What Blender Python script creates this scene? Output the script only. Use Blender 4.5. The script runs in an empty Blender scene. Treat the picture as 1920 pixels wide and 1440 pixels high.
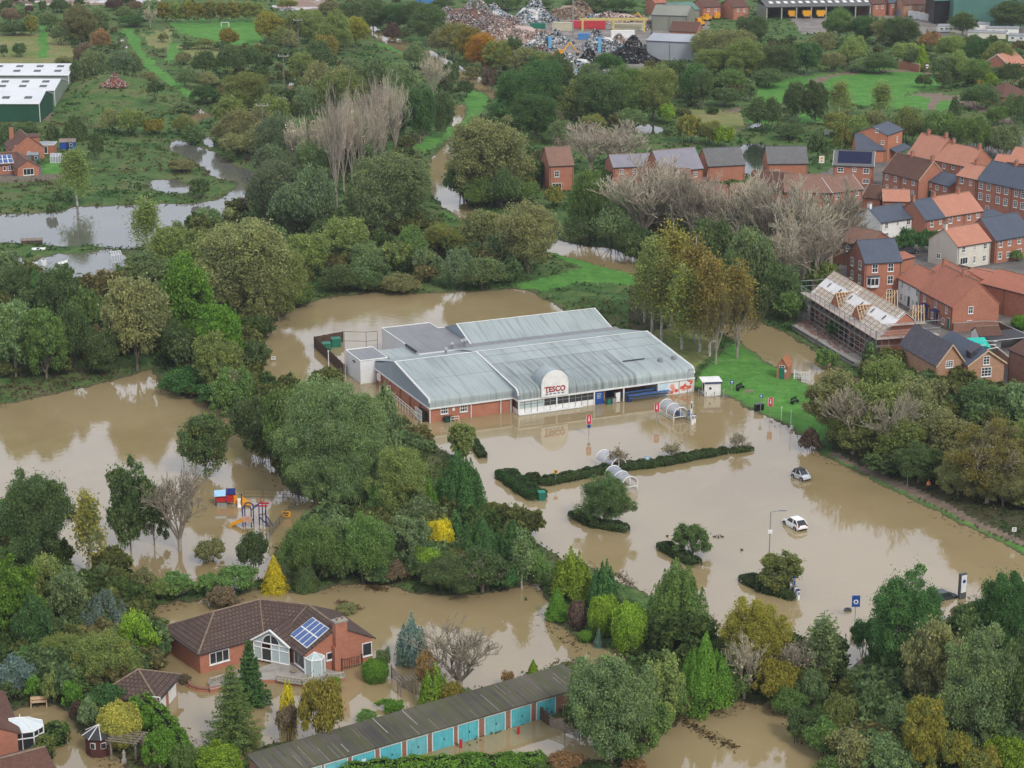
import bpy, math, random
import numpy as np
from mathutils import Vector, Matrix
SC = bpy.context.scene
COL = SC.collection
random.seed(7); RNG = np.random.default_rng(7)
R_ = math.radians
# ---------------------------------------------------------------- camera, sky, sun, exposure
FPX, PITCH, CAMH = 3880.0, R_(16.7), 100.8
cam = bpy.data.cameras.new('camera'); camo = bpy.data.objects.new('camera', cam); COL.objects.link(camo)
cam.sensor_fit = 'HORIZONTAL'; cam.angle = 2*math.atan(960/FPX); cam.clip_start = 1; cam.clip_end = 60000
camo.location = (0, 0, CAMH); camo.rotation_euler = (math.pi/2-PITCH, 0, 0)
SC.camera = camo
SUN_EL, SUN_AZ = R_(42), R_(150)      # azimuth clockwise from +Y: behind the camera, to the right
world = bpy.data.worlds.new('World'); SC.world = world; world.use_nodes = True
wn = world.node_tree.nodes; wl = world.node_tree.links; wn.clear()
sky = wn.new('ShaderNodeTexSky'); sky.sky_type = 'NISHITA'; sky.sun_disc = False
sky.sun_elevation = SUN_EL; sky.sun_rotation = SUN_AZ; sky.air_density = 1.5; sky.dust_density = 3
tc = wn.new('ShaderNodeTexCoord'); nz = wn.new('ShaderNodeTexNoise'); nz.inputs['Scale'].default_value = 3.0; nz.inputs['Detail'].default_value = 5
mpg = wn.new('ShaderNodeMapping'); mpg.inputs['Scale'].default_value = (1, 1, 3.0)
sep = wn.new('ShaderNodeSeparateXYZ'); cr = wn.new('ShaderNodeValToRGB'); e = cr.color_ramp.elements     # overcast: bright low sky, greyer overhead
e[0].position = .0; e[0].color = (5.9, 6.4, 7.4, 1); e[1].position = 1.0; e[1].color = (5.8, 5.9, 6.2, 1)
for ps, cc in ((.17, (7.0, 7.5, 8.4)), (.30, (9.4, 10.2, 12.2)), (.46, (11.4, 12.2, 14.4)), (.72, (7.0, 7.1, 7.4))): x = e.new(ps); x.color = (*cc, 1)
cl = wn.new('ShaderNodeValToRGB'); q = cl.color_ramp.elements; q[0].position = .3; q[0].color = (.84, .85, .87, 1); q[1].position = .7; q[1].color = (1.1, 1.09, 1.08, 1)
mc = wn.new('ShaderNodeMix'); mc.data_type = 'RGBA'; mc.blend_type = 'MULTIPLY'; mc.inputs[0].default_value = 1
mx = wn.new('ShaderNodeMix'); mx.data_type = 'RGBA'; mx.inputs[0].default_value = .9
bg = wn.new('ShaderNodeBackground'); bg.inputs['Strength'].default_value = .12
wo = wn.new('ShaderNodeOutputWorld')
wl.new(tc.outputs['Generated'], mpg.inputs[0]); wl.new(mpg.outputs[0], nz.inputs['Vector']); wl.new(nz.outputs[0], cl.inputs[0])
wl.new(tc.outputs['Generated'], sep.inputs[0]); wl.new(sep.outputs[2], cr.inputs[0]); wl.new(cr.outputs[0], mc.inputs[6]); wl.new(cl.outputs[0], mc.inputs[7])
wl.new(sky.outputs[0], mx.inputs[6]); wl.new(mc.outputs[2], mx.inputs[7]); wl.new(mx.outputs[2], bg.inputs[0]); wl.new(bg.outputs[0], wo.inputs[0])
sl = bpy.data.lights.new('sun', 'SUN'); sl.energy = 2.0; sl.angle = R_(12); sl.color = (1, .95, .87)
so = bpy.data.objects.new('sun', sl); COL.objects.link(so)
sd = Vector((math.sin(SUN_AZ)*math.cos(SUN_EL), math.cos(SUN_AZ)*math.cos(SUN_EL), math.sin(SUN_EL)))
so.rotation_euler = sd.to_track_quat('Z', 'Y').to_euler(); so.location = (0, -50, 200)
SC.view_settings.view_transform = 'Standard'; SC.view_settings.look = 'None'; SC.view_settings.gamma = 1
SC.view_settings.exposure = 0.0
SC.cycles.max_bounces = 7; SC.cycles.diffuse_bounces = 4; SC.cycles.glossy_bounces = 3; SC.cycles.transmission_bounces = 2
SC.cycles.caustics_reflective = False; SC.cycles.caustics_refractive = False

# ---------------------------------------------------------------- measuring the photograph: pixel -> point on a level plane
SP, CP = math.sin(PITCH), math.cos(PITCH)
def ray(px, py):
    x = (px-960)/FPX; v = (py-720)/FPX
    return Vector((x, CP-v*SP, -SP-v*CP))
def G(px, py, z=0.0):
    d = ray(px, py); t = (z-CAMH)/d.z
    return Vector((d.x*t, d.y*t, z))
def Gn(P, z=0.0):
    P = np.asarray(P, float); x = (P[:, 0]-960)/FPX; v = (P[:, 1]-720)/FPX
    dz = -SP-v*CP; t = (z-CAMH)/dz
    return np.stack([x*t, (CP-v*SP)*t], 1)
def S(py): return (FPX*SP+(py-720)*CP)/CAMH          # pixels per metre at ground row py
# ---------------------------------------------------------------- mesh builder
class MB:
    def __init__(s): s.v = []; s.f = []; s.m = []; s.mats = []
    def mi(s, m):
        if m not in s.mats: s.mats.append(m)
        return s.mats.index(m)
    def poly(s, pts, m):
        b = len(s.v); s.v += [tuple(p) for p in pts]; s.f.append(tuple(range(b, b+len(pts)))); s.m.append(s.mi(m)); return s
    def box(s, x0, x1, y0, y1, z0, z1, m, M=None):
        c = [Vector(p) for p in ((x0, y0, z0), (x1, y0, z0), (x1, y1, z0), (x0, y1, z0), (x0, y0, z1), (x1, y0, z1), (x1, y1, z1), (x0, y1, z1))]
        if M is not None: c = [M @ p for p in c]
        b = len(s.v); s.v += [tuple(p) for p in c]; k = s.mi(m)
        for q in ((0, 3, 2, 1), (4, 5, 6, 7), (0, 1, 5, 4), (1, 2, 6, 5), (2, 3, 7, 6), (3, 0, 4, 7)):
            s.f.append(tuple(b+i for i in q)); s.m.append(k)
        return s
    def prism(s, poly, z0, z1, m, mtop=None):
        n = len(poly); lo = [(p[0], p[1], z0) for p in poly]; hi = [(p[0], p[1], z1) for p in poly]
        a = sum(poly[i][0]*poly[(i+1) % n][1]-poly[(i+1) % n][0]*poly[i][1] for i in range(n))
        if a < 0: lo.reverse(); hi.reverse()
        b = len(s.v); s.v += lo+hi; k = s.mi(m)
        for i in range(n):
            j = (i+1) % n; s.f.append((b+i, b+j, b+n+j, b+n+i)); s.m.append(k)
        s.f.append(tuple(b+n+i for i in range(n))); s.m.append(s.mi(mtop or m))
        s.f.append(tuple(b+i for i in reversed(range(n)))); s.m.append(k); return s
    def slab(s, pts, t, m, mside=None):          # polygon pts (3D, ccw seen from above) thickened downwards by t
        n = len(pts); b = len(s.v); s.v += [tuple(p) for p in pts]+[(p[0], p[1], p[2]-t) for p in pts]
        k = s.mi(m); ks = s.mi(mside or m)
        s.f.append(tuple(range(b, b+n))); s.m.append(k); s.f.append(tuple(b+n+i for i in reversed(range(n)))); s.m.append(ks)
        for i in range(n):
            j = (i+1) % n; s.f.append((b+i, b+n+i, b+n+j, b+j)); s.m.append(ks)
        return s
    def tube(s, p, q, r, m, r2=None, n=6, cap=True):
        p = Vector(p); q = Vector(q); d = q-p
        if d.length < 1e-6: return s
        a = d.orthogonal().normalized(); c = d.normalized().cross(a); r2 = r if r2 is None else r2
        b = len(s.v); k = s.mi(m)
        for P, rr in ((p, r), (q, r2)):
            for i in range(n):
                t = 2*math.pi*i/n; s.v.append(tuple(P+(a*math.cos(t)+c*math.sin(t))*rr))
        for i in range(n):
            j = (i+1) % n; s.f.append((b+i, b+j, b+n+j, b+n+i)); s.m.append(k)
        if cap:
            s.f.append(tuple(b+i for i in reversed(range(n)))); s.m.append(k)
            s.f.append(tuple(b+n+i for i in range(n))); s.m.append(k)
        return s
    def mesh(s, name):
        me = bpy.data.meshes.new(name); me.from_pydata(s.v, [], s.f)
        for m in s.mats: me.materials.append(m)
        me.polygons.foreach_set('material_index', s.m); add_uv(me); me.update(); return me
    def build(s, name, parent=None, M=None):
        return obj(name, s.mesh(name), parent, M)
def add_uv(me):                                  # metres along / up each face
    nl = len(me.loops)
    uv = me.uv_layers.new(name='UVMap')
    out = np.empty((nl, 2), np.float32)
    vs = me.vertices
    for p in me.polygons:
        n = p.normal
        u = Vector((1, 0, 0)) if abs(n.z) > .995 else Vector((-n.y, n.x, 0)).normalized()
        v = n.cross(u)
        for li in p.loop_indices:
            co = vs[me.loops[li].vertex_index].co
            out[li] = (co.dot(u), co.dot(v))
    uv.data.foreach_set('uv', out.ravel())
def obj(name, me, parent=None, M=None):
    o = bpy.data.objects.new(name, me); COL.objects.link(o)
    if parent is not None: o.parent = parent
    if M is not None: o.matrix_local = M
    return o
def tag(o, label, cat, group=None, kind=None):
    if label: o['label'] = label
    if cat: o['category'] = cat
    if group: o['group'] = group
    if kind: o['kind'] = kind
    return o
def thing(name, label, cat, loc=(0, 0, 0), rz=0.0, group=None):
    o = bpy.data.objects.new(name, None); COL.objects.link(o); o.empty_display_size = .5
    o.location = loc; o.rotation_euler = (0, 0, rz); return tag(o, label, cat, group)
def struct(name, me): o = obj(name, me); o['kind'] = 'structure'; return o
def copy_tree(o, parent=None):
    c = o.copy(); COL.objects.link(c)
    if parent is not None:
        c.parent = parent; c.matrix_parent_inverse = o.matrix_parent_inverse.copy()
    for ch in list(o.children): copy_tree(ch, c)
    return c
# ---------------------------------------------------------------- materials
class NT:
    def __init__(s, name):
        s.m = bpy.data.materials.new(name); s.m.use_nodes = True; s.n = s.m.node_tree.nodes; s.l = s.m.node_tree.links
        s.b = s.n.get('Principled BSDF'); s.out = s.n.get('Material Output')
        s.b.inputs['Specular IOR Level'].default_value = .25
    def new(s, t, **k):
        x = s.n.new(t)
        for a, v in k.items():
            if a.startswith('i_'): x.inputs[a[2:].replace('_', ' ')].default_value = v
            else: setattr(x, a, v)
        return x
    def noise(s, scale, coord='Object', detail=4, dist=0.0, stretch=None, rough=.55):
        t = s.new('ShaderNodeTexCoord'); z = s.new('ShaderNodeTexNoise'); z.inputs['Scale'].default_value = scale
        z.inputs['Detail'].default_value = detail; z.inputs['Distortion'].default_value = dist; z.inputs['Roughness'].default_value = rough
        src = t.outputs[coord]
        if stretch:
            mp = s.new('ShaderNodeMapping'); mp.inputs['Scale'].default_value = stretch; s.l.new(src, mp.inputs[0]); src = mp.outputs[0]
        s.l.new(src, z.inputs['Vector']); return z.outputs[0]
    def rng(s, f, a, b, lo=0.0, hi=1.0):
        r = s.new('ShaderNodeMapRange'); s.l.new(f, r.inputs[0])
        for i, v in enumerate((a, b, lo, hi)): r.inputs[i+1].default_value = v
        return r.outputs[0]
    def mix(s, f, a, b, blend='MIX'):
        x = s.new('ShaderNodeMix', data_type='RGBA', blend_type=blend)
        for sock, val in ((x.inputs[0], f), (x.inputs[6], a), (x.inputs[7], b)):
            if isinstance(val, bpy.types.NodeSocket): s.l.new(val, sock)
            elif isinstance(val, (int, float)): sock.default_value = val
            else: sock.default_value = (*val, 1) if len(val) == 3 else val
        return x.outputs[2]
    def base(s, c): s.l.new(c, s.b.inputs['Base Color'])
    def bump(s, h, strength=.3, dist=.05):
        x = s.new('ShaderNodeBump'); x.inputs['Strength'].default_value = strength; x.inputs['Distance'].default_value = dist
        s.l.new(h, x.inputs['Height']); s.l.new(x.outputs[0], s.b.inputs['Normal'])
def dk(c, k): return tuple(x*k for x in c)
def mat(name, c, c2=None, scale=1.5, rough=.75, lo=.35, hi=.65, metal=0.0, grime=None, coord='Object', stretch=None):
    t = NT(name); c2 = c2 or dk(c, .78)
    col = t.mix(t.rng(t.noise(scale, coord, 5, stretch=stretch), lo, hi), c, c2)
    if grime:
        col = t.mix(t.rng(t.noise(grime[0], coord, 6, .5), grime[1], grime[2], 0, grime[3]), col, grime[4])
    t.base(col); t.b.inputs['Roughness'].default_value = rough; t.b.inputs['Metallic'].default_value = metal
    return t.m
def brick(name, c, c2, mort=(.35, .30, .26)):
    t = NT(name); tcn = t.new('ShaderNodeTexCoord')
    bt = t.new('ShaderNodeTexBrick'); bt.inputs['Scale'].default_value = 1; bt.inputs['Brick Width'].default_value = .46
    bt.inputs['Row Height'].default_value = .15; bt.inputs['Mortar Size'].default_value = .012; bt.inputs['Bias'].default_value = -.1
    bt.inputs['Color1'].default_value = (*c, 1); bt.inputs['Color2'].default_value = (*c2, 1); bt.inputs['Mortar'].default_value = (*mort, 1)
    t.l.new(tcn.outputs['UV'], bt.inputs['Vector'])
    col = t.mix(t.rng(t.noise(.7, 'Object', 6), .35, .7, 0, .45), bt.outputs[0], dk(c, .62))
    col = t.mix(t.rng(t.noise(4, 'Object', 3), .45, .75, 0, .3), col, tuple(min(1, x*1.35) for x in c))
    t.base(col); t.b.inputs['Roughness'].default_value = .85
    return t.m
def tiles(name, c, c2, w=.3, h=.3, moss=None, gap=.35):
    t = NT(name); tcn = t.new('ShaderNodeTexCoord')
    bt = t.new('ShaderNodeTexBrick'); bt.inputs['Scale'].default_value = 1; bt.inputs['Brick Width'].default_value = w
    bt.inputs['Row Height'].default_value = h; bt.inputs['Mortar Size'].default_value = h*.12; bt.inputs['Mortar Smooth'].default_value = .6
    bt.offset = .5; bt.inputs['Color1'].default_value = (*c, 1); bt.inputs['Color2'].default_value = (*c2, 1); bt.inputs['Mortar'].default_value = (*dk(c, gap), 1)
    t.l.new(tcn.outputs['UV'], bt.inputs['Vector'])
    col = t.mix(t.rng(t.noise(.5, 'Object', 6), .35, .7, 0, .5), bt.outputs[0], dk(c2, .75))
    if moss: col = t.mix(t.rng(t.noise(.9, 'Object', 7, .4), moss[0], moss[0]+.15, 0, moss[1]), col, moss[2])
    t.base(col); t.b.inputs['Roughness'].default_value = .8; t.bump(bt.outputs['Fac'], .4, .04)
    return t.m
def ribbed(name, c, c2, pitch=.45, grime=(.05, .05, .045), lo=.5, hi=.8, amt=.6, rough=.5, stretch=(1, 1, 1)):
    t = NT(name); tcn = t.new('ShaderNodeTexCoord'); sx = t.new('ShaderNodeSeparateXYZ'); t.l.new(tcn.outputs['UV'], sx.inputs[0])
    w = t.new('ShaderNodeMath', operation='MULTIPLY'); t.l.new(sx.outputs[0], w.inputs[0]); w.inputs[1].default_value = 2*math.pi/pitch
    sn = t.new('ShaderNodeMath', operation='SINE'); t.l.new(w.outputs[0], sn.inputs[0])
    rib = t.rng(sn.outputs[0], .3, 1)
    mp = t.new('ShaderNodeMapping'); mp.inputs['Scale'].default_value = (1.6, .10, 1); t.l.new(tcn.outputs['UV'], mp.inputs[0])
    z = t.new('ShaderNodeTexNoise'); z.inputs['Scale'].default_value = 1.0; z.inputs['Detail'].default_value = 6; t.l.new(mp.outputs[0], z.inputs[0])
    col = t.mix(t.rng(t.noise(.12, 'Object', 5), .35, .65), c, c2)
    col = t.mix(t.rng(z.outputs[0], lo, hi, 0, amt), col, grime)
    col = t.mix(t.rng(rib, 0, 1, 0, .11), col, dk(c2, .6))
    t.base(col); t.b.inputs['Roughness'].default_value = rough; t.bump(sn.outputs[0], .25, .03)
    return t.m
m_white = mat('white_paint', (.78, .78, .76), (.66, .66, .64), 1.2, .5)
m_whitew = mat('white_wall', (.80, .79, .76), (.70, .69, .65), .6, .7, grime=(2.5, .62, .75, .35, (.30, .29, .27)))
m_cream = mat('cream_render', (.66, .62, .52), (.58, .54, .45), .4, .8)
m_glass = NT('window_glass'); m_glass.b.inputs['Base Color'].default_value = (.03, .035, .04, 1); m_glass.b.inputs['Roughness'].default_value = .08; m_glass.b.inputs['Specular IOR Level'].default_value = .6; m_glass = m_glass.m
m_paleglass = NT('pale_glass'); m_paleglass.b.inputs['Base Color'].default_value = (.42, .5, .5, 1); m_paleglass.b.inputs['Roughness'].default_value = .12; m_paleglass = m_paleglass.m
m_brick = brick('red_brick', (.44, .155, .085), (.36, .12, .065))
m_brickd = brick('dark_and_shaded_brick', (.27, .085, .05), (.19, .06, .04))
m_brickb = brick('bright_brick', (.54, .19, .085), (.46, .15, .07))
m_bricky = brick('buff_brick', (.46, .25, .14), (.36, .17, .09))
m_brick_old = brick('old_brick', (.30, .13, .08), (.20, .09, .065))
m_salmon = tiles('salmon_tile', (.56, .26, .175), (.50, .22, .145), gap=.62)
m_redtile = tiles('red_tile', (.47, .185, .12), (.40, .15, .095), gap=.58)
m_dull = tiles('dull_brown_tile', (.31, .18, .135), (.24, .135, .10), gap=.55)
m_slate = tiles('blue_slate', (.105, .125, .165), (.085, .10, .135), .3, .25, gap=.7)
m_slatep = tiles('worn_slate', (.135, .125, .15), (.085, .08, .10), .3, .25, gap=.6)
m_greytile = tiles('grey_tile', (.20, .20, .20), (.15, .15, .15), .35, .35, gap=.45)
m_browntile = tiles('brown_tile', (.135, .09, .072), (.095, .062, .05), .5, .55, gap=.18, moss=(.62, .5, (.16, .14, .09)))
m_brown2 = tiles('brown_small_tile', (.17, .085, .06), (.12, .06, .045), .3, .3, gap=.5, moss=(.66, .5, (.2, .15, .11)))
m_ridge = mat('ridge_tile', (.27, .20, .14), (.18, .13, .09), 2)
m_lead = mat('dark_trim', (.05, .05, .055), None, 2, .6)
m_black = mat('black_plastic', (.012, .012, .014), None, 2, .4)
m_grey = mat('grey_metal', (.33, .34, .35), (.25, .26, .27), 1, .4, metal=.3)
m_dgrey = mat('dark_grey_metal', (.10, .105, .11), None, 1, .5)
m_galv = mat('galvanised_steel', (.42, .43, .43), (.3, .3, .3), 3, .4, metal=.5)
m_wood = mat('brown_timber', (.12, .075, .05), (.07, .045, .035), 2, .85)
m_palewood = mat('pale_timber', (.62, .46, .29), (.48, .34, .21), 2, .8)
m_oldwood = mat('grey_timber', (.26, .22, .18), (.16, .135, .11), 2, .9)
m_blue = mat('blue_paint', (.02, .08, .32), None, 2, .45)
m_navy = mat('navy_paint', (.015, .03, .16), None, 2, .45)
m_red = mat('red_paint', (.50, .03, .03), None, 2, .45)
m_pinkred = mat('sign_red', (.62, .05, .09), None, 2, .4)
m_yellow = mat('yellow_paint', (.75, .36, .02), None, 2, .45)
m_green = mat('green_paint', (.02, .17, .11), None, 2, .45)
m_teal = mat('turquoise_paint', (.12, .50, .56), (.09, .42, .48), 1.5, .55, grime=(3, .6, .75, .35, (.10, .27, .28)))
m_concrete = mat('concrete', (.38, .35, .31), (.27, .25, .22), 1.2, .9)
m_tar = mat('asphalt', (.085, .085, .09), (.06, .06, .065), .5, .9)
m_rubber = mat('rubber', (.015, .015, .015), None, 3, .8)
m_solar = NT('solar_cells'); m_solar.b.inputs['Base Color'].default_value = (.012, .016, .05, 1); m_solar.b.inputs['Roughness'].default_value = .15; m_solar = m_solar.m
def solar_blue():
    t = NT('blue_solar_cells'); t.base(t.mix(t.rng(t.noise(3, 'Object', 3), .4, .6), (.05, .10, .26), (.07, .13, .31))); t.b.inputs['Roughness'].default_value = .2; return t.m
m_solarb = solar_blue()
def bark(name, c, c2, scale=2.5): return mat(name, c, c2, scale, .9, stretch=(1, 1, .35))
m_bark = bark('bark', (.11, .095, .07), (.05, .045, .035))
m_birch = bark('birch_bark', (.60, .57, .51), (.22, .20, .17), 2.0)
m_palebark = bark('pale_bark', (.36, .31, .25), (.24, .20, .16))
def twigmat():
    t = NT('twigs'); oi = t.new('ShaderNodeObjectInfo')
    col = t.mix(t.rng(t.noise(.8, 'Object', 3), .3, .7, 0, .45), oi.outputs['Color'], (.07, .06, .05)); t.base(col); t.b.inputs['Roughness'].default_value = .9; return t.m
m_twig = twigmat()
def leafmat():
    t = NT('leaves'); t.n.remove(t.b); oi = t.new('ShaderNodeObjectInfo'); at = t.new('ShaderNodeAttribute', attribute_name='rnd')
    k = t.rng(at.outputs['Fac'], 0, 1, .5, 1.5)
    dark = t.mix(1.0, oi.outputs['Color'], (.58, .62, .57), 'MULTIPLY')
    lite = t.mix(1.0, oi.outputs['Color'], (1.62, 1.56, 1.42), 'MULTIPLY')
    col = t.mix(at.outputs['Fac'], dark, lite)
    nzv = t.noise(.42, 'Object', 3, .3)
    col = t.mix(t.rng(t.noise(.9, 'Object', 4), .40, .62, 0, .5), col, t.mix(1.0, col, (.62, .70, .66), 'MULTIPLY'))
    col = t.mix(t.rng(nzv, .42, .66, 0, .6), col, t.mix(1.0, col, (1.30, 1.18, .88), 'MULTIPLY'))
    ad = t.new('ShaderNodeMath', operation='MULTIPLY_ADD'); t.l.new(at.outputs['Fac'], ad.inputs[0]); ad.inputs[1].default_value = .25
    t.l.new(t.noise(.30, 'Object', 3, .2), ad.inputs[2])
    inv = t.new('ShaderNodeMath', operation='SUBTRACT'); inv.inputs[0].default_value = 1.0; t.l.new(oi.outputs['Alpha'], inv.inputs[1])
    sb = t.new('ShaderNodeMath', operation='SUBTRACT'); t.l.new(ad.outputs[0], sb.inputs[0]); t.l.new(inv.outputs[0], sb.inputs[1])
    aut = t.mix(at.outputs['Fac'], (.27, .235, .05), (.46, .40, .08))
    col = t.mix(t.rng(sb.outputs[0], 0.0, .12, 0, .9), col, aut)
    hs = t.new('ShaderNodeHueSaturation'); hs.inputs['Saturation'].default_value = 1.02; t.l.new(col, hs.inputs['Color'])
    t.l.new(t.rng(oi.outputs['Random'], 0, 1, .487, .507), hs.inputs['Hue']); t.l.new(t.rng(oi.outputs['Random'], 0, 1, .85, 1.15), hs.inputs['Value'])
    d = t.new('ShaderNodeBsdfDiffuse'); tr = t.new('ShaderNodeBsdfTranslucent'); ms = t.new('ShaderNodeMixShader'); ms.inputs[0].default_value = .48
    t.l.new(hs.outputs[0], d.inputs[0]); t.l.new(hs.outputs[0], tr.inputs[0]); t.l.new(d.outputs[0], ms.inputs[1]); t.l.new(tr.outputs[0], ms.inputs[2]); t.l.new(ms.outputs[0], t.out.inputs[0])
    return t.m
m_leaf = leafmat()
# ---------------------------------------------------------------- terrain: outlines measured on the photograph, laid on the ground plane
WET = [
 # left lake with the playground
 [(-700,785),(-200,775),(0,763),(60,750),(130,735),(200,716),(245,703),(292,690),(286,712),(300,733),(340,745),(385,754),(430,770),(470,815),(505,850),(515,885),(535,915),(570,930),(640,958),(662,978),(600,990),(560,1000),(520,1030),(500,1085),(440,1105),(380,1095),(330,1118),(285,1090),(200,1085),(150,1100),(110,1010),(60,930),(0,935),(-200,980),(-700,1000)],
 # garden and drive round the bungalow
 [(268,1155),(330,1128),(390,1122),(420,1140),(480,1106),(560,1112),(640,1100),(700,1093),(760,1110),(860,1120),(930,1112),(1000,1098),(1032,1120),(1040,1170),(1085,1205),(1150,1220),(1195,1238),(1060,1245),(1000,1262),(900,1300),(830,1320),(740,1352),(650,1375),(600,1400),(520,1395),(430,1430),(352,1412),(320,1375),(296,1345),(270,1330),(298,1290),(310,1250),(300,1200)],
 [(30,1325),(100,1315),(130,1345),(160,1375),(180,1395),(215,1410),(230,1440),(260,1475),(60,1475),(0,1400)],
 # car park, supermarket, pond behind it
 [(470,690),(495,650),(520,605),(565,572),(640,556),(700,551),(760,552),(900,549),(960,543),(1000,548),(1040,572),(1060,590),(1080,640),(1200,680),(1306,735),(1330,742),(1362,748),(1420,776),(1480,800),(1530,846),(1600,884),(1700,934),(1800,980),(1920,1042),(2100,1130),(2500,1330),(2300,1330),(2000,1150),(1900,1115),(1800,1135),(1700,1190),(1640,1225),(1600,1242),(1560,1260),(1400,1230),(1320,1190),(1240,1120),(1180,1100),(1100,1060),(1040,1042),(1000,1015),(940,985),(905,930),(890,870),(850,850),(770,815),(720,790),(690,760),(640,735),(560,725),(510,735),(480,715)],
 # river
 [(690,45),(720,60),(755,76),(812,98),(862,125),(905,148),(925,168),(925,185),(905,172),(880,160),(845,140),(800,118),(740,88),(705,75)],
 [(846,205),(870,192),(872,205),(868,222),(850,240)],
 [(862,258),(872,275),(850,300),(838,320),(842,340),(862,370),(880,392),(905,410),(930,425),(980,438),(1030,446),(1075,458),(1145,468),(1190,480),(1240,515),(1300,560),(1400,590),(1450,615),(1500,645),(1545,672),(1640,735),(1600,760),(1540,735),(1495,703),(1440,677),(1386,638),(1340,612),(1260,574),(1200,518),(1160,507),(1100,490),(1030,473),(960,455),(900,435),(856,405),(828,385),(802,355),(794,340),(805,312),(815,290),(835,272)],
 # left pond and its streams
 [(-500,408),(0,404),(60,402),(110,399),(140,389),(240,386),(300,384),(355,384),(398,378),(425,368),(440,352),(448,342),(426,338),(402,330),(384,314),(364,303),(340,293),(316,276),(330,262),(362,274),(392,284),(420,300),(440,314),(474,322),(492,334),(490,356),(462,385),(430,402),(402,416),(350,428),(330,440),(310,456),(240,467),(180,460),(120,463),(60,456),(0,453),(-500,455)],[(72,487),(110,476),(150,480),(200,470),(236,478),(240,520),(185,521),(150,512),(120,524),(84,514)],[(0,488),(40,484),(50,500),(0,506)],
 [(548,135),(556,133),(552,155),(545,180),(540,205),(534,208),(540,175)],[(368,198),(376,203),(392,218),(398,222),(384,220),(374,210)],[(303,170),(316,168),(322,180),(312,185),(306,180)],[(360,218),(376,214),(378,224),(364,230)],[(382,262),(394,256),(397,276),(388,272)],[(228,72),(236,82),(240,92),(235,93),(229,80)],
 [(280,340),(330,336),(356,352),(352,362),(310,362),(282,352)],
 # pond beyond the new houses
 [(1392,272),(1420,270),(1452,275),(1456,300),(1440,326),(1392,328)],[(1185,238),(1215,234),(1245,240),(1240,250),(1195,250)],
 [(1400,232),(1425,230),(1430,236),(1405,240)],
 # flooded lane at the bottom right, garage court
 [(1190,1410),(1240,1375),(1290,1348),(1380,1318),(1450,1316),(1500,1348),(1535,1400),(1570,1440),(1600,1620),(1120,1620),(1150,1470)],
 [(560,1460),(700,1420),(880,1385),(1000,1350),(1060,1345),(1110,1365),(1180,1402),(1140,1425),(1000,1440),(760,1500),(560,1520)],
 [(130,612),(200,604),(205,636),(150,645)],[(1555,1262),(1600,1245),(1612,1262),(1580,1300)],
]
LAWN = [
 [(318,46),(330,42),(470,38),(492,45),(490,84),(445,90),(400,84),(340,66)],[(225,57),(240,55),(262,72),(266,95),(300,130),(330,155),(352,178),(368,190),(360,194),(338,182),(305,155),(268,125),(250,98),(240,72)],
 [(318,85),(335,83),(336,108),(316,122),(312,112)],
 [(1418,166),(1480,150),(1560,140),(1640,134),(1704,132),(1722,140),(1755,152),(1765,165),(1700,178),(1690,186),(1752,180),(1775,186),(1748,208),(1690,208),(1560,192),(1500,205),(1420,192)],
 [(872,170),(915,170),(918,190),(905,212),(862,252),(795,286),(770,282),(800,262),(862,228),(868,205)],
 [(700,75),(718,80),(770,98),(760,104),(715,92)],
 [(1020,462),(1100,484),(1190,516),(1215,535),(1180,540),(1100,535),(1010,548),(965,538),(1050,520),(1090,505),(1050,484),(1010,474)],
 [(830,395),(880,412),(900,425),(880,425),(838,408)],
 [(1300,725),(1320,700),(1380,640),(1392,640),(1440,682),(1496,712),(1560,715),(1560,800),(1530,842),(1480,799),(1420,775),(1365,746),(1330,738)],
 [(1530,848),(1545,848),(1620,885),(1720,936),(1820,985),(1940,1040),(1930,1047),(1800,982),(1700,936),(1600,887)],
 [(82,312),(112,309),(116,334),(82,338)],[(75,50),(88,48),(92,110),(70,112)],
 [(1425,196),(1450,192),(1460,235),(1400,232)],[(1500,208),(1548,212),(1542,232),(1500,232)],[(1740,193),(1775,188),(1800,205),(1760,215)],
 [(150,1425),(200,1418),(230,1440),(160,1470)],
]
MEADOW = [[(-300,60),(70,65),(130,70),(140,133),(-300,140)],[(268,70),(320,55),(320,80),(340,90),(320,95),(280,90)],[(1180,640),(1330,600),(1345,655),(1300,700),(1240,690)],[(420,80),(490,84),(480,110),(340,110),(340,90)],[(1280,210),(1390,215),(1400,250),(1300,262)]]
PATH = [
 [(1515,152),(1560,142),(1640,136),(1700,134),(1742,134),(1745,142),(1722,140),(1640,140),(1560,147),(1540,160),(1520,162)],
 [(1690,180),(1735,176),(1790,182),(1850,205),(1905,235),(1900,243),(1840,215),(1790,194),(1762,192),(1748,212),(1738,210),(1748,190),(1730,184)],
 [(1355,212),(1388,205),(1390,211),(1365,217)],
 [(1560,850),(1640,885),(1740,930),(1840,982),(1940,1028),(1940,1036),(1830,988),(1730,940),(1630,892),(1550,852)],
 [(1590,1240),(1620,1242),(1660,1285),(1700,1330),(1680,1335),(1640,1300)],
 [(80,205),(108,215),(84,232),(78,230)],
 [(1395,738),(1410,735),(1415,740),(1400,743)],[(1500,768),(1520,762),(1530,772),(1505,774)],
 [(560,1250),(700,1255),(690,1290),(600,1290)],
]
YARD = [[(830,42),(1330,30),(1320,110),(1250,110),(1180,140),(1050,140),(1000,95),(900,75),(840,62)],[(1470,15),(1930,0),(2000,60),(1900,70),(1760,75),(1640,62),(1500,66)],[(1600,165)]]
YARD = YARD[:2]
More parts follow.
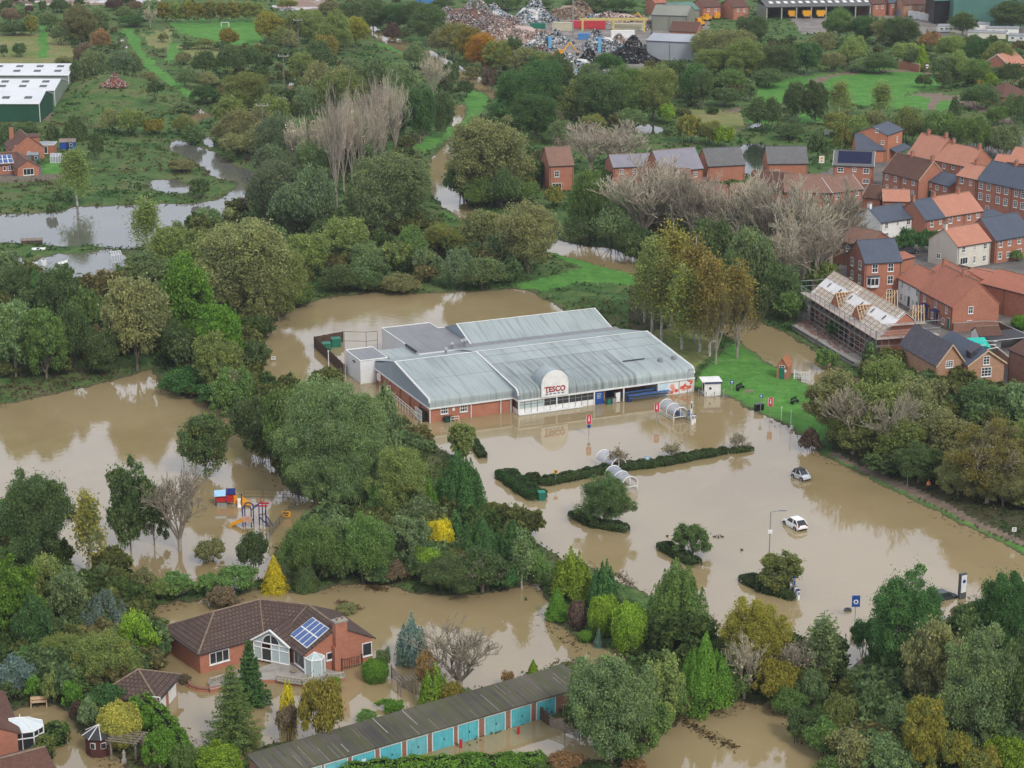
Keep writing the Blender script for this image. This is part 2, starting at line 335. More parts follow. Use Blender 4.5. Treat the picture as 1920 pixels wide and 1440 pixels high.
PAVED = [[(1540,330),(1600,300),(1700,290),(1930,260),(2100,300),(2300,700),(1960,720),(1880,740),(1700,690),(1600,690),(1484,614),(1500,600),(1560,520),(1600,450),(1560,400)],[(1300,735),(1365,745),(1350,752),(1310,752)],[(-100,318),(80,318),(82,338),(-100,345)]]
PLOUGH = [[(-600,-30),(300,-30),(300,5),(230,8),(110,10),(-600,16)],[(560,0),(620,0),(600,22),(500,18)]]
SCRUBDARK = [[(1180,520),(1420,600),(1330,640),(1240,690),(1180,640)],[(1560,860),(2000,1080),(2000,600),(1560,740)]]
def sdpoly(P, poly):                              # signed distance, positive inside
    poly = np.asarray(poly, float); n = len(poly)
    d2 = np.full(len(P), 1e18); ins = np.zeros(len(P), bool)
    for i in range(n):
        a = poly[i]; b = poly[(i+1) % n]; e = b-a; w = P-a
        t = np.clip((w@e)/max(e@e, 1e-12), 0, 1); q = w-t[:, None]*e
        d2 = np.minimum(d2, (q*q).sum(1))
        c1 = P[:, 1] >= a[1]; c2 = P[:, 1] < b[1]; cr = e[0]*w[:, 1]-e[1]*w[:, 0]
        ins ^= (c1 & c2 & (cr > 0)) | (~c1 & ~c2 & (cr < 0))
    d = np.sqrt(d2); return np.where(ins, d, -d)
def vnoise(P, s, seed=0):                          # smooth value noise
    Q = P/s; i = np.floor(Q).astype(np.int64); f = Q-i; f = f*f*(3-2*f)
    def h(ix, iy):
        n = (ix*374761393+iy*668265263+seed*974634777) & 0xffffffff
        n = ((n ^ (n >> 13))*1274126177) & 0xffffffff
        return ((n ^ (n >> 16)) & 0xffff)/65535.0
    a = h(i[:, 0], i[:, 1]); b = h(i[:, 0]+1, i[:, 1]); c = h(i[:, 0], i[:, 1]+1); d = h(i[:, 0]+1, i[:, 1]+1)
    return (a*(1-f[:, 0])+b*f[:, 0])*(1-f[:, 1])+(c*(1-f[:, 0])+d*f[:, 0])*f[:, 1]
WETW = [Gn(p) for p in WET]
BUMPS = [(*G(214, 185)[:2], 26, 7.0), (*G(950, 60)[:2], 40, 2.0)]
def hgt(P):
    P = np.asarray(P, float); sd = np.full(len(P), -1e9)
    for w in WETW:
        lo = w.min(0)-12; hi = w.max(0)+12
        k = np.where(((P >= lo) & (P <= hi)).all(1))[0]
        if len(k): sd[k] = np.maximum(sd[k], sdpoly(P[k], w))
    sd = sd+(vnoise(P, 3.1, 1)-.5)*1.6+(vnoise(P, 1.1, 2)-.5)*.7
    dry = .04+np.clip(-sd, 0, 6)*.10+(vnoise(P, 14, 3)-.5)*.25*np.clip(-sd/4, 0, 1)+(vnoise(P, 2.2, 9)-.5)*.10*np.clip(-sd/2, 0, 1)
    z = np.where(sd > 0, -.08-np.clip(sd, 0, 4)*.2, dry)
    for bx, by, r, hh in BUMPS: z = z+hh*np.exp(-(((P[:, 0]-bx)**2+(P[:, 1]-by)**2)/(r*r/2.2)))
    return z
def gz(x, y): return float(hgt(np.array([[x, y]]))[0])
def terrain():
    us = np.concatenate([np.arange(-1400, -60, 60), np.arange(-60, 1981, 4.5), np.arange(2030, 3300, 60)])
    vs = np.concatenate([np.array([-441, -436, -430, -420, -405, -385, -360, -330, -290, -250, -200, -150, -110, -80, -50, -30, -18]), np.arange(-10, 1456, 4.5), np.arange(1480, 2000, 40)])
    U, V = np.meshgrid(us, vs); P = np.stack([U.ravel(), V.ravel()], 1)
    inn = (P[:, 0] > -50) & (P[:, 0] < 1970) & (P[:, 1] > -5) & (P[:, 1] < 1450)
    P = P+inn[:, None]*RNG.uniform(-1.5, 1.5, P.shape)
    W = Gn(P); z = hgt(W)
    nu, nv = len(us), len(vs); idx = np.arange(nu*nv).reshape(nv, nu)
    F = np.stack([idx[1:, :-1].ravel(), idx[1:, 1:].ravel(), idx[:-1, 1:].ravel(), idx[:-1, :-1].ravel()], 1)
    C = P[F].mean(1); Wc = W[F].mean(1)
    Cj = C+np.stack([(vnoise(Wc, 2.5, 4)-.5)*7, (vnoise(Wc, 2.5, 5)-.5)*5], 1)
    cls = np.zeros(len(F), int)
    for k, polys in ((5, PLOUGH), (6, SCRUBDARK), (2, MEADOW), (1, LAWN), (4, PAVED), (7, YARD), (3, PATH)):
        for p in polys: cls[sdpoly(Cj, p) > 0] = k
    XYZ = np.concatenate([W, z[:, None]], 1)
    def green(name, stops, sc=1.0, bump=.6, bri=1.35):
        t = NT(name); c = t.new('ShaderNodeValToRGB'); el = c.color_ramp.elements
        n1 = t.noise(.09*sc, 'Object', 9, .8, rough=.68); t.l.new(n1, c.inputs[0])
        while len(el) < len(stops): el.new(.5)
        for q, (p, col) in zip(el, stops): q.position = p; q.color = (*[x*bri for x in col], 1)
        col = t.mix(t.rng(t.noise(1.6, 'Object', 6, rough=.7), .38, .62, 0, .55), c.outputs[0], t.mix(1.0, c.outputs[0], (.45, .45, .42), 'MULTIPLY'))
        col = t.mix(t.rng(t.noise(.55, 'Object', 5), .45, .7, 0, .35), col, t.mix(1.0, c.outputs[0], (1.7, 1.5, 1.25), 'MULTIPLY'))
        ge = t.new('ShaderNodeNewGeometry'); sz = t.new('ShaderNodeSeparateXYZ'); t.l.new(ge.outputs['Position'], sz.inputs[0])
        col = t.mix(t.rng(sz.outputs[2], .03, .17, .85, 0), col, (.095, .072, .048))     # silt left at the waterline
        t.base(col); t.b.inputs['Roughness'].default_value = .95; t.b.inputs['Specular IOR Level'].default_value = .05
        t.bump(t.noise(1.2, 'Object', 6), bump, .5); return t.m
    rough = green('rough_growth', [(.30, (.036, .074, .026)), (.42, (.05, .10, .032)), (.52, (.07, .115, .038)), (.60, (.10, .12, .05)), (.69, (.08, .07, .042)), (.76, (.05, .095, .034))])
    lawn = green('mown_grass', [(.25, (.075, .115, .036)), (.4, (.045, .128, .026)), (.55, (.058, .15, .032)), (.68, (.085, .155, .045)), (.8, (.05, .12, .028))], 2.2, .2, 1.75)
    mead = green('meadow_grass', [(.3, (.085, .13, .036)), (.45, (.13, .15, .055)), (.6, (.17, .16, .075)), (.75, (.10, .14, .04))], .7, .3, 1.5)
    dirt = mat('dirt_path', (.23, .17, .125), (.15, .11, .08), .8, .95)
    pave = mat('street_paving', (.17, .155, .145), (.105, .10, .095), .25, .9, grime=(1.5, .5, .7, .4, (.22, .19, .16)))
    yard = mat('yard_ground', (.30, .27, .245), (.17, .155, .14), .12, .95, grime=(.6, .45, .6, .6, (.13, .115, .10)))
    plough = mat('ploughed_soil', (.30, .20, .155), (.22, .15, .12), .05, .95, stretch=(.3, 4, 1), grime=(.08, .55, .6, .9, (.62, .62, .64)))
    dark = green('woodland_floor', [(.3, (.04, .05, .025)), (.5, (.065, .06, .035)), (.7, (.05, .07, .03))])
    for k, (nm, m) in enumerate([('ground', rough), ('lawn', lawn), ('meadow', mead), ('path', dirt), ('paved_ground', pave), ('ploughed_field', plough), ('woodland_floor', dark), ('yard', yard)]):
        f = F[cls == k]
        if not len(f): continue
        used, inv = np.unique(f, return_inverse=True)
        me = bpy.data.meshes.new(nm); me.from_pydata(XYZ[used].tolist(), [], inv.reshape(f.shape).tolist())
        me.materials.append(m); me.polygons.foreach_set('use_smooth', [True]*len(f)); me.update(); struct(nm, me)
terrain()
def water(name='flood_water', cols=None, poly=None, z=0.0):
    t = NT(name); b = t.b
    col = t.mix(t.rng(t.noise(.02, 'Object', 4, .6), .35, .65), (.335, .26, .14), (.265, .20, .10))
    col = t.mix(t.rng(t.noise(.09, 'Object', 6, 1.2, rough=.7), .50, .72, 0, .35), col, (.36, .28, .155))
    if cols: col = t.mix(t.rng(t.noise(.05, 'Object', 4), .35, .65), *cols)
    t.base(col)
    b.inputs['Roughness'].default_value = .035; b.inputs['IOR'].default_value = 1.6; b.inputs['Specular IOR Level'].default_value = .5
    n1 = t.noise(.9, 'Object', 3, .4); amp = t.rng(t.noise(.018, 'Object', 3), .46, .66, .12, 1)
    n2 = t.noise(2.6, 'Object', 2)
    mm = t.new('ShaderNodeMath', operation='MULTIPLY'); t.l.new(n1, mm.inputs[0]); t.l.new(amp, mm.inputs[1])
    m2 = t.new('ShaderNodeMath', operation='MULTIPLY_ADD'); t.l.new(n2, m2.inputs[0]); m2.inputs[1].default_value = .10; t.l.new(mm.outputs[0], m2.inputs[2])
    t.bump(m2.outputs[0], .2, .10)
    mb = MB().poly([(-900, 100, 0), (900, 100, 0), (900, 1200, 0), (-900, 1200, 0)] if poly is None else [(x, y, z) for x, y in poly], t.m)
    struct(name, mb.mesh(name))
water()
def grow(P, d):
    P = np.asarray(P); c = P.mean(0); a = np.roll(P, -1, 0)-P; n = np.stack([a[:, 1], -a[:, 0]], 1); n /= np.linalg.norm(n, axis=1)[:, None]; m = n+np.roll(n, 1, 0); m /= np.linalg.norm(m, axis=1)[:, None]+1e-6
    s = sum(P[i-1][0]*P[i][1]-P[i][0]*P[i-1][1] for i in range(len(P))); return P+m*d*(1 if s > 0 else -1)
water('left_pond', ((.15, .15, .13), (.115, .115, .10)), grow(Gn([(-500, 250), (505, 250), (505, 400), (340, 480), (245, 532), (-500, 532)]), 1), .005)
water('estate_pond', ((.05, .06, .045), (.035, .045, .03)), Gn([(1140, 225), (1470, 225), (1470, 332), (1140, 320)]), .005)
# ---------------------------------------------------------------- vegetation builders (leaf-sized faces through the crown volume)
def leaf_mesh(name, pts, nrm, size, extra=None, asp=.62, m=None, jit=.75):
    n = len(pts); rg = np.random.default_rng(n+int(abs(pts[:50].sum())*100) % 9999)
    N = nrm+rg.normal(0, jit, (n, 3)); N /= np.linalg.norm(N, axis=1)[:, None]+1e-9
    T = rg.normal(0, 1, (n, 3)); T -= (T*N).sum(1)[:, None]*N; T /= np.linalg.norm(T, axis=1)[:, None]+1e-9
    B = np.cross(N, T); s = (np.asarray(size)*rg.uniform(.6, 1.25, n))[:, None]
    V = np.stack([pts-T*s, pts-B*s*asp, pts+T*s, pts+B*s*asp], 1).reshape(-1, 3)
    nv0 = len(V); F = np.arange(n*4).reshape(n, 4)
    me = bpy.data.meshes.new(name)
    ev, ef = ([], []) if extra is None else (extra.v, extra.f)
    ne = len(ev); nf = len(ef); el = sum(len(f) for f in ef)
    me.vertices.add(nv0+ne); me.vertices.foreach_set('co', np.concatenate([V, np.array(ev, float).reshape(-1, 3)]).ravel())
    loops = np.concatenate([F.ravel(), np.array([i+nv0 for f in ef for i in f], int)]).astype(np.int32)
    tot = np.concatenate([np.full(n, 4), np.array([len(f) for f in ef], int)]).astype(np.int32)
    st = np.concatenate([[0], np.cumsum(tot)[:-1]]).astype(np.int32)
    me.loops.add(len(loops)); me.loops.foreach_set('vertex_index', loops)
    me.polygons.add(len(tot)); me.polygons.foreach_set('loop_start', st); me.polygons.foreach_set('loop_total', tot)
    me.materials.append(m or m_leaf); mi = np.zeros(len(tot), np.int32)
    if nf:
        for q in extra.mats: me.materials.append(q)
        mi[n:] = np.array(extra.m)+1
    me.polygons.foreach_set('material_index', mi)
    a = me.attributes.new('rnd', 'FLOAT', 'FACE'); a.data.foreach_set('value', np.concatenate([rg.uniform(0, 1, n)**1.2, np.zeros(nf)]).astype(np.float32))
    me.update(); me.validate(); return me
def sph(rg, n, up=0.0):
    v = rg.normal(0, 1, (n, 3)); v[:, 2] += up; return v/np.linalg.norm(v, axis=1)[:, None]
def clumps(rg, C, rc, m, squash=.8, inner=.55):     # leaves round clump centres
    n = len(C); k = np.repeat(np.arange(n), m); d = sph(rg, n*m, .35)
    r = rc[k]*rg.uniform(inner, 1, n*m)**.6
    return C[k]+d*r[:, None]*np.array([1, 1, squash]), d, k
PRO = {}
m_limb = bark('limb_bark', (.25, .215, .165), (.13, .11, .085))
def limbs(rg, mb, H, R, z0, C, r0, m, n=9, base=-.8):
    top = H*.62; mb.tube((0, 0, base), (0, 0, z0), r0, m, r0*.75, 7, False)
    mb.tube((0, 0, z0), (rg.normal(0, .2), rg.normal(0, .2), top), r0*.75, m, r0*.25, 6, False)
    for i in rg.choice(len(C), min(n, len(C)), False):
        c = C[i]; zb = z0+(top-z0)*rg.uniform(0, .7); mid = (c*.5)+np.array([0, 0, zb*.5+.15*R])
        mb.tube((0, 0, zb), mid, r0*.36, m, r0*.2, 5, False); mb.tube(mid, c, r0*.2, m, r0*.08, 4, False)
        for q in range(3): mb.tube(mid+(c-mid)*rg.uniform(.4, 1), c+np.array([c[0]*.14, c[1]*.14, .12*R])+rg.normal(0, .13*R, 3), r0*.09, m, r0*.03, 3, False)
def crown_round(rg, R, H, z0, near, dens=1.0, lump=.30, flat=.8, leaf=None, shell=(.4, 1.0), low=-.75):
    lump *= .74; nC = int(112*dens**.5*max(.45, min(1.9, R/4)))
    hz = (H-z0)/2; cz = z0+hz
    D = sph(rg, nC*2, .25); D = D[D[:, 2] > low][:nC]; rr = rg.uniform(shell[0], shell[1], len(D))**.7
    rc = R*lump*rg.uniform(.5, 1.45, len(D))
    az = np.arctan2(D[:, 1], D[:, 0]); p1, p2 = rg.uniform(0, 6.28, 2); lb = 1+.17*np.sin(2*az+p1+2.2*D[:, 2])+.13*np.sin(5*az+p2)*np.cos(3.1*D[:, 2]+p1); rr = rr*np.clip(lb, .62, 1.28)
    C = D*rr[:, None]*np.array([R, R, hz]); C *= (1-rc/R*.75)[:, None]; C[:, 2] += cz
    ls = leaf or (.12 if near else .205); ls = ls*(.75 if R < 2 else 1)
    m = int(dens*R*R*(1900 if near else 680)/len(D)*(1.25 if R < 3 else 1))+6
    P, N, k = clumps(rg, C, rc, m, flat, .25); st = rg.uniform(0, 1, len(P)) < .10; P[st] += rg.normal(0, .09*R, (int(st.sum()), 3)); P[st, 2] += .04*R
    keep = P[:, 2] > z0*.9+.02; return P[keep], N[keep], C, ls
def bare(rg, H, R, up=.5, z0=.2, levels=4, r0=.2, thin=.022):
    big, tw = MB(), MB(); tips = []
    def grow(p, d, L, r, lv):
        q = p+d*L; (big if lv > 1 else tw).tube(p, q, r, m_palebark if lv > 1 else m_twig, max(r*.62, thin), 5 if lv > 2 else 3, False)
        if lv == 0: tips.append(q); return
        nb = 4 if lv > 2 else 3
        for i in range(nb):
            t = rg.uniform(.35, 1.0); dd = d+rg.normal(0, .62, 3)*(1-up*.45); dd[2] += up*.55
            dd /= np.linalg.norm(dd); grow(p+d*L*t, dd, L*rg.uniform(.55, .8), max(r*.52, thin), lv-1)
    p = np.array([0, 0, -.8]); top = np.array([0, 0, H*z0]); big.tube(p, top, r0*1.15, m_palebark, r0, 7, False)
    for i in range(6):
        a = i*1.05+rg.uniform(0, .6); d = np.array([math.cos(a), math.sin(a), .5+up*1.6+rg.uniform(0, .8)]); d /= np.linalg.norm(d)
        grow(top*rg.uniform(.7, 1), d, H*.30, r0*.55, levels)
    grow(top, np.array([rg.normal(0, .1), rg.normal(0, .1), 1.]), H*.34, r0*.75, levels)
    V = np.array(tw.v); hx = np.percentile(np.abs(V[:, 0]), 98); hz_ = np.percentile(V[:, 2], 99.5)
    k = np.array([R/hx, R/hx, H/hz_])
    for mb in (big, tw): mb.v = [tuple(np.array(v)*(k if v[2] > 0 else (k[0], k[1], 1))) for v in mb.v]
    return big, tw, np.array(tips)*k
def proto(kind, R, near, var):
    """returns list of (part name, mesh) and the prototype's radius and height"""
    sz = (8.0 if R > 6.0 else 5.0 if R > 3.4 else 2.5 if R > 1.5 else 1.2); key = (kind, sz, near, var)
    if key in PRO: return PRO[key]
    rg = np.random.default_rng(abs(hash((ord(kind), int(sz*10), near, var))) % 100000)
    R = sz; nm = {'B': 'shrub', 'D': 'clipped_shrub', 'C': 'cone_conifer'}.get(kind, 'crown'); ex = MB(); parts = []
    if kind == 'B':
        H = 1.5*R; P, N, C, ls = crown_round(rg, R, H, 0, near, 1.0, .30, .85, low=-.35)
        for i in range(7):
            c = C[rg.integers(len(C))]; ex.tube((rg.normal(0, R*.12), rg.normal(0, R*.12), -.8), c, .05*R/2, m_bark, .02, 4, False)
        parts = [('shrub', leaf_mesh('shrub', P, N, ls, ex))]
    elif kind == 'T':
        H = 2.3*R; z0 = .07*H; P, N, C, ls = crown_round(rg, R, H, z0, near, 1.3, .29, .85, low=-.9)
        limbs(rg, ex, H, R, z0, C, .05*R, m_limb, 34); parts = [('crown', leaf_mesh('crown', P, N, ls)), ('trunk', ex.mesh('trunk'))]
    elif kind == 'O':
        H = 3.6*R; z0 = .07*H; P, N, C, ls = crown_round(rg, R, H, z0, near, 1.7, .33, 1.1)
        limbs(rg, ex, H, R, z0, C, .06*R, m_bark); parts = [('crown', leaf_mesh('crown', P, N, ls)), ('trunk', ex.mesh('trunk'))]
    elif kind == 'W':                               # birch: pale stem, hanging curtains of small leaves
        H = 4.4*R; z0 = .22*H; nC = 80; D = sph(rg, nC, .5); hz = (H-z0)/2
        C = D*rg.uniform(.25, .95, nC)[:, None]*np.array([R, R, hz]); C[:, 2] += z0+hz
        sh = np.clip((H-C[:, 2])/(H-z0), .12, 1)**.55; C[:, :2] *= sh[:, None]*.95
        m = int(R*R*(520 if near else 270)/nC*4)//4; k = np.repeat(np.arange(nC), m)
        P = C[k]+rg.normal(0, 1, (nC*m, 3))*np.array([.17*R, .17*R, .12*R]); P[:, 2] -= rg.uniform(0, 1, nC*m)**1.5*.75*R
        N = rg.normal(0, 1, P.shape); N[:, 2] *= .4
        ex.tube((0, 0, -.8), (0, 0, z0), .06*R, m_birch, .052*R, 7, False); ex.tube((0, 0, z0), (.1, 0, H*.93), .052*R, m_birch, .012*R, 6, False)
        for i in range(22):
            c = C[i]; zb = max(z0*.9, c[2]-.5*R-.6*abs(c[0])); ex.tube((0, 0, min(zb, H*.8)), c, .018*R, m_birch, .006*R, 4, False)
        parts = [('crown', leaf_mesh('crown', P, N, .19 if near else .27, jit=1.0)), ('trunk', ex.mesh('trunk'))]
    elif kind in 'NP':
        H = 2.2*R if kind == 'N' else 3.4*R
        big, tw, tips = bare(rg, H, R, .62 if kind == 'N' else .72, .16, 4, .05*R, .012*R/2.5 if near else .0155*R/2.5)
        tp = tips[rg.integers(len(tips), size=int(350 if kind == 'N' else 150))]+rg.normal(0, .15, (int(350 if kind == 'N' else 150), 3))
        parts = [('twigs', leaf_mesh('twigs', tp, rg.normal(0, 1, tp.shape), .13 if near else .17, tw)), ('trunk', big.mesh('trunk'))]
    elif kind == 'S':                               # spruce: drooping tiers of branches
        H = 3.0*R; P, N, X = [], [], []; lv = 15
        ex.tube((0, 0, -.8), (0, 0, H*.97), .05*R, m_bark, .01, 7, False)
        for i in range(lv):
            t = (i+.6)/lv; z = H*(.04+.93*t); Rz = R*(1-t)**.8*rg.uniform(.88, 1.05)+.12; nb = int(6+9*(1-t))
            for j in range(nb):
                a = 2*math.pi*(j+rg.uniform(-.3, .3))/nb+i*.7; L = Rz*rg.uniform(.72, 1.08); n = int((90 if near else 32)*L/R*1.6)+6
                s = rg.uniform(.05, 1, n); w = rg.normal(0, .10*R*(.4+.6*(1-s)), n)
                x = s*L; zz = z-.12*R*s*(1-t*.5)+.10*R*s**3-np.abs(rg.normal(0, .05*R, n))
                P.append(np.stack([x*math.cos(a)-w*math.sin(a), x*math.sin(a)+w*math.cos(a), zz], 1)); N.append(np.tile([.35*math.cos(a), .35*math.sin(a), 1], (n, 1)))
                ex.tube((0, 0, z), (L*.8*math.cos(a), L*.8*math.sin(a), z-.08*R), .014*R, m_bark, .004*R, 3, False)
        parts = [('crown', leaf_mesh('crown', np.concatenate(P), np.concatenate(N), .20 if near else .28, asp=.4, jit=.5)), ('trunk', ex.mesh('trunk'))]
    elif kind == 'L':                               # feathery cypress: bundle of upright plumes
        H = 2.4*R; P, N = [], []; npl = 40; ex.tube((0, 0, -.8), (0, 0, H*.8), .06*R, m_bark, .02, 6, False)
        for i in range(npl):
            a = rg.uniform(0, 6.28); rr = R*.78*math.sqrt(rg.uniform(0, 1)); f = rr/R
            zt = H*(1-.62*f**1.4)*rg.uniform(.86, 1.02); zb = max(0, zt-H*rg.uniform(.45, .7)); rp = R*rg.uniform(.2, .34); n = int(R*R*(1000 if near else 330)/npl)+12
            t = rg.uniform(0, 1, n)**.8; z = zt-(zt-zb)*t; ang = rg.uniform(0, 6.28, n); q = rp*(t**.7)*rg.uniform(.75, 1.05, n)
            lean = rr+(t-.3)*.1*R
            P.append(np.stack([lean*math.cos(a)+q*np.cos(ang), lean*math.sin(a)+q*np.sin(ang), z], 1))
            N.append(np.stack([np.cos(ang)+.6*math.cos(a), np.sin(ang)+.6*math.sin(a), np.full(n, .5)], 1))
        parts = [('crown', leaf_mesh('crown', np.concatenate(P), np.concatenate(N), .17 if near else .3, asp=.5, jit=.55)), ('trunk', ex.mesh('trunk'))]
    elif kind == 'C':                               # tight cone
        H = 3.0*R; n = int(R*R*(3200 if near else 900)); t = 1-np.sqrt(rg.uniform(0, 1, n)); ang = rg.uniform(0, 6.28, n)
        bmp = 1+.10*np.sin(ang*5+t*19)+.07*np.sin(ang*9-t*31); rr = R*(1-t)**.85*np.minimum(1, .72+t*4)*bmp*np.where(rg.uniform(0, 1, n) < .15, 1.12, 1)*rg.uniform(.74, 1.04, n)
        P = np.stack([rr*np.cos(ang), rr*np.sin(ang), H*t*.985+.02], 1); N = np.stack([np.cos(ang), np.sin(ang), np.full(n, .5)], 1)
        ex.tube((0, 0, -.8), (0, 0, H*.9), .07*R, m_bark, .02, 6, False)
        parts = [('cone_conifer', leaf_mesh('cone_conifer', P, N, .13 if near else .24, ex, jit=.5))]
    elif kind == 'D':                               # clipped dome or egg
        H = 2.4*R; n = int(R*R*(3200 if near else 1000)); d = sph(rg, n, .1); bmp = 1+.07*np.sin(d[:, 0]*6+d[:, 2]*5)+.06*np.sin(d[:, 1]*8+d[:, 2]*4)+.04*np.sin(d[:, 0]*15-d[:, 1]*11)
        q = bmp*np.where(rg.uniform(0, 1, n) < .12, 1.07, 1)*rg.uniform(.80, 1.02, n); P = d*q[:, None]*np.array([R, R, H*.5])*.97; P[:, 2] += H*.47; k = P[:, 2] > 0
        ex.tube((0, 0, -.8), (0, 0, H*.8), .06*R, m_bark, .02, 6, False)
        parts = [('clipped_shrub', leaf_mesh('clipped_shrub', P[k], d[k], .12 if near else .22, ex, jit=.5))]
    PRO[key] = (parts, R, H); return PRO[key]
CLR = dict(dg=(.048, .072, .032), dr=(.037, .076, .029), mg=(.064, .102, .036), bg=(.092, .175, .035), gg=(.078, .108, .054), sg=(.104, .142, .086), ol=(.091, .114, .043),
  ob=(.104, .110, .055), br=(.100, .080, .056), rb=(.140, .092, .050), yg=(.145, .215, .036), ye=(.52, .47, .05), or_=(.27, .145, .032), go=(.175, .150, .050), bl=(.125, .175, .160), bd=(.075, .110, .102),
  pk=(.060, .042, .038), tw=(.60, .53, .40), tb=(.33, .285, .21), tg=(.42, .37, .275), cr=(.26, .25, .07))
CNAME = dict(dg='dark green', dr='deep green', mg='mid green', bg='bright green', gg='grey green', sg='silvery green', ol='olive', ob='olive brown', br='brown', rb='russet brown', yg='yellow green',
  ye='golden yellow', or_='orange', go='golden brown', bl='blue grey', bd='bluish green', pk='purple brown', tw='pale bare', tb='brown bare', tg='grey bare', cr='cream flecked')
KNAME = dict(B=('shrub', 'bushy shrub', 'shrub'), T=('broadleaf_tree', 'round tree', 'tree'), O=('broadleaf_tree', 'upright tree', 'tree'), W=('birch_tree', 'birch', 'tree'), N=('bare_tree', 'twiggy tree', 'tree'),
  P=('poplar_tree', 'upright poplar', 'tree'), S=('spruce_tree', 'tiered spruce', 'tree'), L=('cypress_tree', 'feathery cypress', 'tree'), C=('cone_conifer', 'cone conifer', 'conifer'), D=('clipped_shrub', 'domed shrub', 'shrub'))
PLANTS = []
TW_DEF = dict(N='tb', P='tw')
def plant(kind, xc, yt, yb, w, col, place, group, aut=0.0, label=None):
    PLANTS.append([kind, float(xc), float(yt), float(yb), float(w), col, place, group, aut, label])
ORD = ['leftmost', 'second from left', 'third from left', 'fourth from left', 'fifth from left', 'sixth from left', 'seventh from left', 'eighth from left', 'ninth from left', 'tenth from left']
NUM = {2: 'two', 3: 'three', 4: 'four', 5: 'five', 6: 'six', 7: 'seven', 8: 'eight', 9: 'nine', 10: 'ten'}
def plant_all():
    rows = []
    for p in PLANTS:
        kind, xc, yt, yb, w, col, place, group, aut, label = p
        py = yb; near = yb > 900
        el = math.atan((py-720)/FPX)+PITCH; se, ce = math.sin(el), math.cos(el)
        for it in range(3):
            s = S(py); R = w/2/s; hb = (yb-yt)/s
            if kind in 'BD':
                hh = max((hb/2)**2-(R*se*.8)**2, (R*.35)**2)**.5/ce; py = (yt+yb)/2+hh*ce*s; h = 2*hh
            elif kind in 'CL': py = yb-.55*R*se*s; h = max((py-yt)/s/ce, R*.8)
            elif kind == 'S': py = yb-.5*R*se*s; h = (py-yt)/s/ce
            else: py = yb; h = max(hb-R*se*.35, R*.9)/ce
        rows.append((p, near, R, h, py))
    # every label singles out one plant: look, size, place, then order from the left among the like ones
    lab = []
    for (p, near, R, h, py) in rows:
        kind, col = p[0], p[5]; kn = KNAME[kind][1]; cn = CNAME[col]
        if p[8] > .25 and kind not in 'NP': cn = 'yellowing '+cn
        sz = ''
        if kind in 'BDCL': sz = 'large ' if R > 5 else 'small ' if R < 1.7 else ''
        else: sz = 'tall ' if h > 15 else 'low ' if h < 7 else ''
        lab.append(p[9] or f"{sz}{cn} {kn}|{p[6]}")
    from collections import defaultdict
    grp = defaultdict(list)
    for i, l in enumerate(lab): grp[l].append(i)
    out = {}
    for l, ids in grp.items():
        ids.sort(key=lambda i: rows[i][0][1])
        for n, i in enumerate(ids):
            a, _, b = l.partition('|'); b = (' '+b) if b else ''
            pl = a+('es' if a.endswith(('birch', 'cypress')) else 's')
            if len(ids) == 1: out[i] = a+b
            elif len(ids) == 2: out[i] = f"{'left-hand' if n == 0 else 'right-hand'} of two {pl}{b}"
            else:
                o = 'rightmost' if n == len(ids)-1 else ORD[n]; out[i] = f"{o} of {NUM.get(len(ids), len(ids))} {pl}{b}"
    vc = 0
    for i, (p, near, R, h, py) in enumerate(rows):
        kind, xc, col, group, aut = p[0], p[1], p[5], p[7], p[8]
        parts, pR, pH = proto(kind, R, near, i % 3 if kind in 'BTL' else i % 2)
        g = G(xc, py, .35); z = max(-.5, gz(g.x, g.y)); g = G(xc, py, z)
        nm, _, cat = KNAME[kind]; c = [x*(1 if kind in 'NP' else 2.9 if CLR[col][1] < .13 else 1.8 if col != 'ye' else 1.5) for x in CLR[col]]; rz = random.uniform(0, 6.28)
        sc = (R/pR, R/pR, h/pH); k = random.uniform(.93, 1.07); rgba = (c[0]*k, c[1]*random.uniform(.96, 1.04)*k, c[2]*k, aut)
        if len(parts) == 1:
            o = obj(nm, parts[0][1]); o.location = g; o.rotation_euler = (0, 0, rz); o.scale = sc; o.color = rgba; tag(o, out[i], cat, group)
        else:
            r = thing(nm, out[i], cat, g, rz, group); r.scale = sc
            for pn, me in parts:
                o = obj(pn, me, r); o.color = rgba
m_hcore = mat('hedge_core', (.018, .030, .012), None, 3, .95)
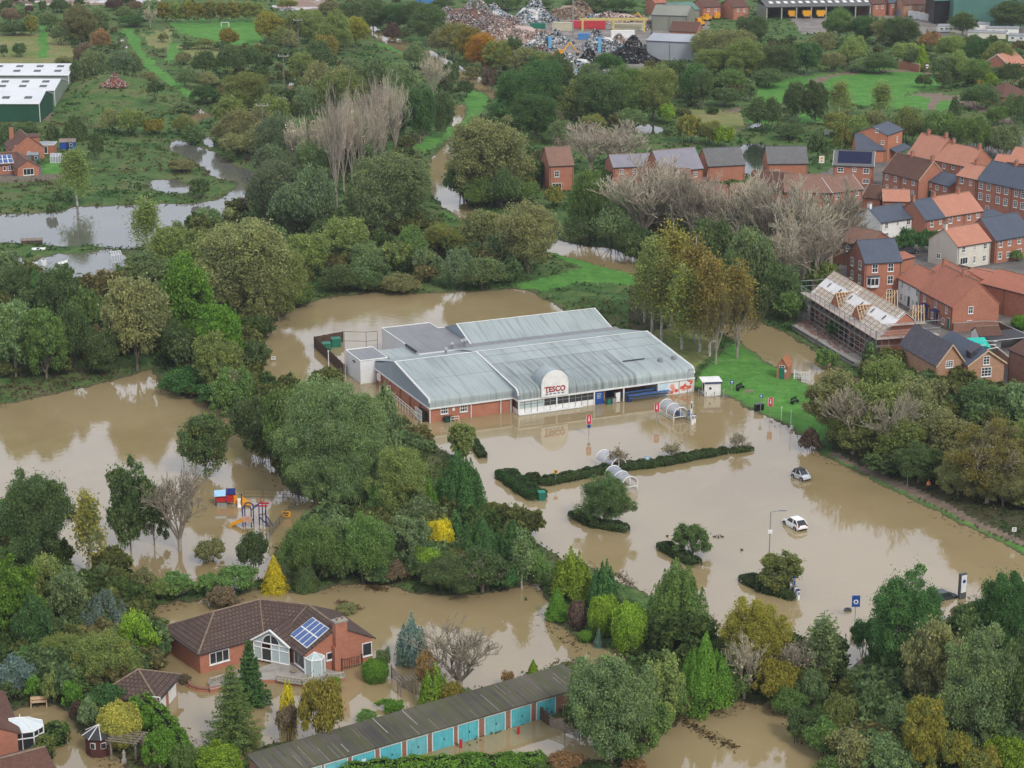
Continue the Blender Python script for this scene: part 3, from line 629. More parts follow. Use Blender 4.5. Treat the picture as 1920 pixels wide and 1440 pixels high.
def hedge(pts, w, h, col, label, group=None, z=0.0, leaf=.12, dens=95, name='hedge', cat='hedge', px=True):
    P = [G(*p) if px else Vector((*p, 0)) for p in pts]; L = [0]
    for a, b in zip(P, P[1:]): L.append(L[-1]+(b-a).length)
    tot = L[-1]; rg = np.random.default_rng(int(tot*100)); ctr = P[0]
    def at(s):
        s = min(max(s, 0), tot-1e-6)
        for i in range(len(P)-1):
            if s <= L[i+1]: break
        d = (P[i+1]-P[i]).normalized(); return P[i]+d*(s-L[i]), Vector((-d.y, d.x, 0))
    n = int((tot+w)*(w+2*h)*dens); pts_, nr = [], []
    for i in range(n):
        s = rg.uniform(-w*.45, tot+w*.45); p, q = at(s); over = max(0, -s, s-tot); d = (P[-1]-P[0]).normalized()*(s-min(max(s, 0), tot))
        hw = w/2*math.sqrt(max(.02, 1-(over/(w*.5))**2)); wob = 1+.09*math.sin(s*1.9)+.05*math.sin(s*4.3)
        a = rg.uniform(-.12, math.pi+.12); ca, sa = math.cos(a), math.sin(a); se = abs(ca)**.5*(1 if ca > 0 else -1), abs(sa)**.45*(1 if sa > 0 else -1)
        k = rg.uniform(.86, 1.02)*wob; hh = h*(1-.5*(over/(w*.5))**2)
        v = p+d+q*(se[0]*hw*k); pts_.append((v.x-ctr.x, v.y-ctr.y, max(.03, se[1]*hh*k))); nr.append((q.x*ca, q.y*ca, sa))
    ex = MB()
    for i in range(max(2, int(tot/1.2))):
        p, q = at((i+.5)*tot/max(2, int(tot/1.2))); ex.tube((p.x-ctr.x, p.y-ctr.y, -.8), (p.x-ctr.x, p.y-ctr.y, h*.8), .06, m_bark, .03, 5, False)
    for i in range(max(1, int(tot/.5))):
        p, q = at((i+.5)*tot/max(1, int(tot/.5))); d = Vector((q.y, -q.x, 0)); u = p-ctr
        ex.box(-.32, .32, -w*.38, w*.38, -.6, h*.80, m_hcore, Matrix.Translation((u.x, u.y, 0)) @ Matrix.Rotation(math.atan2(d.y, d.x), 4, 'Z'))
    o = obj(name, leaf_mesh(name, np.array(pts_), np.array(nr), leaf, ex, jit=.5)); o.location = (ctr.x, ctr.y, z); o.color = (*[x*1.7 for x in CLR[col]], 0)
    return tag(o, label, cat, group)
def undergrowth():
    """nettles, brambles and reeds covering the rough ground: leaf clumps nobody could count"""
    rg = np.random.default_rng(5); n = 84000
    U = np.stack([rg.uniform(-60, 1980, n), 1455-1460*rg.uniform(0, 1, n)**1.0], 1)
    W = Gn(U); keep = np.ones(n, bool); Pj = U+rg.normal(0, 2, U.shape)
    for polys in (LAWN, PATH, YARD, PAVED, PLOUGH, MEADOW): 
        for p in polys: keep &= ~(sdpoly(Pj, p) > -2)
    z = hgt(W); keep &= (z > .10)
    patch = vnoise(W, 9, 21)*.6+vnoise(W, 3.3, 22)*.4; keep &= rg.uniform(0, 1, n) < np.clip((patch-.26)*3.4, .08, 1)
    W, z, patch = W[keep], z[keep], patch[keep]; m = 4; N0 = len(W); k = np.repeat(np.arange(N0), m)
    hh = .25+1.15*np.clip(patch-.35, 0, 1)*rg.uniform(.4, 1.2, N0)
    P = np.concatenate([W[k]+rg.normal(0, .45, (N0*m, 2)), (z[k]+hh[k]*rg.uniform(.05, 1, N0*m))[:, None]], 1)
    far = np.clip(np.linalg.norm(W, axis=1)/330, .7, 2.2)
    hue = vnoise(W, 24, 31)
    for nm, sel, c in (('undergrowth', hue < .56, (.052, .105, .036)), ('undergrowth', (hue >= .56) & (hue < .80), (.105, .118, .05)), ('undergrowth', hue >= .80, (.12, .09, .06))):
        s = sel[k]; Q = P[s]; nr = np.tile([0, 0, 1.0], (len(Q), 1))
        o = obj(nm, leaf_mesh(nm, Q, nr, .27*far[k][s], jit=.6)); o.color = (*c, 0)
        tag(o, {0.052: 'dark green nettles and brambles over the rough ground', .105: 'olive rank grass and weeds over the rough ground', .12: 'brown dying weeds in patches on the rough ground'}[c[0]], 'undergrowth', None, 'stuff')
undergrowth()
# ---------------------------------------------------------------- trees and shrubs: kind, x, top, bottom, width in photo pixels, colour, autumn
TREES = """
@ by the far ploughed field | far hedgerow bushes
B 12 0 24 26 dg; B 55 11 26 20 pk; B 80 2 25 17 dg; B 112 0 23 46 dg; B 215 0 20 40 pk; B 252 2 24 34 br; B 235 14 38 42 gg; B 20 15 47 42 br; B 28 44 66 60 dg
T 60 27 68 28 ol .5; B 92 22 60 40 gg; T 150 8 84 70 ob; T 186 15 78 44 gg; B 115 45 85 46 gg; B 135 62 84 30 gg; B 250 28 50 60 dr; N 282 14 52 22 tw
@ beside the left meadow | meadow edge bushes
B 36 82 107 32 dg; B 8 84 107 18 dg; B 190 55 98 40 rb .2; T 160 77 142 46 br; B 215 82 95 26 dg; B 178 95 162 52 gg; B 228 95 152 60 sg; B 250 100 150 40 gg; B 172 118 162 28 sg; T 143 110 166 24 dg; B 178 145 165 24 gg; B 122 105 130 40 ob
@ beyond the mown field | yellow topped trees in a row
T 305 0 43 30 ol .55; T 328 2 43 28 ol .45; T 350 0 43 30 ol .55; T 372 1 43 28 ol .6; T 395 0 43 30 ol .5; T 418 2 42 28 ol .55; T 440 0 42 30 ol .6; T 463 1 41 28 ol .5; T 486 2 41 30 ol .45
@ on the mown field edge | bushes round the mown field
B 307 62 79 24 ob; B 258 53 64 10 dg; B 352 79 93 30 dg; B 385 72 92 44 ol; T 430 52 88 40 cr .6; T 505 18 82 54 ol .6; T 553 20 80 46 ol .2; T 525 50 95 40 ol; B 540 0 18 40 ol .4
@ left of the power line | scrub by the power line
B 385 95 145 52 dg; B 432 88 142 60 dg; B 472 85 138 46 dg; B 345 98 122 30 ob; B 390 137 166 52 ob; T 460 130 212 86 ol .3; B 432 180 245 70 ol; B 465 205 280 100 ob; B 512 180 265 70 ol; B 425 222 272 64 ob; B 490 235 300 80 ob; B 445 250 292 70 ob; B 385 160 195 60 dr; B 350 130 165 40 gg
@ right of the power line | trees right of the power line
T 580 15 82 60 ol .2; T 630 20 105 70 ol; B 598 80 138 62 dg; T 612 62 125 50 go .3; T 568 95 155 56 ol; B 598 120 190 62 ob; B 640 125 195 66 ob; B 575 160 215 50 gg; T 615 140 210 56 ol; B 660 110 160 50 gg; B 545 55 100 36 ob
@ round the rubble heap | bushes round the rubble heap
B 212 206 250 52 ob; B 248 206 254 56 ol .25; B 288 224 253 40 ol .6; B 345 216 252 46 ol .3; B 362 238 274 46 dg; L 142 212 265 52 dg; B 345 192 212 42 gg; B 292 152 182 34 dg; B 275 135 160 40 ob; L 100 228 262 30 dg; B 45 230 262 70 dg; B 15 235 275 40 dg; B 182 250 300 30 dg
@ by the left pond | trees by the left pond
W 145 268 390 84 ol; W 277 358 482 84 ol .15; B 376 334 371 40 dg; B 430 284 304 32 dg; B 460 370 406 32 pk; B 388 392 428 62 gg; B 335 418 462 50 gg; B 98 380 408 22 dg; B 15 470 520 60 gg; C 66 500 546 30 dr; B 340 300 320 60 ob
@ in the silvery willow clump | silvery willows
B 524 215 305 92 sg; B 512 270 345 80 sg; B 520 300 425 120 sg; B 588 320 445 90 sg; B 550 345 440 90 sg; B 605 370 440 70 gg; T 490 330 420 50 gg
@ in the pale poplar stand | pale poplars turning bare
P 552 222 330 48 tw; P 590 210 340 50 tw; P 632 160 398 56 tw; P 660 172 350 54 tw; P 690 152 320 56 tw; P 718 148 320 56 tw; P 742 140 300 52 tw; P 700 190 330 56 tw; P 645 195 360 50 tw; P 812 98 190 54 tw; P 675 200 345 50 tw
@ among the pale poplars | green trees among the pale poplars
T 672 225 330 60 dr; T 625 230 330 60 gg; T 585 250 340 56 gg; T 700 110 205 66 gg; T 752 112 215 66 gg; T 735 180 260 60 dr; T 660 130 215 60 ol
@ on the near river bank | big trees along the near river bank
T 788 158 270 66 dr; T 828 165 258 52 dg; T 760 150 250 60 dr; B 872 152 182 38 dg; B 846 118 165 34 dg; B 835 140 185 30 dg; T 730 275 440 150 gg; T 690 320 450 96 gg; T 780 300 400 70 gg; T 650 400 500 92 ol; B 690 455 516 72 gg; B 770 428 500 70 mg; B 830 420 482 88 ol .35; B 800 470 520 60 gg; B 860 470 545 70 sg; B 905 480 550 84 gg; B 745 455 510 60 ol; B 1010 420 470 60 gg; T 905 388 470 84 ob; T 990 376 512 130 ob; B 940 440 505 60 gg
@ beside the scrapyard road | dark trees beside the scrapyard
T 660 0 62 60 dg; T 700 0 60 60 dg; T 742 3 60 62 dr; T 780 0 62 60 dg; T 803 8 84 72 dg; B 736 45 82 36 pk; T 668 28 90 54 yg .6; T 645 30 82 36 ol .4; B 780 82 130 52 gg; T 620 0 40 50 ob; B 830 0 14 50 dg; B 940 0 12 80 dg; B 1010 0 14 60 dg; B 1100 0 14 90 dg; B 1160 2 20 70 dr
@ along the scrapyard fence | autumn trees along the scrapyard
T 852 38 112 60 ob .4; T 880 45 122 56 go .5; T 905 58 132 66 or_ .3; T 932 72 142 56 ol .4; B 825 52 108 46 ob; T 958 68 132 48 dg; T 985 85 150 66 ob .2; T 1012 92 152 56 ol; B 920 112 140 34 rb .2; B 1140 100 145 60 dr; B 1105 118 160 50 gg
@ on the far river bank | trees on the far river bank
T 978 122 235 104 dr; T 1015 105 225 96 dr; T 1045 98 200 76 dg; T 950 185 240 76 dr; T 1005 170 262 90 dr; B 917 130 175 26 pk; B 885 124 152 32 ob; T 918 212 378 158 ob; B 872 300 380 84 dg; B 905 335 392 70 mg; B 985 340 386 58 mg; B 1035 203 245 52 br; B 945 320 392 60 dg; B 1000 300 350 60 dg; B 1050 225 270 56 gg
@ between scrapyard and pond | wood between scrapyard and pond
T 1075 150 228 70 ol; T 1125 130 232 96 dg; T 1172 122 226 100 mg; T 1225 118 224 100 ol; B 1092 172 218 42 ol .4; B 1248 196 232 40 yg; B 1290 215 270 46 ol .5; B 1330 228 272 60 ol .35; B 1355 238 276 42 yg; B 1180 205 240 70 gg; B 1110 215 248 60 ol .4; T 1265 110 175 60 dg
@ by the riverside brick house | trees round the brick house
N 1108 225 320 96 tw; N 1160 225 320 110 tw; N 1050 255 330 50 tb; B 1108 320 452 104 mg; N 1205 295 460 150 tw; N 1250 300 455 130 tw; B 1150 380 470 90 gg; B 1040 350 390 40 ol .5; B 1090 400 465 70 dg; B 1180 420 480 70 dg
@ behind the park lawn | wood behind the park lawn
B 1325 58 118 76 ob; B 1372 55 122 84 ob; T 1408 25 88 70 dg; T 1340 88 142 80 ol; T 1398 72 150 80 ol; T 1455 80 150 76 dg; T 1512 75 140 62 dr; T 1572 14 76 62 mg; T 1622 26 80 62 dr; T 1690 28 88 72 dg; T 1655 30 84 50 ob; B 1600 72 128 62 ol; B 1560 98 135 50 ob; B 1650 100 138 70 dg; C 1728 80 134 32 yg; T 1804 20 68 54 dg; T 1895 0 58 90 dg; B 1745 62 95 50 rb; T 1782 62 116 66 ol; B 1832 72 125 60 dr; B 1872 82 132 60 ol; B 1770 102 148 60 gg; B 1830 112 165 70 mg; B 1712 95 130 40 dg; B 1700 80 120 60 ol; B 1540 60 110 60 ob; B 1620 110 136 60 gg; B 1440 130 165 70 dg; B 1370 130 175 66 mg
@ round the park lawn | trees round the park lawn
B 1730 140 165 34 dg; B 1768 135 165 32 dg; B 1838 158 205 80 dg; B 1856 138 172 32 yg; B 1838 150 170 16 or_; B 1892 118 162 50 dg; B 1900 180 235 60 dg; B 1868 200 238 50 mg; L 1790 175 216 24 dg; B 1300 125 195 66 dr; T 1318 128 205 46 dg; T 1405 146 190 28 gg; B 1430 186 246 78 dg; T 1490 148 232 52 dg; T 1528 148 232 56 dg; W 1572 146 226 62 ol; W 1652 146 222 62 ol; B 1570 210 256 60 ol .4; B 1700 205 272 64 ol; B 1760 210 282 76 mg; B 1820 218 292 84 mg; B 1885 238 300 70 gg; B 1640 208 260 60 ob; B 1532 252 302 40 dg; B 1612 218 262 60 ol; B 1580 235 290 40 ol .4; B 1480 232 262 60 dg; B 1850 240 290 60 ob; B 1360 165 200 70 dg; B 1795 95 150 44 ol
@ before the long terrace | bare trees in front of the terrace
N 1300 318 475 100 tg; N 1345 330 482 100 tg; N 1392 322 488 104 tw; N 1450 328 505 120 tg; N 1505 340 525 126 tw; N 1556 338 508 110 tg; N 1592 368 484 76 tb; N 1420 370 500 100 tg; N 1525 412 545 96 tg; N 1470 410 545 90 tw; N 1268 330 440 90 tg; N 1235 322 455 90 tw
@ between birches and bare trees | dark bushes behind the birches
B 1330 418 530 106 dg; B 1405 428 555 96 gg; B 1462 495 585 84 dg; B 1482 548 602 66 mg; B 1290 400 460 80 gg; B 1540 490 545 60 ol; B 1370 480 580 90 dg; B 1435 540 600 50 dg; B 1200 440 500 60 dg; B 1245 500 590 90 dg
@ in the birch grove | autumn birches beside the supermarket
W 1258 402 612 116 go; W 1222 432 625 100 ol .3; W 1300 428 640 104 go; W 1330 462 668 96 go; W 1380 474 645 96 go; W 1240 470 640 96 ol .3; W 1278 480 655 100 ol .4; W 1312 500 660 96 ol .3; W 1208 470 604 70 ol
N 1342 545 684 66 go; N 1382 540 672 62 go
@ left of the peninsula | trees left of the peninsula
T 355 474 662 112 bg; T 258 505 695 124 ob; T 412 562 692 116 bg; T 410 620 740 100 ol .2; T 30 555 706 96 gg; T 88 568 712 90 mg; B 140 575 690 74 dg; B 195 620 706 80 dg; T 115 490 600 90 dg; B 92 512 570 62 dr; B 165 545 628 66 mg; B 30 500 570 70 dg; T 285 470 560 110 gg; T 330 418 520 100 ol; B 60 600 690 90 dr; B 220 560 640 70 dg; B 320 590 680 80 dg; B 20 600 690 60 dg; B 350 620 700 70 dg
@ in the olive willow mass | olive willows above the pond
T 462 398 592 200 ob; T 385 428 525 110 ol; T 522 455 605 124 ol; T 578 430 522 92 ol; T 500 470 610 90 ob; B 640 500 550 80 dg; B 430 510 600 110 ob; B 560 530 580 70 mg; B 745 515 550 90 ob; B 690 510 548 70 dg
@ on the ivy peninsula | trees on the ivy peninsula
B 345 690 745 96 dr; B 440 692 782 90 mg; B 470 745 850 90 dg; B 430 735 785 70 mg; B 495 790 870 70 dg; N 440 690 780 60 tb; B 400 720 765 60 dr; B 480 640 700 60 dg
@ in the big willow belt | big willows left of the car park
T 635 698 945 210 gg; B 545 728 890 110 mg; T 690 790 960 110 gg; B 610 830 965 110 gg; B 660 850 970 110 gg; T 752 830 985 110 ol .2; B 560 830 930 80 mg; T 720 720 900 70 gg; B 790 930 1010 90 gg; B 715 900 985 70 mg
@ standing in the left lake | trees standing in the left lake
T 386 762 896 108 dg .25
T 72 878 1080 144 dg; W 172 905 1096 84 ob .5; T 246 864 1040 90 dg .15; N 338 866 1040 128 tb; T 290 900 1030 70 dg; B 395 1010 1060 70 ob
@ at the supermarket corner | trees at the supermarket corner
T 866 788 872 54 ol; L 862 836 985 112 dr; L 805 882 992 44 bg
@ in the garden belt | garden belt shrubs
L 905 965 1075 100 dr; L 962 975 1078 90 dr; L 850 950 1050 90 dr; L 800 985 1060 70 dg; T 760 958 1065 90 gg; B 588 980 1096 116 mg; B 690 972 1098 112 mg; B 635 965 1060 80 gg; B 640 985 1075 70 dg; D 826 972 1050 56 ye .3; D 803 1022 1082 62 yg; B 905 1030 1112 100 dg; C 918 1000 1062 52 bd; W 978 985 1110 66 gg; B 845 1045 1116 130 dg; B 746 1050 1096 44 br; N 905 1040 1112 72 tb; B 780 1035 1090 60 dg; B 865 1010 1060 50 gg; B 1015 1068 1104 26 mg; C 888 1005 1030 18 ye; B 1000 1030 1090 60 mg; B 720 1050 1098 60 dr; B 950 1055 1112 60 dr
@ above the bungalow | shrubs above the bungalow
B 474 994 1082 64 dg; C 515 1040 1118 54 ye; C 574 1019 1114 50 dg; B 442 1058 1112 92 mg; B 335 1074 1122 90 mg .15; B 270 1065 1118 60 ob; B 420 1097 1148 66 br; B 245 1090 1140 50 mg; B 300 1085 1128 60 ol; B 520 1085 1110 50 dg; B 390 1075 1118 50 mg
@ at the left frame edge | large garden trees on the left
T 36 1052 1215 96 bg; T 92 1035 1150 80 ol .2; B 135 1068 1180 90 gg; B 70 1120 1240 80 dr; B 20 1020 1080 60 mg; B 190 1060 1110 60 gg
@ left of the bungalow | garden shrubs left of the bungalow
L 198 1102 1205 116 bl; T 258 1142 1262 84 yg; B 120 1190 1262 110 ol .3; B 205 1190 1296 126 ol .25; B 62 1205 1265 70 mg; B 282 1215 1265 52 dg; B 32 1232 1310 84 bd; B 62 1262 1316 44 bg; B 96 1262 1328 36 ol; B 138 1278 1338 44 bg; B 200 1280 1335 80 dr; B 168 1310 1375 50 gg; D 226 1316 1402 82 cr; B 250 1325 1385 60 bg; B 150 1315 1360 34 pk; B 28 1180 1230 40 mg; B 160 1240 1300 90 mg; B 262 1275 1300 30 dg; B 265 1310 1350 40 mg; B 20 1270 1320 50 dg
@ in front of the bungalow | trees in front of the bungalow
S 470 1198 1335 82 dr; S 438 1245 1425 150 mg; B 410 1396 1450 110 yg; L 541 1266 1376 38 ye; B 602 1272 1404 104 ol .6; B 540 1320 1390 50 br; D 703 1234 1284 52 bg; B 718 1213 1270 36 gg; B 626 1268 1302 34 bg; B 345 1262 1290 28 br; B 300 1370 1450 80 bg; B 345 1395 1455 60 mg; B 690 1332 1358 54 mg
@ on the flooded lawn | shrubs on the flooded lawn
L 772 1138 1258 68 bd; N 862 1160 1296 134 tb; B 800 1220 1300 56 rb; L 815 1238 1332 62 yg; B 845 1275 1330 62 ol .6; B 735 1310 1340 60 bg; C 986 1118 1133 9 dg; B 650 1130 1155 46 ob; C 1000 1236 1272 26 yg; B 952 1258 1288 26 rb; B 1045 1250 1278 60 gg; B 870 1290 1320 60 gg
@ right of the flooded lawn | conifers right of the flooded lawn
L 1072 1016 1132 86 yg; L 1132 1046 1150 72 dr; C 1045 1100 1165 48 bg; D 1083 1126 1182 36 pk; D 1133 1114 1192 62 yg; D 1179 1128 1228 68 yg; D 1098 1181 1205 30 bg; C 1122 1178 1218 21 bd; L 1268 1040 1215 140 mg; B 1170 1120 1180 40 dg; B 1165 1190 1228 40 bg; B 1240 1150 1220 70 dg
@ behind the turquoise garages | trees behind the turquoise garages
T 1148 1218 1430 168 gg; T 1100 1240 1390 100 gg; T 1200 1300 1432 110 mg; T 1238 1228 1370 96 ol; L 1322 1184 1340 116 bg; B 1090 1300 1390 80 dg; B 1265 1280 1360 60 mg; B 1360 1250 1330 80 mg; B 1150 1360 1440 90 mg
@ by the bottom lane | trees by the bottom lane
T 1418 1118 1275 130 ol .65; W 1540 1140 1305 100 gg; N 1395 1190 1310 90 tw; B 1455 1235 1325 90 ol .6; B 1520 1255 1330 60 gg; N 1500 1190 1300 90 tg; B 1480 1290 1350 70 mg; B 1335 1190 1235 50 gg; B 1500 1330 1400 70 dg; B 1545 1350 1425 80 mg; B 1570 1300 1390 60 ol .3; B 1600 1370 1460 110 ob; B 1660 1380 1470 110 gg; B 1560 1420 1480 80 mg
@ at the bottom right | trees at the bottom right
T 1692 1072 1290 160 dr; T 1875 1062 1270 130 dr; T 1742 1155 1345 110 ob .3; T 1830 1180 1415 150 gg; T 1800 1140 1300 100 dg; T 1725 1300 1460 96 ol .6; B 1885 1380 1460 90 yg; T 1910 1200 1420 100 dg; B 1790 1370 1460 80 ol .5; B 1660 1200 1290 90 dr; B 1840 1400 1470 90 ol .5; B 1770 1250 1330 80 ol .3; B 1680 1320 1400 60 gg; B 1620 1160 1230 60 dr
@ beside the dry footpath | trees beside the footpath
T 1555 690 820 118 ob .15; T 1640 705 845 126 ol; T 1702 700 830 110 ob; T 1765 762 880 116 ob; T 1855 785 940 150 ob .4; T 1915 780 930 96 ol; T 1622 775 858 110 ol; T 1722 830 905 96 dg; T 1795 850 930 90 ob; T 1585 765 838 86 ol; L 1630 632 700 40 dg; T 1662 662 752 90 ol; T 1690 780 880 106 ol; B 1840 715 785 84 dg; B 1900 720 790 76 gg; B 1755 712 770 70 ob; B 1518 805 852 46 pk; T 1880 860 950 100 ob; T 1655 845 890 80 dg; B 1772 900 925 30 pk; B 1550 655 700 46 mg
N 1600 720 850 110 tg; N 1680 730 870 110 tg; N 1850 800 945 120 tg
@ on the car park island | car park island trees
T 1135 884 992 106 dg; T 1298 977 1052 78 dg .1; T 1460 1032 1112 92 ol .2
N 1384 808 852 38 tg; N 1260 832 862 36 tb; N 1160 840 885 34 tb
@ along the bottom edge | plants along the bottom edge
B 1060 1408 1450 66 rb; B 1190 1420 1460 60 rb; B 960 1412 1450 80 bg; B 880 1414 1450 90 bg; B 1020 1418 1450 60 mg; B 790 1420 1455 90 yg; B 700 1432 1460 60 yg
@ in the town gardens | town garden bushes
B 1700 430 474 52 dr; B 1738 432 474 46 dr; D 1915 590 618 40 bg; B 1905 470 490 30 mg; B 1610 462 520 40 ob; B 1730 288 315 40 dg; B 1850 570 590 30 bg; B 1575 600 640 60 dr
"""
def parse_trees():
    place = group = ''
    for line in TREES.strip().split('\n'):
        if line.startswith('@'):
            a, b = line[1:].split('|'); place, group = a.strip(), b.strip(); continue
        for it in line.split(';'):
            q = it.split()
            if len(q) < 6: continue
            plant(q[0], *map(float, q[1:5]), q[5], place, group, float(q[6]) if len(q) > 6 else 0.0)
parse_trees(); plant_all()
for pts, w, h, col, lab in [
  ([(948, 893), (990, 925), (1003, 932)], 3.4, 1.15, 'dr', 'broad clipped evergreen hedge beside the green bin'),
  ([(997, 897), (1006, 908)], 2.0, 1.0, 'dg', 'short rounded hedge between the broad hedge and the long hedge'),
  ([(1022, 908), (1100, 893), (1150, 882), (1224, 874)], 2.2, 1.15, 'dg', 'longest clipped dark hedge behind the trolley shelter in the flood'),
  ([(1236, 872), (1260, 868), (1308, 858)], 2.1, 1.1, 'dg', 'dark clipped hedge with a small bare tree growing from it'),
  ([(1318, 857), (1340, 853)], 2.0, 1.05, 'dg', 'short dark hedge block, second from the right end'),
  ([(1350, 851), (1360, 849)], 1.5, .9, 'dg', 'smallest dark hedge block near the right end'),
  ([(1376, 848), (1404, 844)], 1.6, .75, 'mg', 'low shaggy hedge block with a bare sapling, right end of row'),
  ([(1082, 968), (1110, 985), (1168, 994)], 2.3, 1.0, 'dg', 'curved dark hedge under the largest car park tree'),
  ([(1245, 1028), (1268, 1042), (1300, 1058)], 2.2, 1.0, 'dg', 'dark hedge under the middle car park island tree'),
  ([(1402, 1090), (1435, 1108), (1482, 1120)], 2.3, 1.1, 'dg', 'dark hedge beside the charging posts'),
  ([(888, 832), (905, 858)], 1.5, .9, 'dg', 'dark hedge at the supermarket corner behind the small tree')]:
    hedge(pts, w, h, col, lab, 'clipped hedges in the car park')
hedge([(262, 1345), (300, 1375), (335, 1425), (350, 1460)], 2.6, 2.6, 'bg', 'tall bright conifer hedge beside the flooded drive', None, .2, .16, 40)
hedge([(640, 1462), (760, 1452), (880, 1446), (1010, 1442)], 2.4, 1.6, 'bg', 'feathery green hedge across from the turquoise garage doors', None, .1, .15, 40)
hedge([(62, 1455), (88, 1420)], 1.8, 2.2, 'ol', 'tall olive green hedge beside the conservatory', None, .3, .15, 45)
hedge([(100, 1398), (112, 1388)], 2.4, 2.0, 'mg', 'rounded green hedge block in front of the olive hedge', None, .2, .15, 45)
# ---------------------------------------------------------------- houses
WM = {}
def window_meshes(w, h, style):
    k = (round(w, 1), round(h, 1), style)
    if k in WM: return WM[k]
    f = MB(); b = .11; a, c = w/2, h/2; y0, y1 = -.07, .03
    f.box(-a, -a+b, y0, y1, -c, c, m_white); f.box(a-b, a, y0, y1, -c, c, m_white)
    f.box(-a+b, a-b, y0, y1, c-b, c, m_white); f.box(-a+b, a-b, y0, y1, -c, -c+b, m_white)
    nx, nz_ = {'s': (1, 2), 'g': (2, 3), 'c': (2, 2), 'b': (3, 2), 't': (3, 3), 'p': (1, 1), 'v': (3, 1), 'd': (2, 3)}[style]
    for i in range(1, nx): x = -a+w*i/nx; f.box(x-.035, x+.035, y0+.01, y1, -c+b, c-b, m_white)
    for i in range(1, nz_): z = -c+h*i/nz_; f.box(-a+b, a-b, y0+.015, y1-.01, z-.04, z+.04, m_white)
    f.box(-a-.06, a+.06, y0-.08, y1-.02, -c-.09, -c-.002, m_white)
    g = MB().poly([(-a+b, -.015, -c+b), (a-b, -.015, -c+b), (a-b, -.015, c-b), (-a+b, -.015, c-b)], m_glass)
    WM[k] = (f.mesh('window'), g.mesh('pane')); return WM[k]
def add_window(parent, x, y, z, rz, w, h, style='c'):
    fm, gm = window_meshes(w, h, style)
    o = obj('window', fm, parent, Matrix.Translation((x, y, z)) @ Matrix.Rotation(rz, 4, 'Z')); obj('pane', gm, o); return o
def hit(root, px, py, P, n):
    """point (in root's frame) where the sight line through a photo pixel meets the wall plane"""
    Mi = root.matrix_basis.inverted(); o = Mi @ Vector((0, 0, CAMH)); d = (Mi.to_3x3() @ ray(px, py)); n = Vector(n)
    return o+d*((Vector(P)-o).dot(n)/d.dot(n))
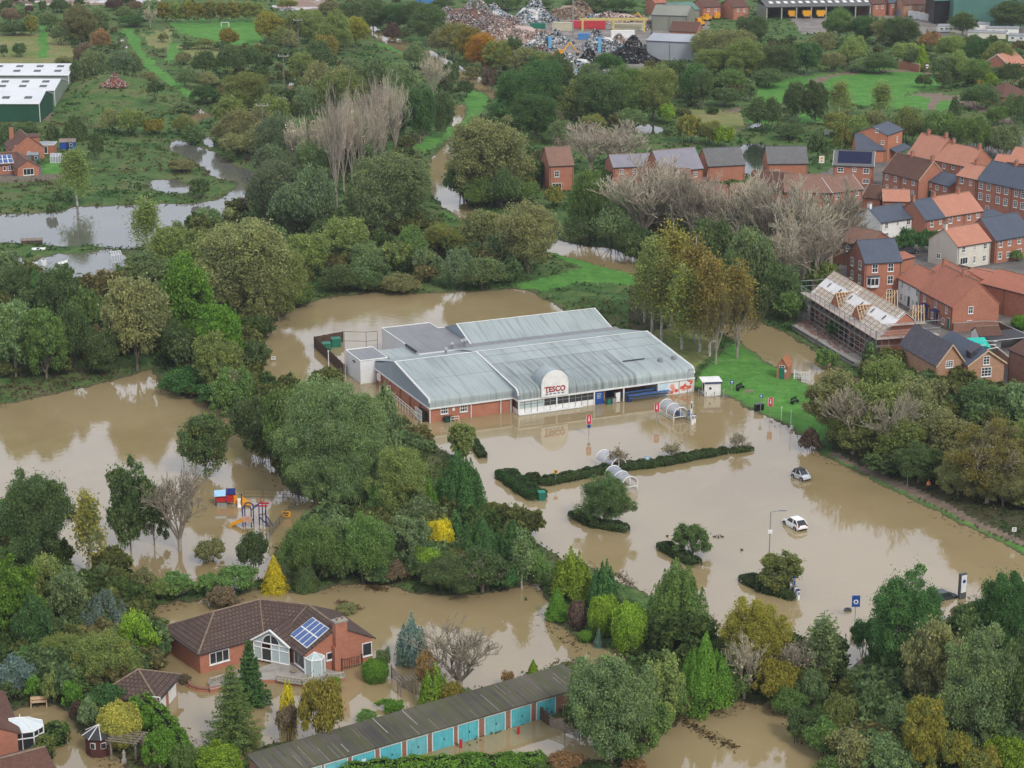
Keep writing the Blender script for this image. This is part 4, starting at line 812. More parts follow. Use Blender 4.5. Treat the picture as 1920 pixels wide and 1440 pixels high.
def house(name, label, A, B, ze, hw, R=None, rise=2.6, roof=None, wall=None, z0=.7, wins=(), gw=(), chim=(), cat='house', group=None, oh=.22, verge=None, doors=(), lwall=None, style='c', wsz=(.95, 1.25), hip='', deep=None, extra=None):
    a = G(*A, z0+ze); b = G(*B, z0+ze); d = b-a; L = d.length; rz = math.atan2(d.y, d.x)
    r = thing(name, label, cat, (a.x, a.y, z0), rz, group); r['_'] = 0; del r['_']
    D = 2*hw
    if R:
        p = hit(r, R[0], R[1], (0, hw, 0), (0, 1, 0)); zr = min(max(p.z, ze+.5), ze+2.2*hw)
    else: zr = ze+rise
    wall = wall or m_brick; roof = roof or m_redtile; lw = lwall or wall; bz = -.6
    w = MB()
    w.poly([(0, 0, bz), (L, 0, bz), (L, 0, ze), (0, 0, ze)], wall); w.poly([(L, D, bz), (0, D, bz), (0, D, ze), (L, D, ze)], wall)
    if 'l' in hip: w.poly([(0, D, bz), (0, 0, bz), (0, 0, ze), (0, D, ze)], lw)
    else: w.poly([(0, D, bz), (0, 0, bz), (0, 0, ze), (0, hw, zr), (0, D, ze)], lw)
    if 'r' in hip: w.poly([(L, 0, bz), (L, D, bz), (L, D, ze), (L, 0, ze)], wall)
    else: w.poly([(L, 0, bz), (L, D, bz), (L, D, ze), (L, hw, zr), (L, 0, ze)], wall)
    w.build('wall', r)
    k = (zr-ze)/hw; f = MB(); t = .16; up = .16; e = oh; zl = ze-e*k+up; g = .14
    xl = hw if 'l' in hip else -g; xr = L-hw if 'r' in hip else L+g; x0 = -e if 'l' in hip else -g; x1 = L+e if 'r' in hip else L+g
    f.slab([(x0, -e, zl), (x1, -e, zl), (xr, hw, zr+up), (xl, hw, zr+up)], t, roof)
    f.slab([(x1, D+e, zl), (x0, D+e, zl), (xl, hw, zr+up), (xr, hw, zr+up)], t, roof)
    if 'l' in hip: f.slab([(x0, D+e, zl), (x0, -e, zl), (xl, hw, zr+up)], t, roof)
    if 'r' in hip: f.slab([(x1, -e, zl), (x1, D+e, zl), (xr, hw, zr+up)], t, roof)
    ro = f.build('roof', r)
    MB().tube((xl, hw, zr+up+.01), (xr, hw, zr+up+.01), .11, m_ridge if roof not in (m_slate, m_slatep, m_greytile) else m_dgrey, n=6).build('ridge', ro)
    gt = MB().box(x0, x1, -e-.11, -e-.005, zl-.2, zl-.06, m_lead)
    if L > 5:
        for dx in ((.25, L-.25) if L < 11 else (.25, L/2, L-.25)): gt.tube((dx, -.09, zl-.25), (dx, -.09, -.3), .045, m_lead, n=5)
    gt.build('gutter', r)
    if verge:
        v = MB()
        for sx in ([] if 'l' in hip else [-g-.05])+([] if 'r' in hip else [L+g-.03]):
            for y0_, y1_ in ((-e, hw), (D+e, hw)): v.poly([(sx, y0_, zl+.03), (sx+.08, y0_, zl+.03), (sx+.08, y1_, zr+up+.03), (sx, y1_, zr+up+.03)], verge); v.poly([(sx, y0_, zl-.2), (sx, y0_, zl+.03), (sx, y1_, zr+up+.03), (sx, y1_, zr+up-.2)], verge); v.poly([(sx+.08, y0_, zl-.2), (sx+.08, y0_, zl+.03), (sx+.08, y1_, zr+up+.03), (sx+.08, y1_, zr+up-.2)], verge)
        v.build('verge', ro)
    for c in chim:
        cx = c*L; ch = MB().box(cx-.3, cx+.3, hw-.42, hw+.42, zr-.3, zr+1.15, wall); ch.box(cx-.36, cx+.36, hw-.48, hw+.48, zr+1.15, zr+1.28, m_ridge)
        for s in (-.2, .2): ch.tube((cx, hw+s, zr+1.28), (cx, hw+s, zr+1.6), .1, m_ridge, .08, 7)
        ch.build('chimney', ro)
    for q in wins:
        px, py = q[0], q[1]; ww, hh = (q[2], q[3]) if len(q) > 3 else wsz; st = q[4] if len(q) > 4 else style
        p = hit(r, px, py, (0, 0, 0), (0, 1, 0))
        if .3 < p.x < L-.3: add_window(r, p.x, 0, p.z, 0, ww, hh, st)
    for q in gw:
        px, py = q[1], q[2]; ww, hh = (q[3], q[4]) if len(q) > 4 else wsz; st = q[5] if len(q) > 5 else style
        X = 0 if q[0] == 'l' else L; p = hit(r, px, py, (X, 0, 0), (1, 0, 0)); add_window(r, X, p.y, p.z, -math.pi/2 if q[0] == 'l' else math.pi/2, ww, hh, st)
    for q in doors:
        p = hit(r, q[0], q[1], (0, 0, 0), (0, 1, 0)); w_, h_ = q[2], q[3]; zc = max(p.z, h_/2)
        dm = MB().box(p.x-w_/2-.09, p.x+w_/2+.09, -.05, .02, zc-h_/2, zc+h_/2+.09, m_white); dm.box(p.x-w_/2, p.x+w_/2, -.08, -.045, zc-h_/2, zc+h_/2, q[4]); do = dm.build('door', r)
        MB().box(p.x+w_/2-.16, p.x+w_/2-.06, -.12, -.075, zc-.1, zc+.0, m_galv).build('handle', do)
    if extra: extra(r, L, D, ze, zr, k)
    return r
GT = 'brick houses on the riverside estate'
def hs(*a, **k): k.setdefault('group', GT); return house('terraced_house' if k.pop('ter', True) else 'detached_house', *a, **k)
def porch(r, L, D, ze, zr, k):
    MB().slab([(L*.2, -2.2, 2.3), (L+1.2, -2.2, 2.3), (L+1.2, -.03, 3.3), (L*.2, -.03, 3.3)], .12, m_slate).tube((L*.2+.1, -2.0, 2.25), (L*.2+.1, -2.0, -.3), .06, m_white).tube((L+1.1, -2.0, 2.25), (L+1.1, -2.0, -.3), .06, m_white).build('porch', r)
hs('tall bright brick house with slate roof and narrow gable at the estate edge', (1663, 254), (1693, 243), 7.0, 4.2, (1672, 226), roof=m_slate, wall=m_brickb, ter=False, gw=[('l', 1644, 245, .9, 1.1), ('l', 1655, 267, .9, 1.1)], wins=[(1682, 261, .8, 1.6)], extra=porch)
hs('low bright brick house with slate roof, gable towards the solar-roofed house', (1606, 281), (1660, 281), 3.2, 3.6, (1630, 252), roof=m_slate, wall=m_brickb, ter=False, chim=[.8])
def terr(label, *a, **k): return hs(label, *a, **k)
terr('salmon roofed house with two chimneys, left half of the rearmost pair', (1702, 289), (1752, 299.5), 5.0, 4.6, (1740, 252), roof=m_salmon, chim=[.25, .9], wins=[(1755, 308), (1745, 306)])
terr('salmon roofed house with plain brick end gable, right half of the rearmost pair', (1752.5, 300), (1815, 313), 5.0, 4.6, (1800, 272), roof=m_salmon, chim=[.15, .92], wins=[(1770, 311), (1787, 313), (1804, 317)])
terr('brown roofed brick house with cream verges and four upper windows', (1655.5, 321.5), (1723, 338), 4.7, 4.3, (1700, 291), roof=m_brown2, verge=m_palewood, chim=[.42, .97], wins=[(1663, 332), (1679, 335.5), (1696.5, 339), (1712.5, 342.5), (1663, 351), (1679, 354), (1695, 358), (1711, 362)])
terr('low slate roofed brick block between the brown roof and the tall terrace', (1736, 337.5), (1780, 350), 4.2, 4.0, (1765, 321), roof=m_slate, wins=[(1745, 346, .8, 1.1), (1757, 351.5, 1.1, 1.1), (1771.5, 354.5, 1.1, 1.1)], doors=[(1741, 364, 2.0, 2.0, m_lead)])
terr('salmon roofed three storey house joined to the long slate terrace', (1793.5, 329), (1832, 337), 7.6, 4.2, (1825, 308), roof=m_salmon, chim=[.35], wins=[(1803.5, 338, 1.1, 1.5), (1820, 341.5, .8, 1.5)])
terr('long slate roofed three storey brick terrace at the right frame edge', (1832.5, 337), (1965, 366), 7.6, 4.4, (1880, 306), roof=m_slate, style='g', wsz=(1.15, 1.6), chim=[.35], wins=[(x, y) for x, y in ((1839.5, 347.5), (1854, 350.5), (1872.5, 355), (1887, 358), (1906, 362), (1918, 365), (1838.5, 367.5), (1853, 371), (1871, 375), (1885.5, 379), (1904, 382.5), (1917, 386), (1851, 392))])
terr('salmon roofed house with bright gable at the top right frame edge', (1889, 303), (1945, 310), 5.5, 4.3, (1925, 278), roof=m_salmon, wall=m_brickb)
terr('small salmon roofed outbuilding behind the long slate terrace', (1862, 306), (1890, 309), 3.2, 3.2, (1880, 290), roof=m_salmon, wall=m_brickb)
def solar(r, L, D, ze, zr, k):
    hw = D/2; y0, y1 = .5, hw-.35; M = lambda y: ze+y*k+.16+.08
    p = MB().slab([(1.0, y0, M(y0)), (L-.6, y0, M(y0)), (L-.6, y1, M(y1)), (1.0, y1, M(y1))], .07, m_solar); p.build('solar_panel', r)
hs('grey roofed brick house almost covered in dark solar panels', (1562.5, 309.5), (1638, 312.3), 4.8, 4.0, (1600, 283), roof=m_greytile, ter=False, extra=solar, wins=[(1576, 318, 1.5, 1.25), (1602, 318, .9, 1.0), (1624, 320.5, 1.5, 1.25), (1623.5, 339.5, 1.6, 1.1)], verge=m_white)
GB = 'grey roofed brick houses by the pond'
hs('grey tiled brick house by the pond, half behind bare twigs', (1328, 311.5), (1397, 308), 4.4, 4.2, (1360, 277), roof=m_greytile, ter=False, group=GB, z0=.2)
hs('grey tiled brick house with one small window, right of the dark water', (1440, 306.5), (1515, 306), 4.4, 4.2, (1480, 275), roof=m_greytile, ter=False, group=GB, wins=[(1457, 322, 1.2, 1.0)], z0=.2)
GC = 'crescent of brown roofed houses behind bare trees'
hs('dark roofed crescent house behind bare trees, left end', (1400, 353), (1470, 359), 4.8, 4.2, (1440, 322), roof=m_brown2, group=GC, wins=[(1408, 362), (1426, 365), (1445, 366)])
hs('long russet roofed crescent house behind bare trees, middle', (1471, 360), (1560, 361.5), 4.8, 4.2, (1520, 328), roof=m_dull, group=GC, wins=[(1480, 366), (1521, 367), (1549.5, 368), (1500, 384)])
hs('russet roofed crescent house with three upper windows, right end', (1561, 361.5), (1617, 354.5), 4.8, 4.0, (1600, 327), roof=m_dull, group=GC, wins=[(1570, 368), (1587, 365), (1607, 361.5), (1586.5, 385)], verge=m_white)
hs('brick house with steep gable hidden behind the crescent twigs', (1372, 362), (1405, 362), 4.2, 3.5, (1390, 345), roof=m_dull, group=GC)
GD = 'houses half hidden behind the bare riverside trees'
for lab, A, B, R, wn_ in [('brick riverside house behind twigs with rows of sash windows, left one', (1283, 373), (1348, 380), (1320, 343), [(1296, 382), (1309, 384), (1325, 386), (1294, 404), (1309, 406), (1324, 409)]),
    ('brick riverside house behind twigs with white windows, middle one', (1400, 408), (1470, 414), (1440, 372), [(1412, 420), (1425, 421), (1440, 423), (1455, 424), (1430, 442)]),
    ('orange roofed house behind twigs left of the white house', (1545, 446), (1628, 462), (1590, 424), [(1560, 460), (1590, 466)])]:
    hs(lab, A, B, 5.0, 4.2, R, roof=m_dull, wall=m_brickd, group=GD, wins=wn_)
m_lav = tiles('pale_slate', (.30, .29, .33), (.25, .24, .28), .3, .25, gap=.75)
hs('long pale grey slate roofed house behind the bare riverbank trees', (1150, 314), (1226, 311), 4.8, 4.2, (1190, 289), roof=m_lav, group=GB, z0=.3, wins=[(1165, 322), (1190, 321), (1212, 321)])
hs('pale grey slate roofed house left of the grey tiled pair, screened by twigs', (1240, 322), (1318, 315), 4.8, 4.6, (1275, 279), roof=m_lav, group=GB, z0=.3, wins=[(1256, 331), (1282, 329), (1304, 327)])
hs('small brick gable house below the pale slate roofs', (1252, 336), (1288, 338), 4.2, 3.6, (1270, 316), roof=m_dull, group=GC)
hs('red brick house with orange tiled roof standing alone among riverbank trees', (1030, 311), (1076, 309), 6.4, 4.4, (1050, 276), roof=m_dull, ter=False, group=None, wins=[(1044, 326, 1.2, 1.5), (1044, 350, 2.4, 1.8, 'v')])
hs('brown roofed garage with gable end between solar house and white house', (1617.5, 369), (1650, 373), 2.6, 3.2, (1635, 347), roof=m_brown2, ter=False, verge=m_palewood)
hs('small salmon roofed brick house behind the white house', (1656.5, 377), (1705, 378), 2.8, 3.2, (1690, 356), roof=m_salmon, ter=False, verge=m_palewood)
terr('white rendered house with blue slate roof and stained gable', (1652, 417.7), (1712.6, 408.5), 4.9, 4.2, (1690, 382), roof=m_slate, wall=m_whitew, chim=[.03], wins=[(1662, 423, .95, 1.2), (1683, 418.5, .7, .9), (1703, 416, 1.1, 1.2), (1662, 441, 1.2, 1.1)])
terr('brick house with narrow slate roof right of the white house', (1735.5, 413), (1771.5, 407.6), 5.2, 4.6, (1750, 371), roof=m_slate, chim=[.05], wins=[(1747, 419, .9, 1.5), (1763, 415, .7, 1.2), (1746, 441, 1.0, 1.3), (1761, 436, 1.0, 1.2)])
terr('salmon roofed brick house left of the long terrace, four upper windows', (1772.5, 406), (1843, 395), 5.2, 4.6, (1810, 361), roof=m_salmon, chim=[.05, .7], wins=[(1782, 412, 1, 1.6), (1797.5, 408, .8, 1.2), (1817, 406.5, 1, 1.5), (1833, 403, .8, 1.2)])
terr('cream rendered house with salmon roof and blank gable', (1796, 462.4), (1858, 452), 4.9, 4.2, (1830, 420), roof=m_salmon, wall=m_cream, chim=[.03], wins=[(1806.5, 468, 1.0, 1.3), (1828, 464, .6, .9), (1847, 461.5, 1.0, 1.2), (1807, 489, 2.2, 1.5, 'v'), (1826.5, 486.5, .7, 1.6), (1845, 484, 1.0, 1.3)], gw=[('l', 1760, 480, 1.2, 1.0)])
terr('slate roofed brick terrace right of the cream house', (1867, 451), (1935, 439), 4.9, 4.6, (1900, 400), roof=m_slate, wins=[(1876, 457, 1, 1.5), (1892.5, 454, .9, 1.5), (1911, 450.5, 1, 1.5), (1874.5, 479, 1.1, 1.5), (1890, 477, .9, 1.2), (1910, 473, 1.6, 1.4)])
hs('low slate roof tucked behind the slate and cream houses', (1845, 408), (1880, 402), 3.0, 2.8, (1865, 393), roof=m_slate, ter=False)
def bay(r, L, D, ze, zr, k):
    p = hit(r, 1639, 529, (0, -.5, 0), (0, 1, 0)); x, z = p.x, p.z
    f = MB().prism([(x-1.3, -.06), (x-.8, -.8), (x+.8, -.8), (x+1.3, -.06)], z-1.05, z-.55, m_white); f.prism([(x-1.3, -.06), (x-.8, -.8), (x+.8, -.8), (x+1.3, -.06)], z+.75, z+.95, m_white)
    f.prism([(x-1.35, -.06), (x-.85, -.85), (x+.85, -.85), (x+1.35, -.06)], z+.95, z+1.2, m_slate)
    for q in ((x-1.3, -.06), (x-.8, -.8), (x, -.8), (x+.8, -.8), (x+1.3, -.06)): f.tube((*q, z-.55), (*q, z+.75), .07, m_white, n=5)
    b = f.build('bay_window', r); MB().prism([(x-1.2, -.07), (x-.76, -.74), (x+.76, -.74), (x+1.2, -.07)], z-.55, z+.75, m_glass).build('pane', b)
hs('three storey brick house with slate roof and white bay window', (1622, 493.7), (1691, 489.6), 7.6, 4.3, (1650, 449), roof=m_slate, lwall=m_brickd, wsz=(1.25, 1.7), style='c', extra=bay, wins=[(1640.5, 503), (1670, 501), (1669, 524.5), (1667.5, 550)], gw=[('l', 1598, 490), ('l', 1613, 497), ('l', 1598, 515), ('l', 1612, 523)])  # left gable in darker brick: that side's shade is put into the colour
def hoods(r, L, D, ze, zr, k):
    for q in ((1738, 584), (1757, 594)):
        p = hit(r, *q, (0, 0, 0), (0, 1, 0)); MB().box(p.x-.9, p.x+.9, -1.2, -.01, 2.35, 2.5, m_navy).tube((p.x-.8, -1.1, 2.35), (p.x-.8, -1.1, -.3), .05, m_navy).tube((p.x+.8, -1.1, 2.35), (p.x+.8, -1.1, -.3), .05, m_navy).build('door_canopy', r)
terr('white fronted cottage with red tiled roof, left end of the terrace by the building site', (1684, 521), (1724.5, 542.5), 4.5, 4.2, (1716, 493), roof=m_redtile, wall=m_whitew, chim=[.98], wins=[(1692, 534, .8, 1.3), (1705.5, 541, .7, .9), (1720, 549.5, .9, 1.3), (1690, 557, .9, 1.5), (1697.5, 559, .6, 1.3), (1711.5, 567, .6, 1.2), (1719, 572, .9, 1.5)], doors=[(1704, 565, .9, 2.0, m_lead)])
terr('red tiled brick cottage with broad bare gable beside the mill', (1725, 543), (1786.6, 575.5), 4.5, 4.7, (1780, 502), roof=m_redtile, chim=[.02, .62], extra=hoods, wins=[(1734, 558, .8, 1.5), (1755, 569, .8, 1.5), (1775, 580, .8, 1.5), (1729, 580, 1, 1.2), (1748.5, 591, 1, 1.2), (1768.5, 602, 1, 1.2)], doors=[(1738, 590, .9, 2, m_navy), (1757, 600, .9, 2, m_navy), (1778, 609, .9, 2, m_green)], gw=[('r', 1820, 581, 1.0, 1.4), ('r', 1817.5, 606.5, .9, 1.2)])
terr('red tiled roof behind the cottages with brick gable', (1737, 512), (1785, 537), 4.0, 4.0, (1760, 482), roof=m_redtile)
terr('red roofed house between the cream house and the blank brick block', (1802, 514), (1845, 524), 3.6, 3.6, (1830, 505), roof=m_redtile)
hs('blank walled brick block with red tiled roof at the right frame edge', (1838.6, 531), (1930, 554), 5.0, 5.2, (1880, 507), roof=m_redtile, ter=False)
hs('low red roof behind the three storey slate house', (1688, 488), (1715, 482), 2.6, 2.8, (1700, 472), roof=m_redtile, ter=False)
hs('old brick building with blank dark wall at the right frame edge', (1893, 655), (1950, 680), 5.5, 3.6, None, 1.8, roof=m_brown2, wall=m_brick_old, ter=False)
# ---- the pair of brick mills with steep gables
GM = 'brick mills with steep gables behind the footpath trees'
def mill(label, L0, R0, back, apex, roofm, wallm, wins):
    z0, ze = .7, 5.2
    a = G(*L0, z0+ze); b = G(*R0, z0+ze); d = b-a; W = d.length; rz = R_(16); mid = (a+b)/2; a = mid-Vector((math.cos(rz), math.sin(rz), 0))*W/2
    r = thing('brick_mill', label, 'building', (a.x, a.y, z0), rz, GM); p = hit(r, *apex, (0, 0, 0), (0, 1, 0)); zr = max(p.z, ze+2.2); D = back; hw = W/2
    w = MB().poly([(0, 0, -.8), (W, 0, -.8), (W, 0, ze), (hw, 0, zr), (0, 0, ze)], wallm).poly([(W, 0, -.8), (W, D, -.8), (W, D, ze), (W, 0, ze)], wallm).poly([(0, D, -.8), (0, 0, -.8), (0, 0, ze), (0, D, ze)], wallm).poly([(W, D, -.8), (0, D, -.8), (0, D, ze), (hw, D, zr), (W, D, ze)], wallm); w.build('wall', r)
    k = (zr-ze)/hw; e = .3; f = MB()
    f.slab([(-e, D, ze-e*k+.16), (-e, -.35, ze-e*k+.16), (hw, -.35, zr+.16), (hw, D, zr+.16)], .16, roofm); f.slab([(W+e, -.35, ze-e*k+.16), (W+e, D, ze-e*k+.16), (hw, D, zr+.16), (hw, -.35, zr+.16)], .16, roofm); ro = f.build('roof', r)
    v = MB()
    for sx in (-e, W+e): v.slab([(sx, -.42, ze-e*k+.19), (sx, -.36, ze-e*k+.19), (hw, -.36, zr+.19), (hw, -.42, zr+.19)] if sx > 0 else [(sx, -.42, ze-e*k+.19), (hw, -.42, zr+.19), (hw, -.36, zr+.19), (sx, -.36, ze-e*k+.19)], .3, m_palewood if wallm is m_bricky else m_concrete)
    v.build('verge', ro)
    for q in wins: p = hit(r, q[0], q[1], (0, 0, 0), (0, 1, 0)); add_window(r, p.x, 0, p.z, 0, q[2], q[3], q[4])
    return r, W, D, ze, zr, k
mill('buff brick mill with worn purple slate roof, left of the pair', (1753.8, 680), (1812, 683), 13.5, (1782, 646.5), m_slatep, m_bricky, [(1780, 682.5, 1.4, 1.2, 't'), (1792.5, 710.5, 1.2, 1.1, 'g')])
mr, W_, D_, ze_, zr_, k_ = mill('orange brick mill with smooth blue slate roof, right of the pair', (1813.5, 683), (1885.6, 680), 12.5, (1851, 657), m_slate, m_bricky, [(1849.5, 675.5, 1.2, 1.5, 'g'), (1849, 697, 1.9, 1.6, 't'), (1835, 731, 2.2, 1.0, 'v')])
MB().slab([(.8, 2.6, ze_+1.9), (.8, .9, ze_+1.75), (2.6, .9, ze_+2.9), (2.6, 2.6, ze_+2.95)], .1, m_slatep).box(.85, 1.9, 1.0, 2.5, ze_+.6, ze_+1.75, m_lead).build('dormer', mr)
# ---- brick garden walls, netting and a white annexe in the town
def wall_run(label, pts, h, m, t=.25, name='garden_wall', cat='wall', z0=.6, cap=None, group='walls between the town gardens'):
    P = [G(*p, z0) for p in pts]; c = P[0]; r = thing(name, label, cat, (c.x, c.y, z0), 0, group); mb, cp = MB(), MB()
    for a, b in zip(P, P[1:]):
        d = (b-a).normalized(); q = Vector((-d.y, d.x, 0))*t/2; a_, b_ = a-c, b-c; z = Vector((0, 0, 1))
        mb.prism([(a_-q)[:2], (b_-q)[:2], (b_+q)[:2], (a_+q)[:2]], -.5, h, m)
        cp.prism([(a_-q*1.3)[:2], (b_-q*1.3)[:2], (b_+q*1.3)[:2], (a_+q*1.3)[:2]], h, h+.1, cap or m_concrete)
    mb.build('wall', r); cp.build('coping', r); return r
wall_run('long old brick garden wall right of the mills', [(1862, 672), (1890, 695), (1935, 725)], 2.4, m_brick_old)
wall_run('brick garden wall along the foot of the cottage gable', [(1787, 622), (1845, 618), (1880, 620)], 1.6, m_brick_old)
wall_run('brick wall in front of the cream house', [(1797, 510), (1850, 524)], 1.6, m_brickd)
wall_run('dark timber fence between the red house gardens', [(1872, 622), (1900, 635)], 1.8, m_wood, .1)
h_ = house('garden_annexe', 'white walled annexe with brown tiled roof behind the green netting', (1836, 630), (1878, 628), 2.3, 1.8, None, 1.1, roof=m_brown2, wall=m_white, cat='outbuilding')
def netting():
    c = G(1838, 668, .7); r = thing('debris_netting', 'turquoise debris netting on poles behind the blue roofed mill', 'netting', c); mb, pl = MB(), MB()
    P = [G(1812, 632, 4.6)-c, G(1848, 628, 4.6)-c, G(1852, 642, 3.6)-c, G(1858, 655, 3.0)-c]; Q = [G(1812, 640, 3.4)-c, G(1850, 640, 3.4)-c, G(1857, 652, 2.6)-c, G(1858, 660, 2.0)-c]
    nm = mat('green_netting', (.04, .55, .42), (.03, .40, .36), 1.5, .7)
    top = [G(1808, 634, 4.2)-c, G(1846, 632, 4.4)-c, G(1858, 652, 3.4)-c, G(1836, 650, 3.2)-c]
    mb.slab(top, .05, nm); mb.slab([G(1836, 650, 3.2)-c, G(1858, 652, 3.4)-c, G(1858, 664, 1.5)-c, G(1850, 660, 1.4)-c], .05, nm); mb.build('net', r)
    for a, b in (((1806, 636), (1870, 640)), ((1830, 648), (1868, 646)), ((1846, 656), (1872, 651))): pl.tube(G(*a, 3.6)-c, G(*b, 3.6)-c, .07, m_white)
    for a in ((1812, 640), (1858, 656), (1846, 634)): pl.tube(G(*a, 3.3)-c, (*(G(*a, 3.3)-c)[:2], -.7), .06, m_galv)
    pl.build('pole', r)
netting()
c = G(1880, 650, .7); r = thing('black_decking', 'dark ribbed roof deck between the annexe and the old brick wall', 'roof deck', c, .35); dm = MB()
for i in range(9): dm.box(-4, 4, -2.9+i*.65, -2.35+i*.65, 2.0, 2.2, m_lead)
for x in (-3.8, 3.8): dm.box(x-.08, x+.08, -2.9, 2.9, -.7, 2.0, m_oldwood)
dm.build('decking', r); MB().tube((-4, -3, 2.25), (4, -3, 2.25), .05, m_white).tube((4, -3, 2.25), (4, 3, 2.25), .05, m_white).build('edge_rail', r)
# ---- house under construction in scaffolding
def site():
    z0 = .7; ze, zr = 5.4, 9.2
    A, B = G(1521, 549, ze+z0), G(1652, 629, ze+z0); C = G(1722, 612, ze+z0)
    d = (B-A).normalized(); L = (B-A).length; q = Vector((-d.y, d.x, 0)); 
    if q.x < 0: q = -q
    D = min(9.5, abs((C-B).dot(q))); rz = math.atan2(d.y, d.x)
    r = thing('unfinished_house', 'unfinished red brick building with bare roof battens and white sheeting', 'building', (A.x, A.y, z0), rz); hw = D/2
    k = (zr-ze)/hw
    w = MB().poly([(0, 0, -.6), (L, 0, -.6), (L, 0, ze), (0, 0, ze)], m_brickd).poly([(L, 0, -.6), (L, D, -.6), (L, D, ze), (L, hw, zr-.25), (L, 0, ze)], m_brick).poly([(L, D, -.6), (0, D, -.6), (0, D, ze), (L, D, ze)], m_brickd).poly([(0, D, -.6), (0, 0, -.6), (0, 0, ze), (0, hw, zr-.25), (0, D, ze)], m_brickd); w.build('wall', r)
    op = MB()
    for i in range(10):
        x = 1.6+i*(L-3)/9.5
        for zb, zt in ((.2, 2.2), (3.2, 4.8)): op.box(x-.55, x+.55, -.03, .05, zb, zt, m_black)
    op.build('opening_shade', r)  # black boxes on the wall stand for the shade inside the openings
    sheet = mat('roof_membrane', (.80, .78, .76), (.70, .68, .66), .6, .6); ro = MB()
    for s in (0, 1):
        y0, y1 = (-.3, hw) if s == 0 else (D+.3, hw); z_0 = ze-.3*k+.1
        pts = [(-.2, y0, z_0), (L+.2, y0, z_0), (L+.2, y1, zr), (-.2, y1, zr)]
        ro.slab(pts if s == 0 else pts[::-1], .08, sheet)
    rf = ro.build('roof', r)
    bt = MB(); nb = 52; rg = random.Random(3)
    for i in range(nb):                                 # counter-battens up the slope, sheeting left bare in the middle
        x = -.1+i*(L+.2)/(nb-1); u = i/nb
        for (f0, f1) in ((0, rg.uniform(.30, .40)), (rg.uniform(.68, .74), 1)):
            if rg.random() < .06: continue
            ya, yb = -.3+f0*(hw+.3), -.3+f1*(hw+.3); za, zb = ze+ya*k+.12, ze+yb*k+.12
            bt.poly([(x-.13, ya, za+.05), (x+.13, ya, za+.05), (x+.13, yb, zb+.05), (x-.13, yb, zb+.05)], m_palewood if i % 3 else m_oldwood)
        ya, yb = D+.3, hw; bt.poly([(x+.15, ya, ze-.3*k+.17), (x-.15, ya, ze-.3*k+.17), (x-.15, yb, zr+.05), (x+.15, yb, zr+.05)], m_palewood)
    for f in (.06, .2, .34, .72, .86, .98):
        y = -.3+f*(hw+.3); z = ze+y*k+.19; bt.box(-.2, L+.2, y-.04, y+.04, z, z+.05, m_palewood)
    bt.build('batten', rf)
    for i in range(6):
        x = L*(.1+.155*i); f = .5; y = f*hw; z = ze+y*k+.2
        M = Matrix.Translation((x, y, z)) @ Matrix.Rotation(math.atan(k), 4, 'X'); MB().box(-.12, .12, -.5, .5, 0, .08, m_lead, M).build('roof_vent', rf)
    for gx in (L*.36, L*.66):                           # two half framed gable dormers on the front
        g = MB(); hwd = 2.0; zt = ze+2.7
        g.poly([(gx-hwd, -.03, ze-.6), (gx+hwd, -.03, ze-.6), (gx, -.03, zt)], m_brick); yb = (zt-ze)/k
        g.poly([(gx-hwd, -.03, ze-.2), (gx, -.03, zt), (gx, yb, zt), ], m_brick)
        dr = g.build('dormer', r); fr = MB()
        for t in (0, .2, .4, .6, .8, 1):
            for s in (-1, 1):
                y = t*yb*.9; lo = (gx+s*hwd*(1-t*.9), y, ze+y*k+.25); hi = (gx, y, zt); fr.tube(lo, hi, .09, m_palewood, n=4)
        for t in (.25, .5, .75):
            for s in (-1, 1): fr.tube((gx+s*hwd*t, 0, zt-(zt-ze)*t+.05), (gx+s*hwd*t*.2, yb*.8*(1-t)+.2, zt-(zt-ze)*t*.6), .07, m_palewood, n=4)
        fr.tube((gx, -.1, zt), (gx, yb, zt), .1, m_palewood, n=4); fr.build('rafter', dr)
    for gx in (L*.55, L*.9):
        fr = MB()
        for t in (0, .25, .5, .75, 1): fr.tube((gx-1.8*(1-t*.3), D-.2-t*2, zr-2.6+.6*t), (gx, D+.4-t*2, zr+.3), .08, m_palewood, n=4).tube((gx+1.8*(1-t*.3), D-.2-t*2, zr-2.6+.6*t), (gx, D+.4-t*2, zr+.3), .08, m_palewood, n=4)
        fr.build('rafter', rf)
    # the scaffold is a thing of its own
    s = thing('scaffold', 'steel tube scaffold with plank decks round the unfinished building', 'scaffold', (A.x, A.y, z0), rz); pt, pk = MB(), MB(); off = 1.5
    n = 15
    for i in range(n+1):
        x = -1.2+i*(L+2.4)/n
        for y in (-off, -.35): pt.tube((x, y, -.6), (x, y, ze+1.3 if y < -1 else ze-.2), .055, m_galv, n=5)
        for z in (1.9, 3.9, ze-.3): pt.tube((x, -off-.1, z), (x, -.1, z), .045, m_galv, n=4)
        if i % 3 == 0 and i < n: pt.tube((x, -off, 0), (x+(L+2.4)/n*2, -off, ze), .045, m_galv, n=4)
    for z in (1.0, 1.9, 2.9, 3.9, ze-.3, ze+.5, ze+1.1):
        pt.tube((-1.6, -off, z), (L+1.6, -off, z), .05, m_galv, n=5)
    for i in range(6):
        y = -off+i*(D+2*off)/5; x = L+1.4; pt.tube((x, y, -.6), (x, y, ze+1.3), .055, m_galv, n=5)
    for z in (1.9, 3.9, ze-.3, ze+.5, ze+1.1, ze+2.4): pt.tube((L+1.4, -off-.3, z), (L+1.4, D+off, z), .05, m_galv, n=5)
    for z in (ze+1.0, ze+2.0): pt.tube((-1.5, -off, z), (-1.5, D, z), .05, m_galv, n=5)
    pt.build('tube', s)
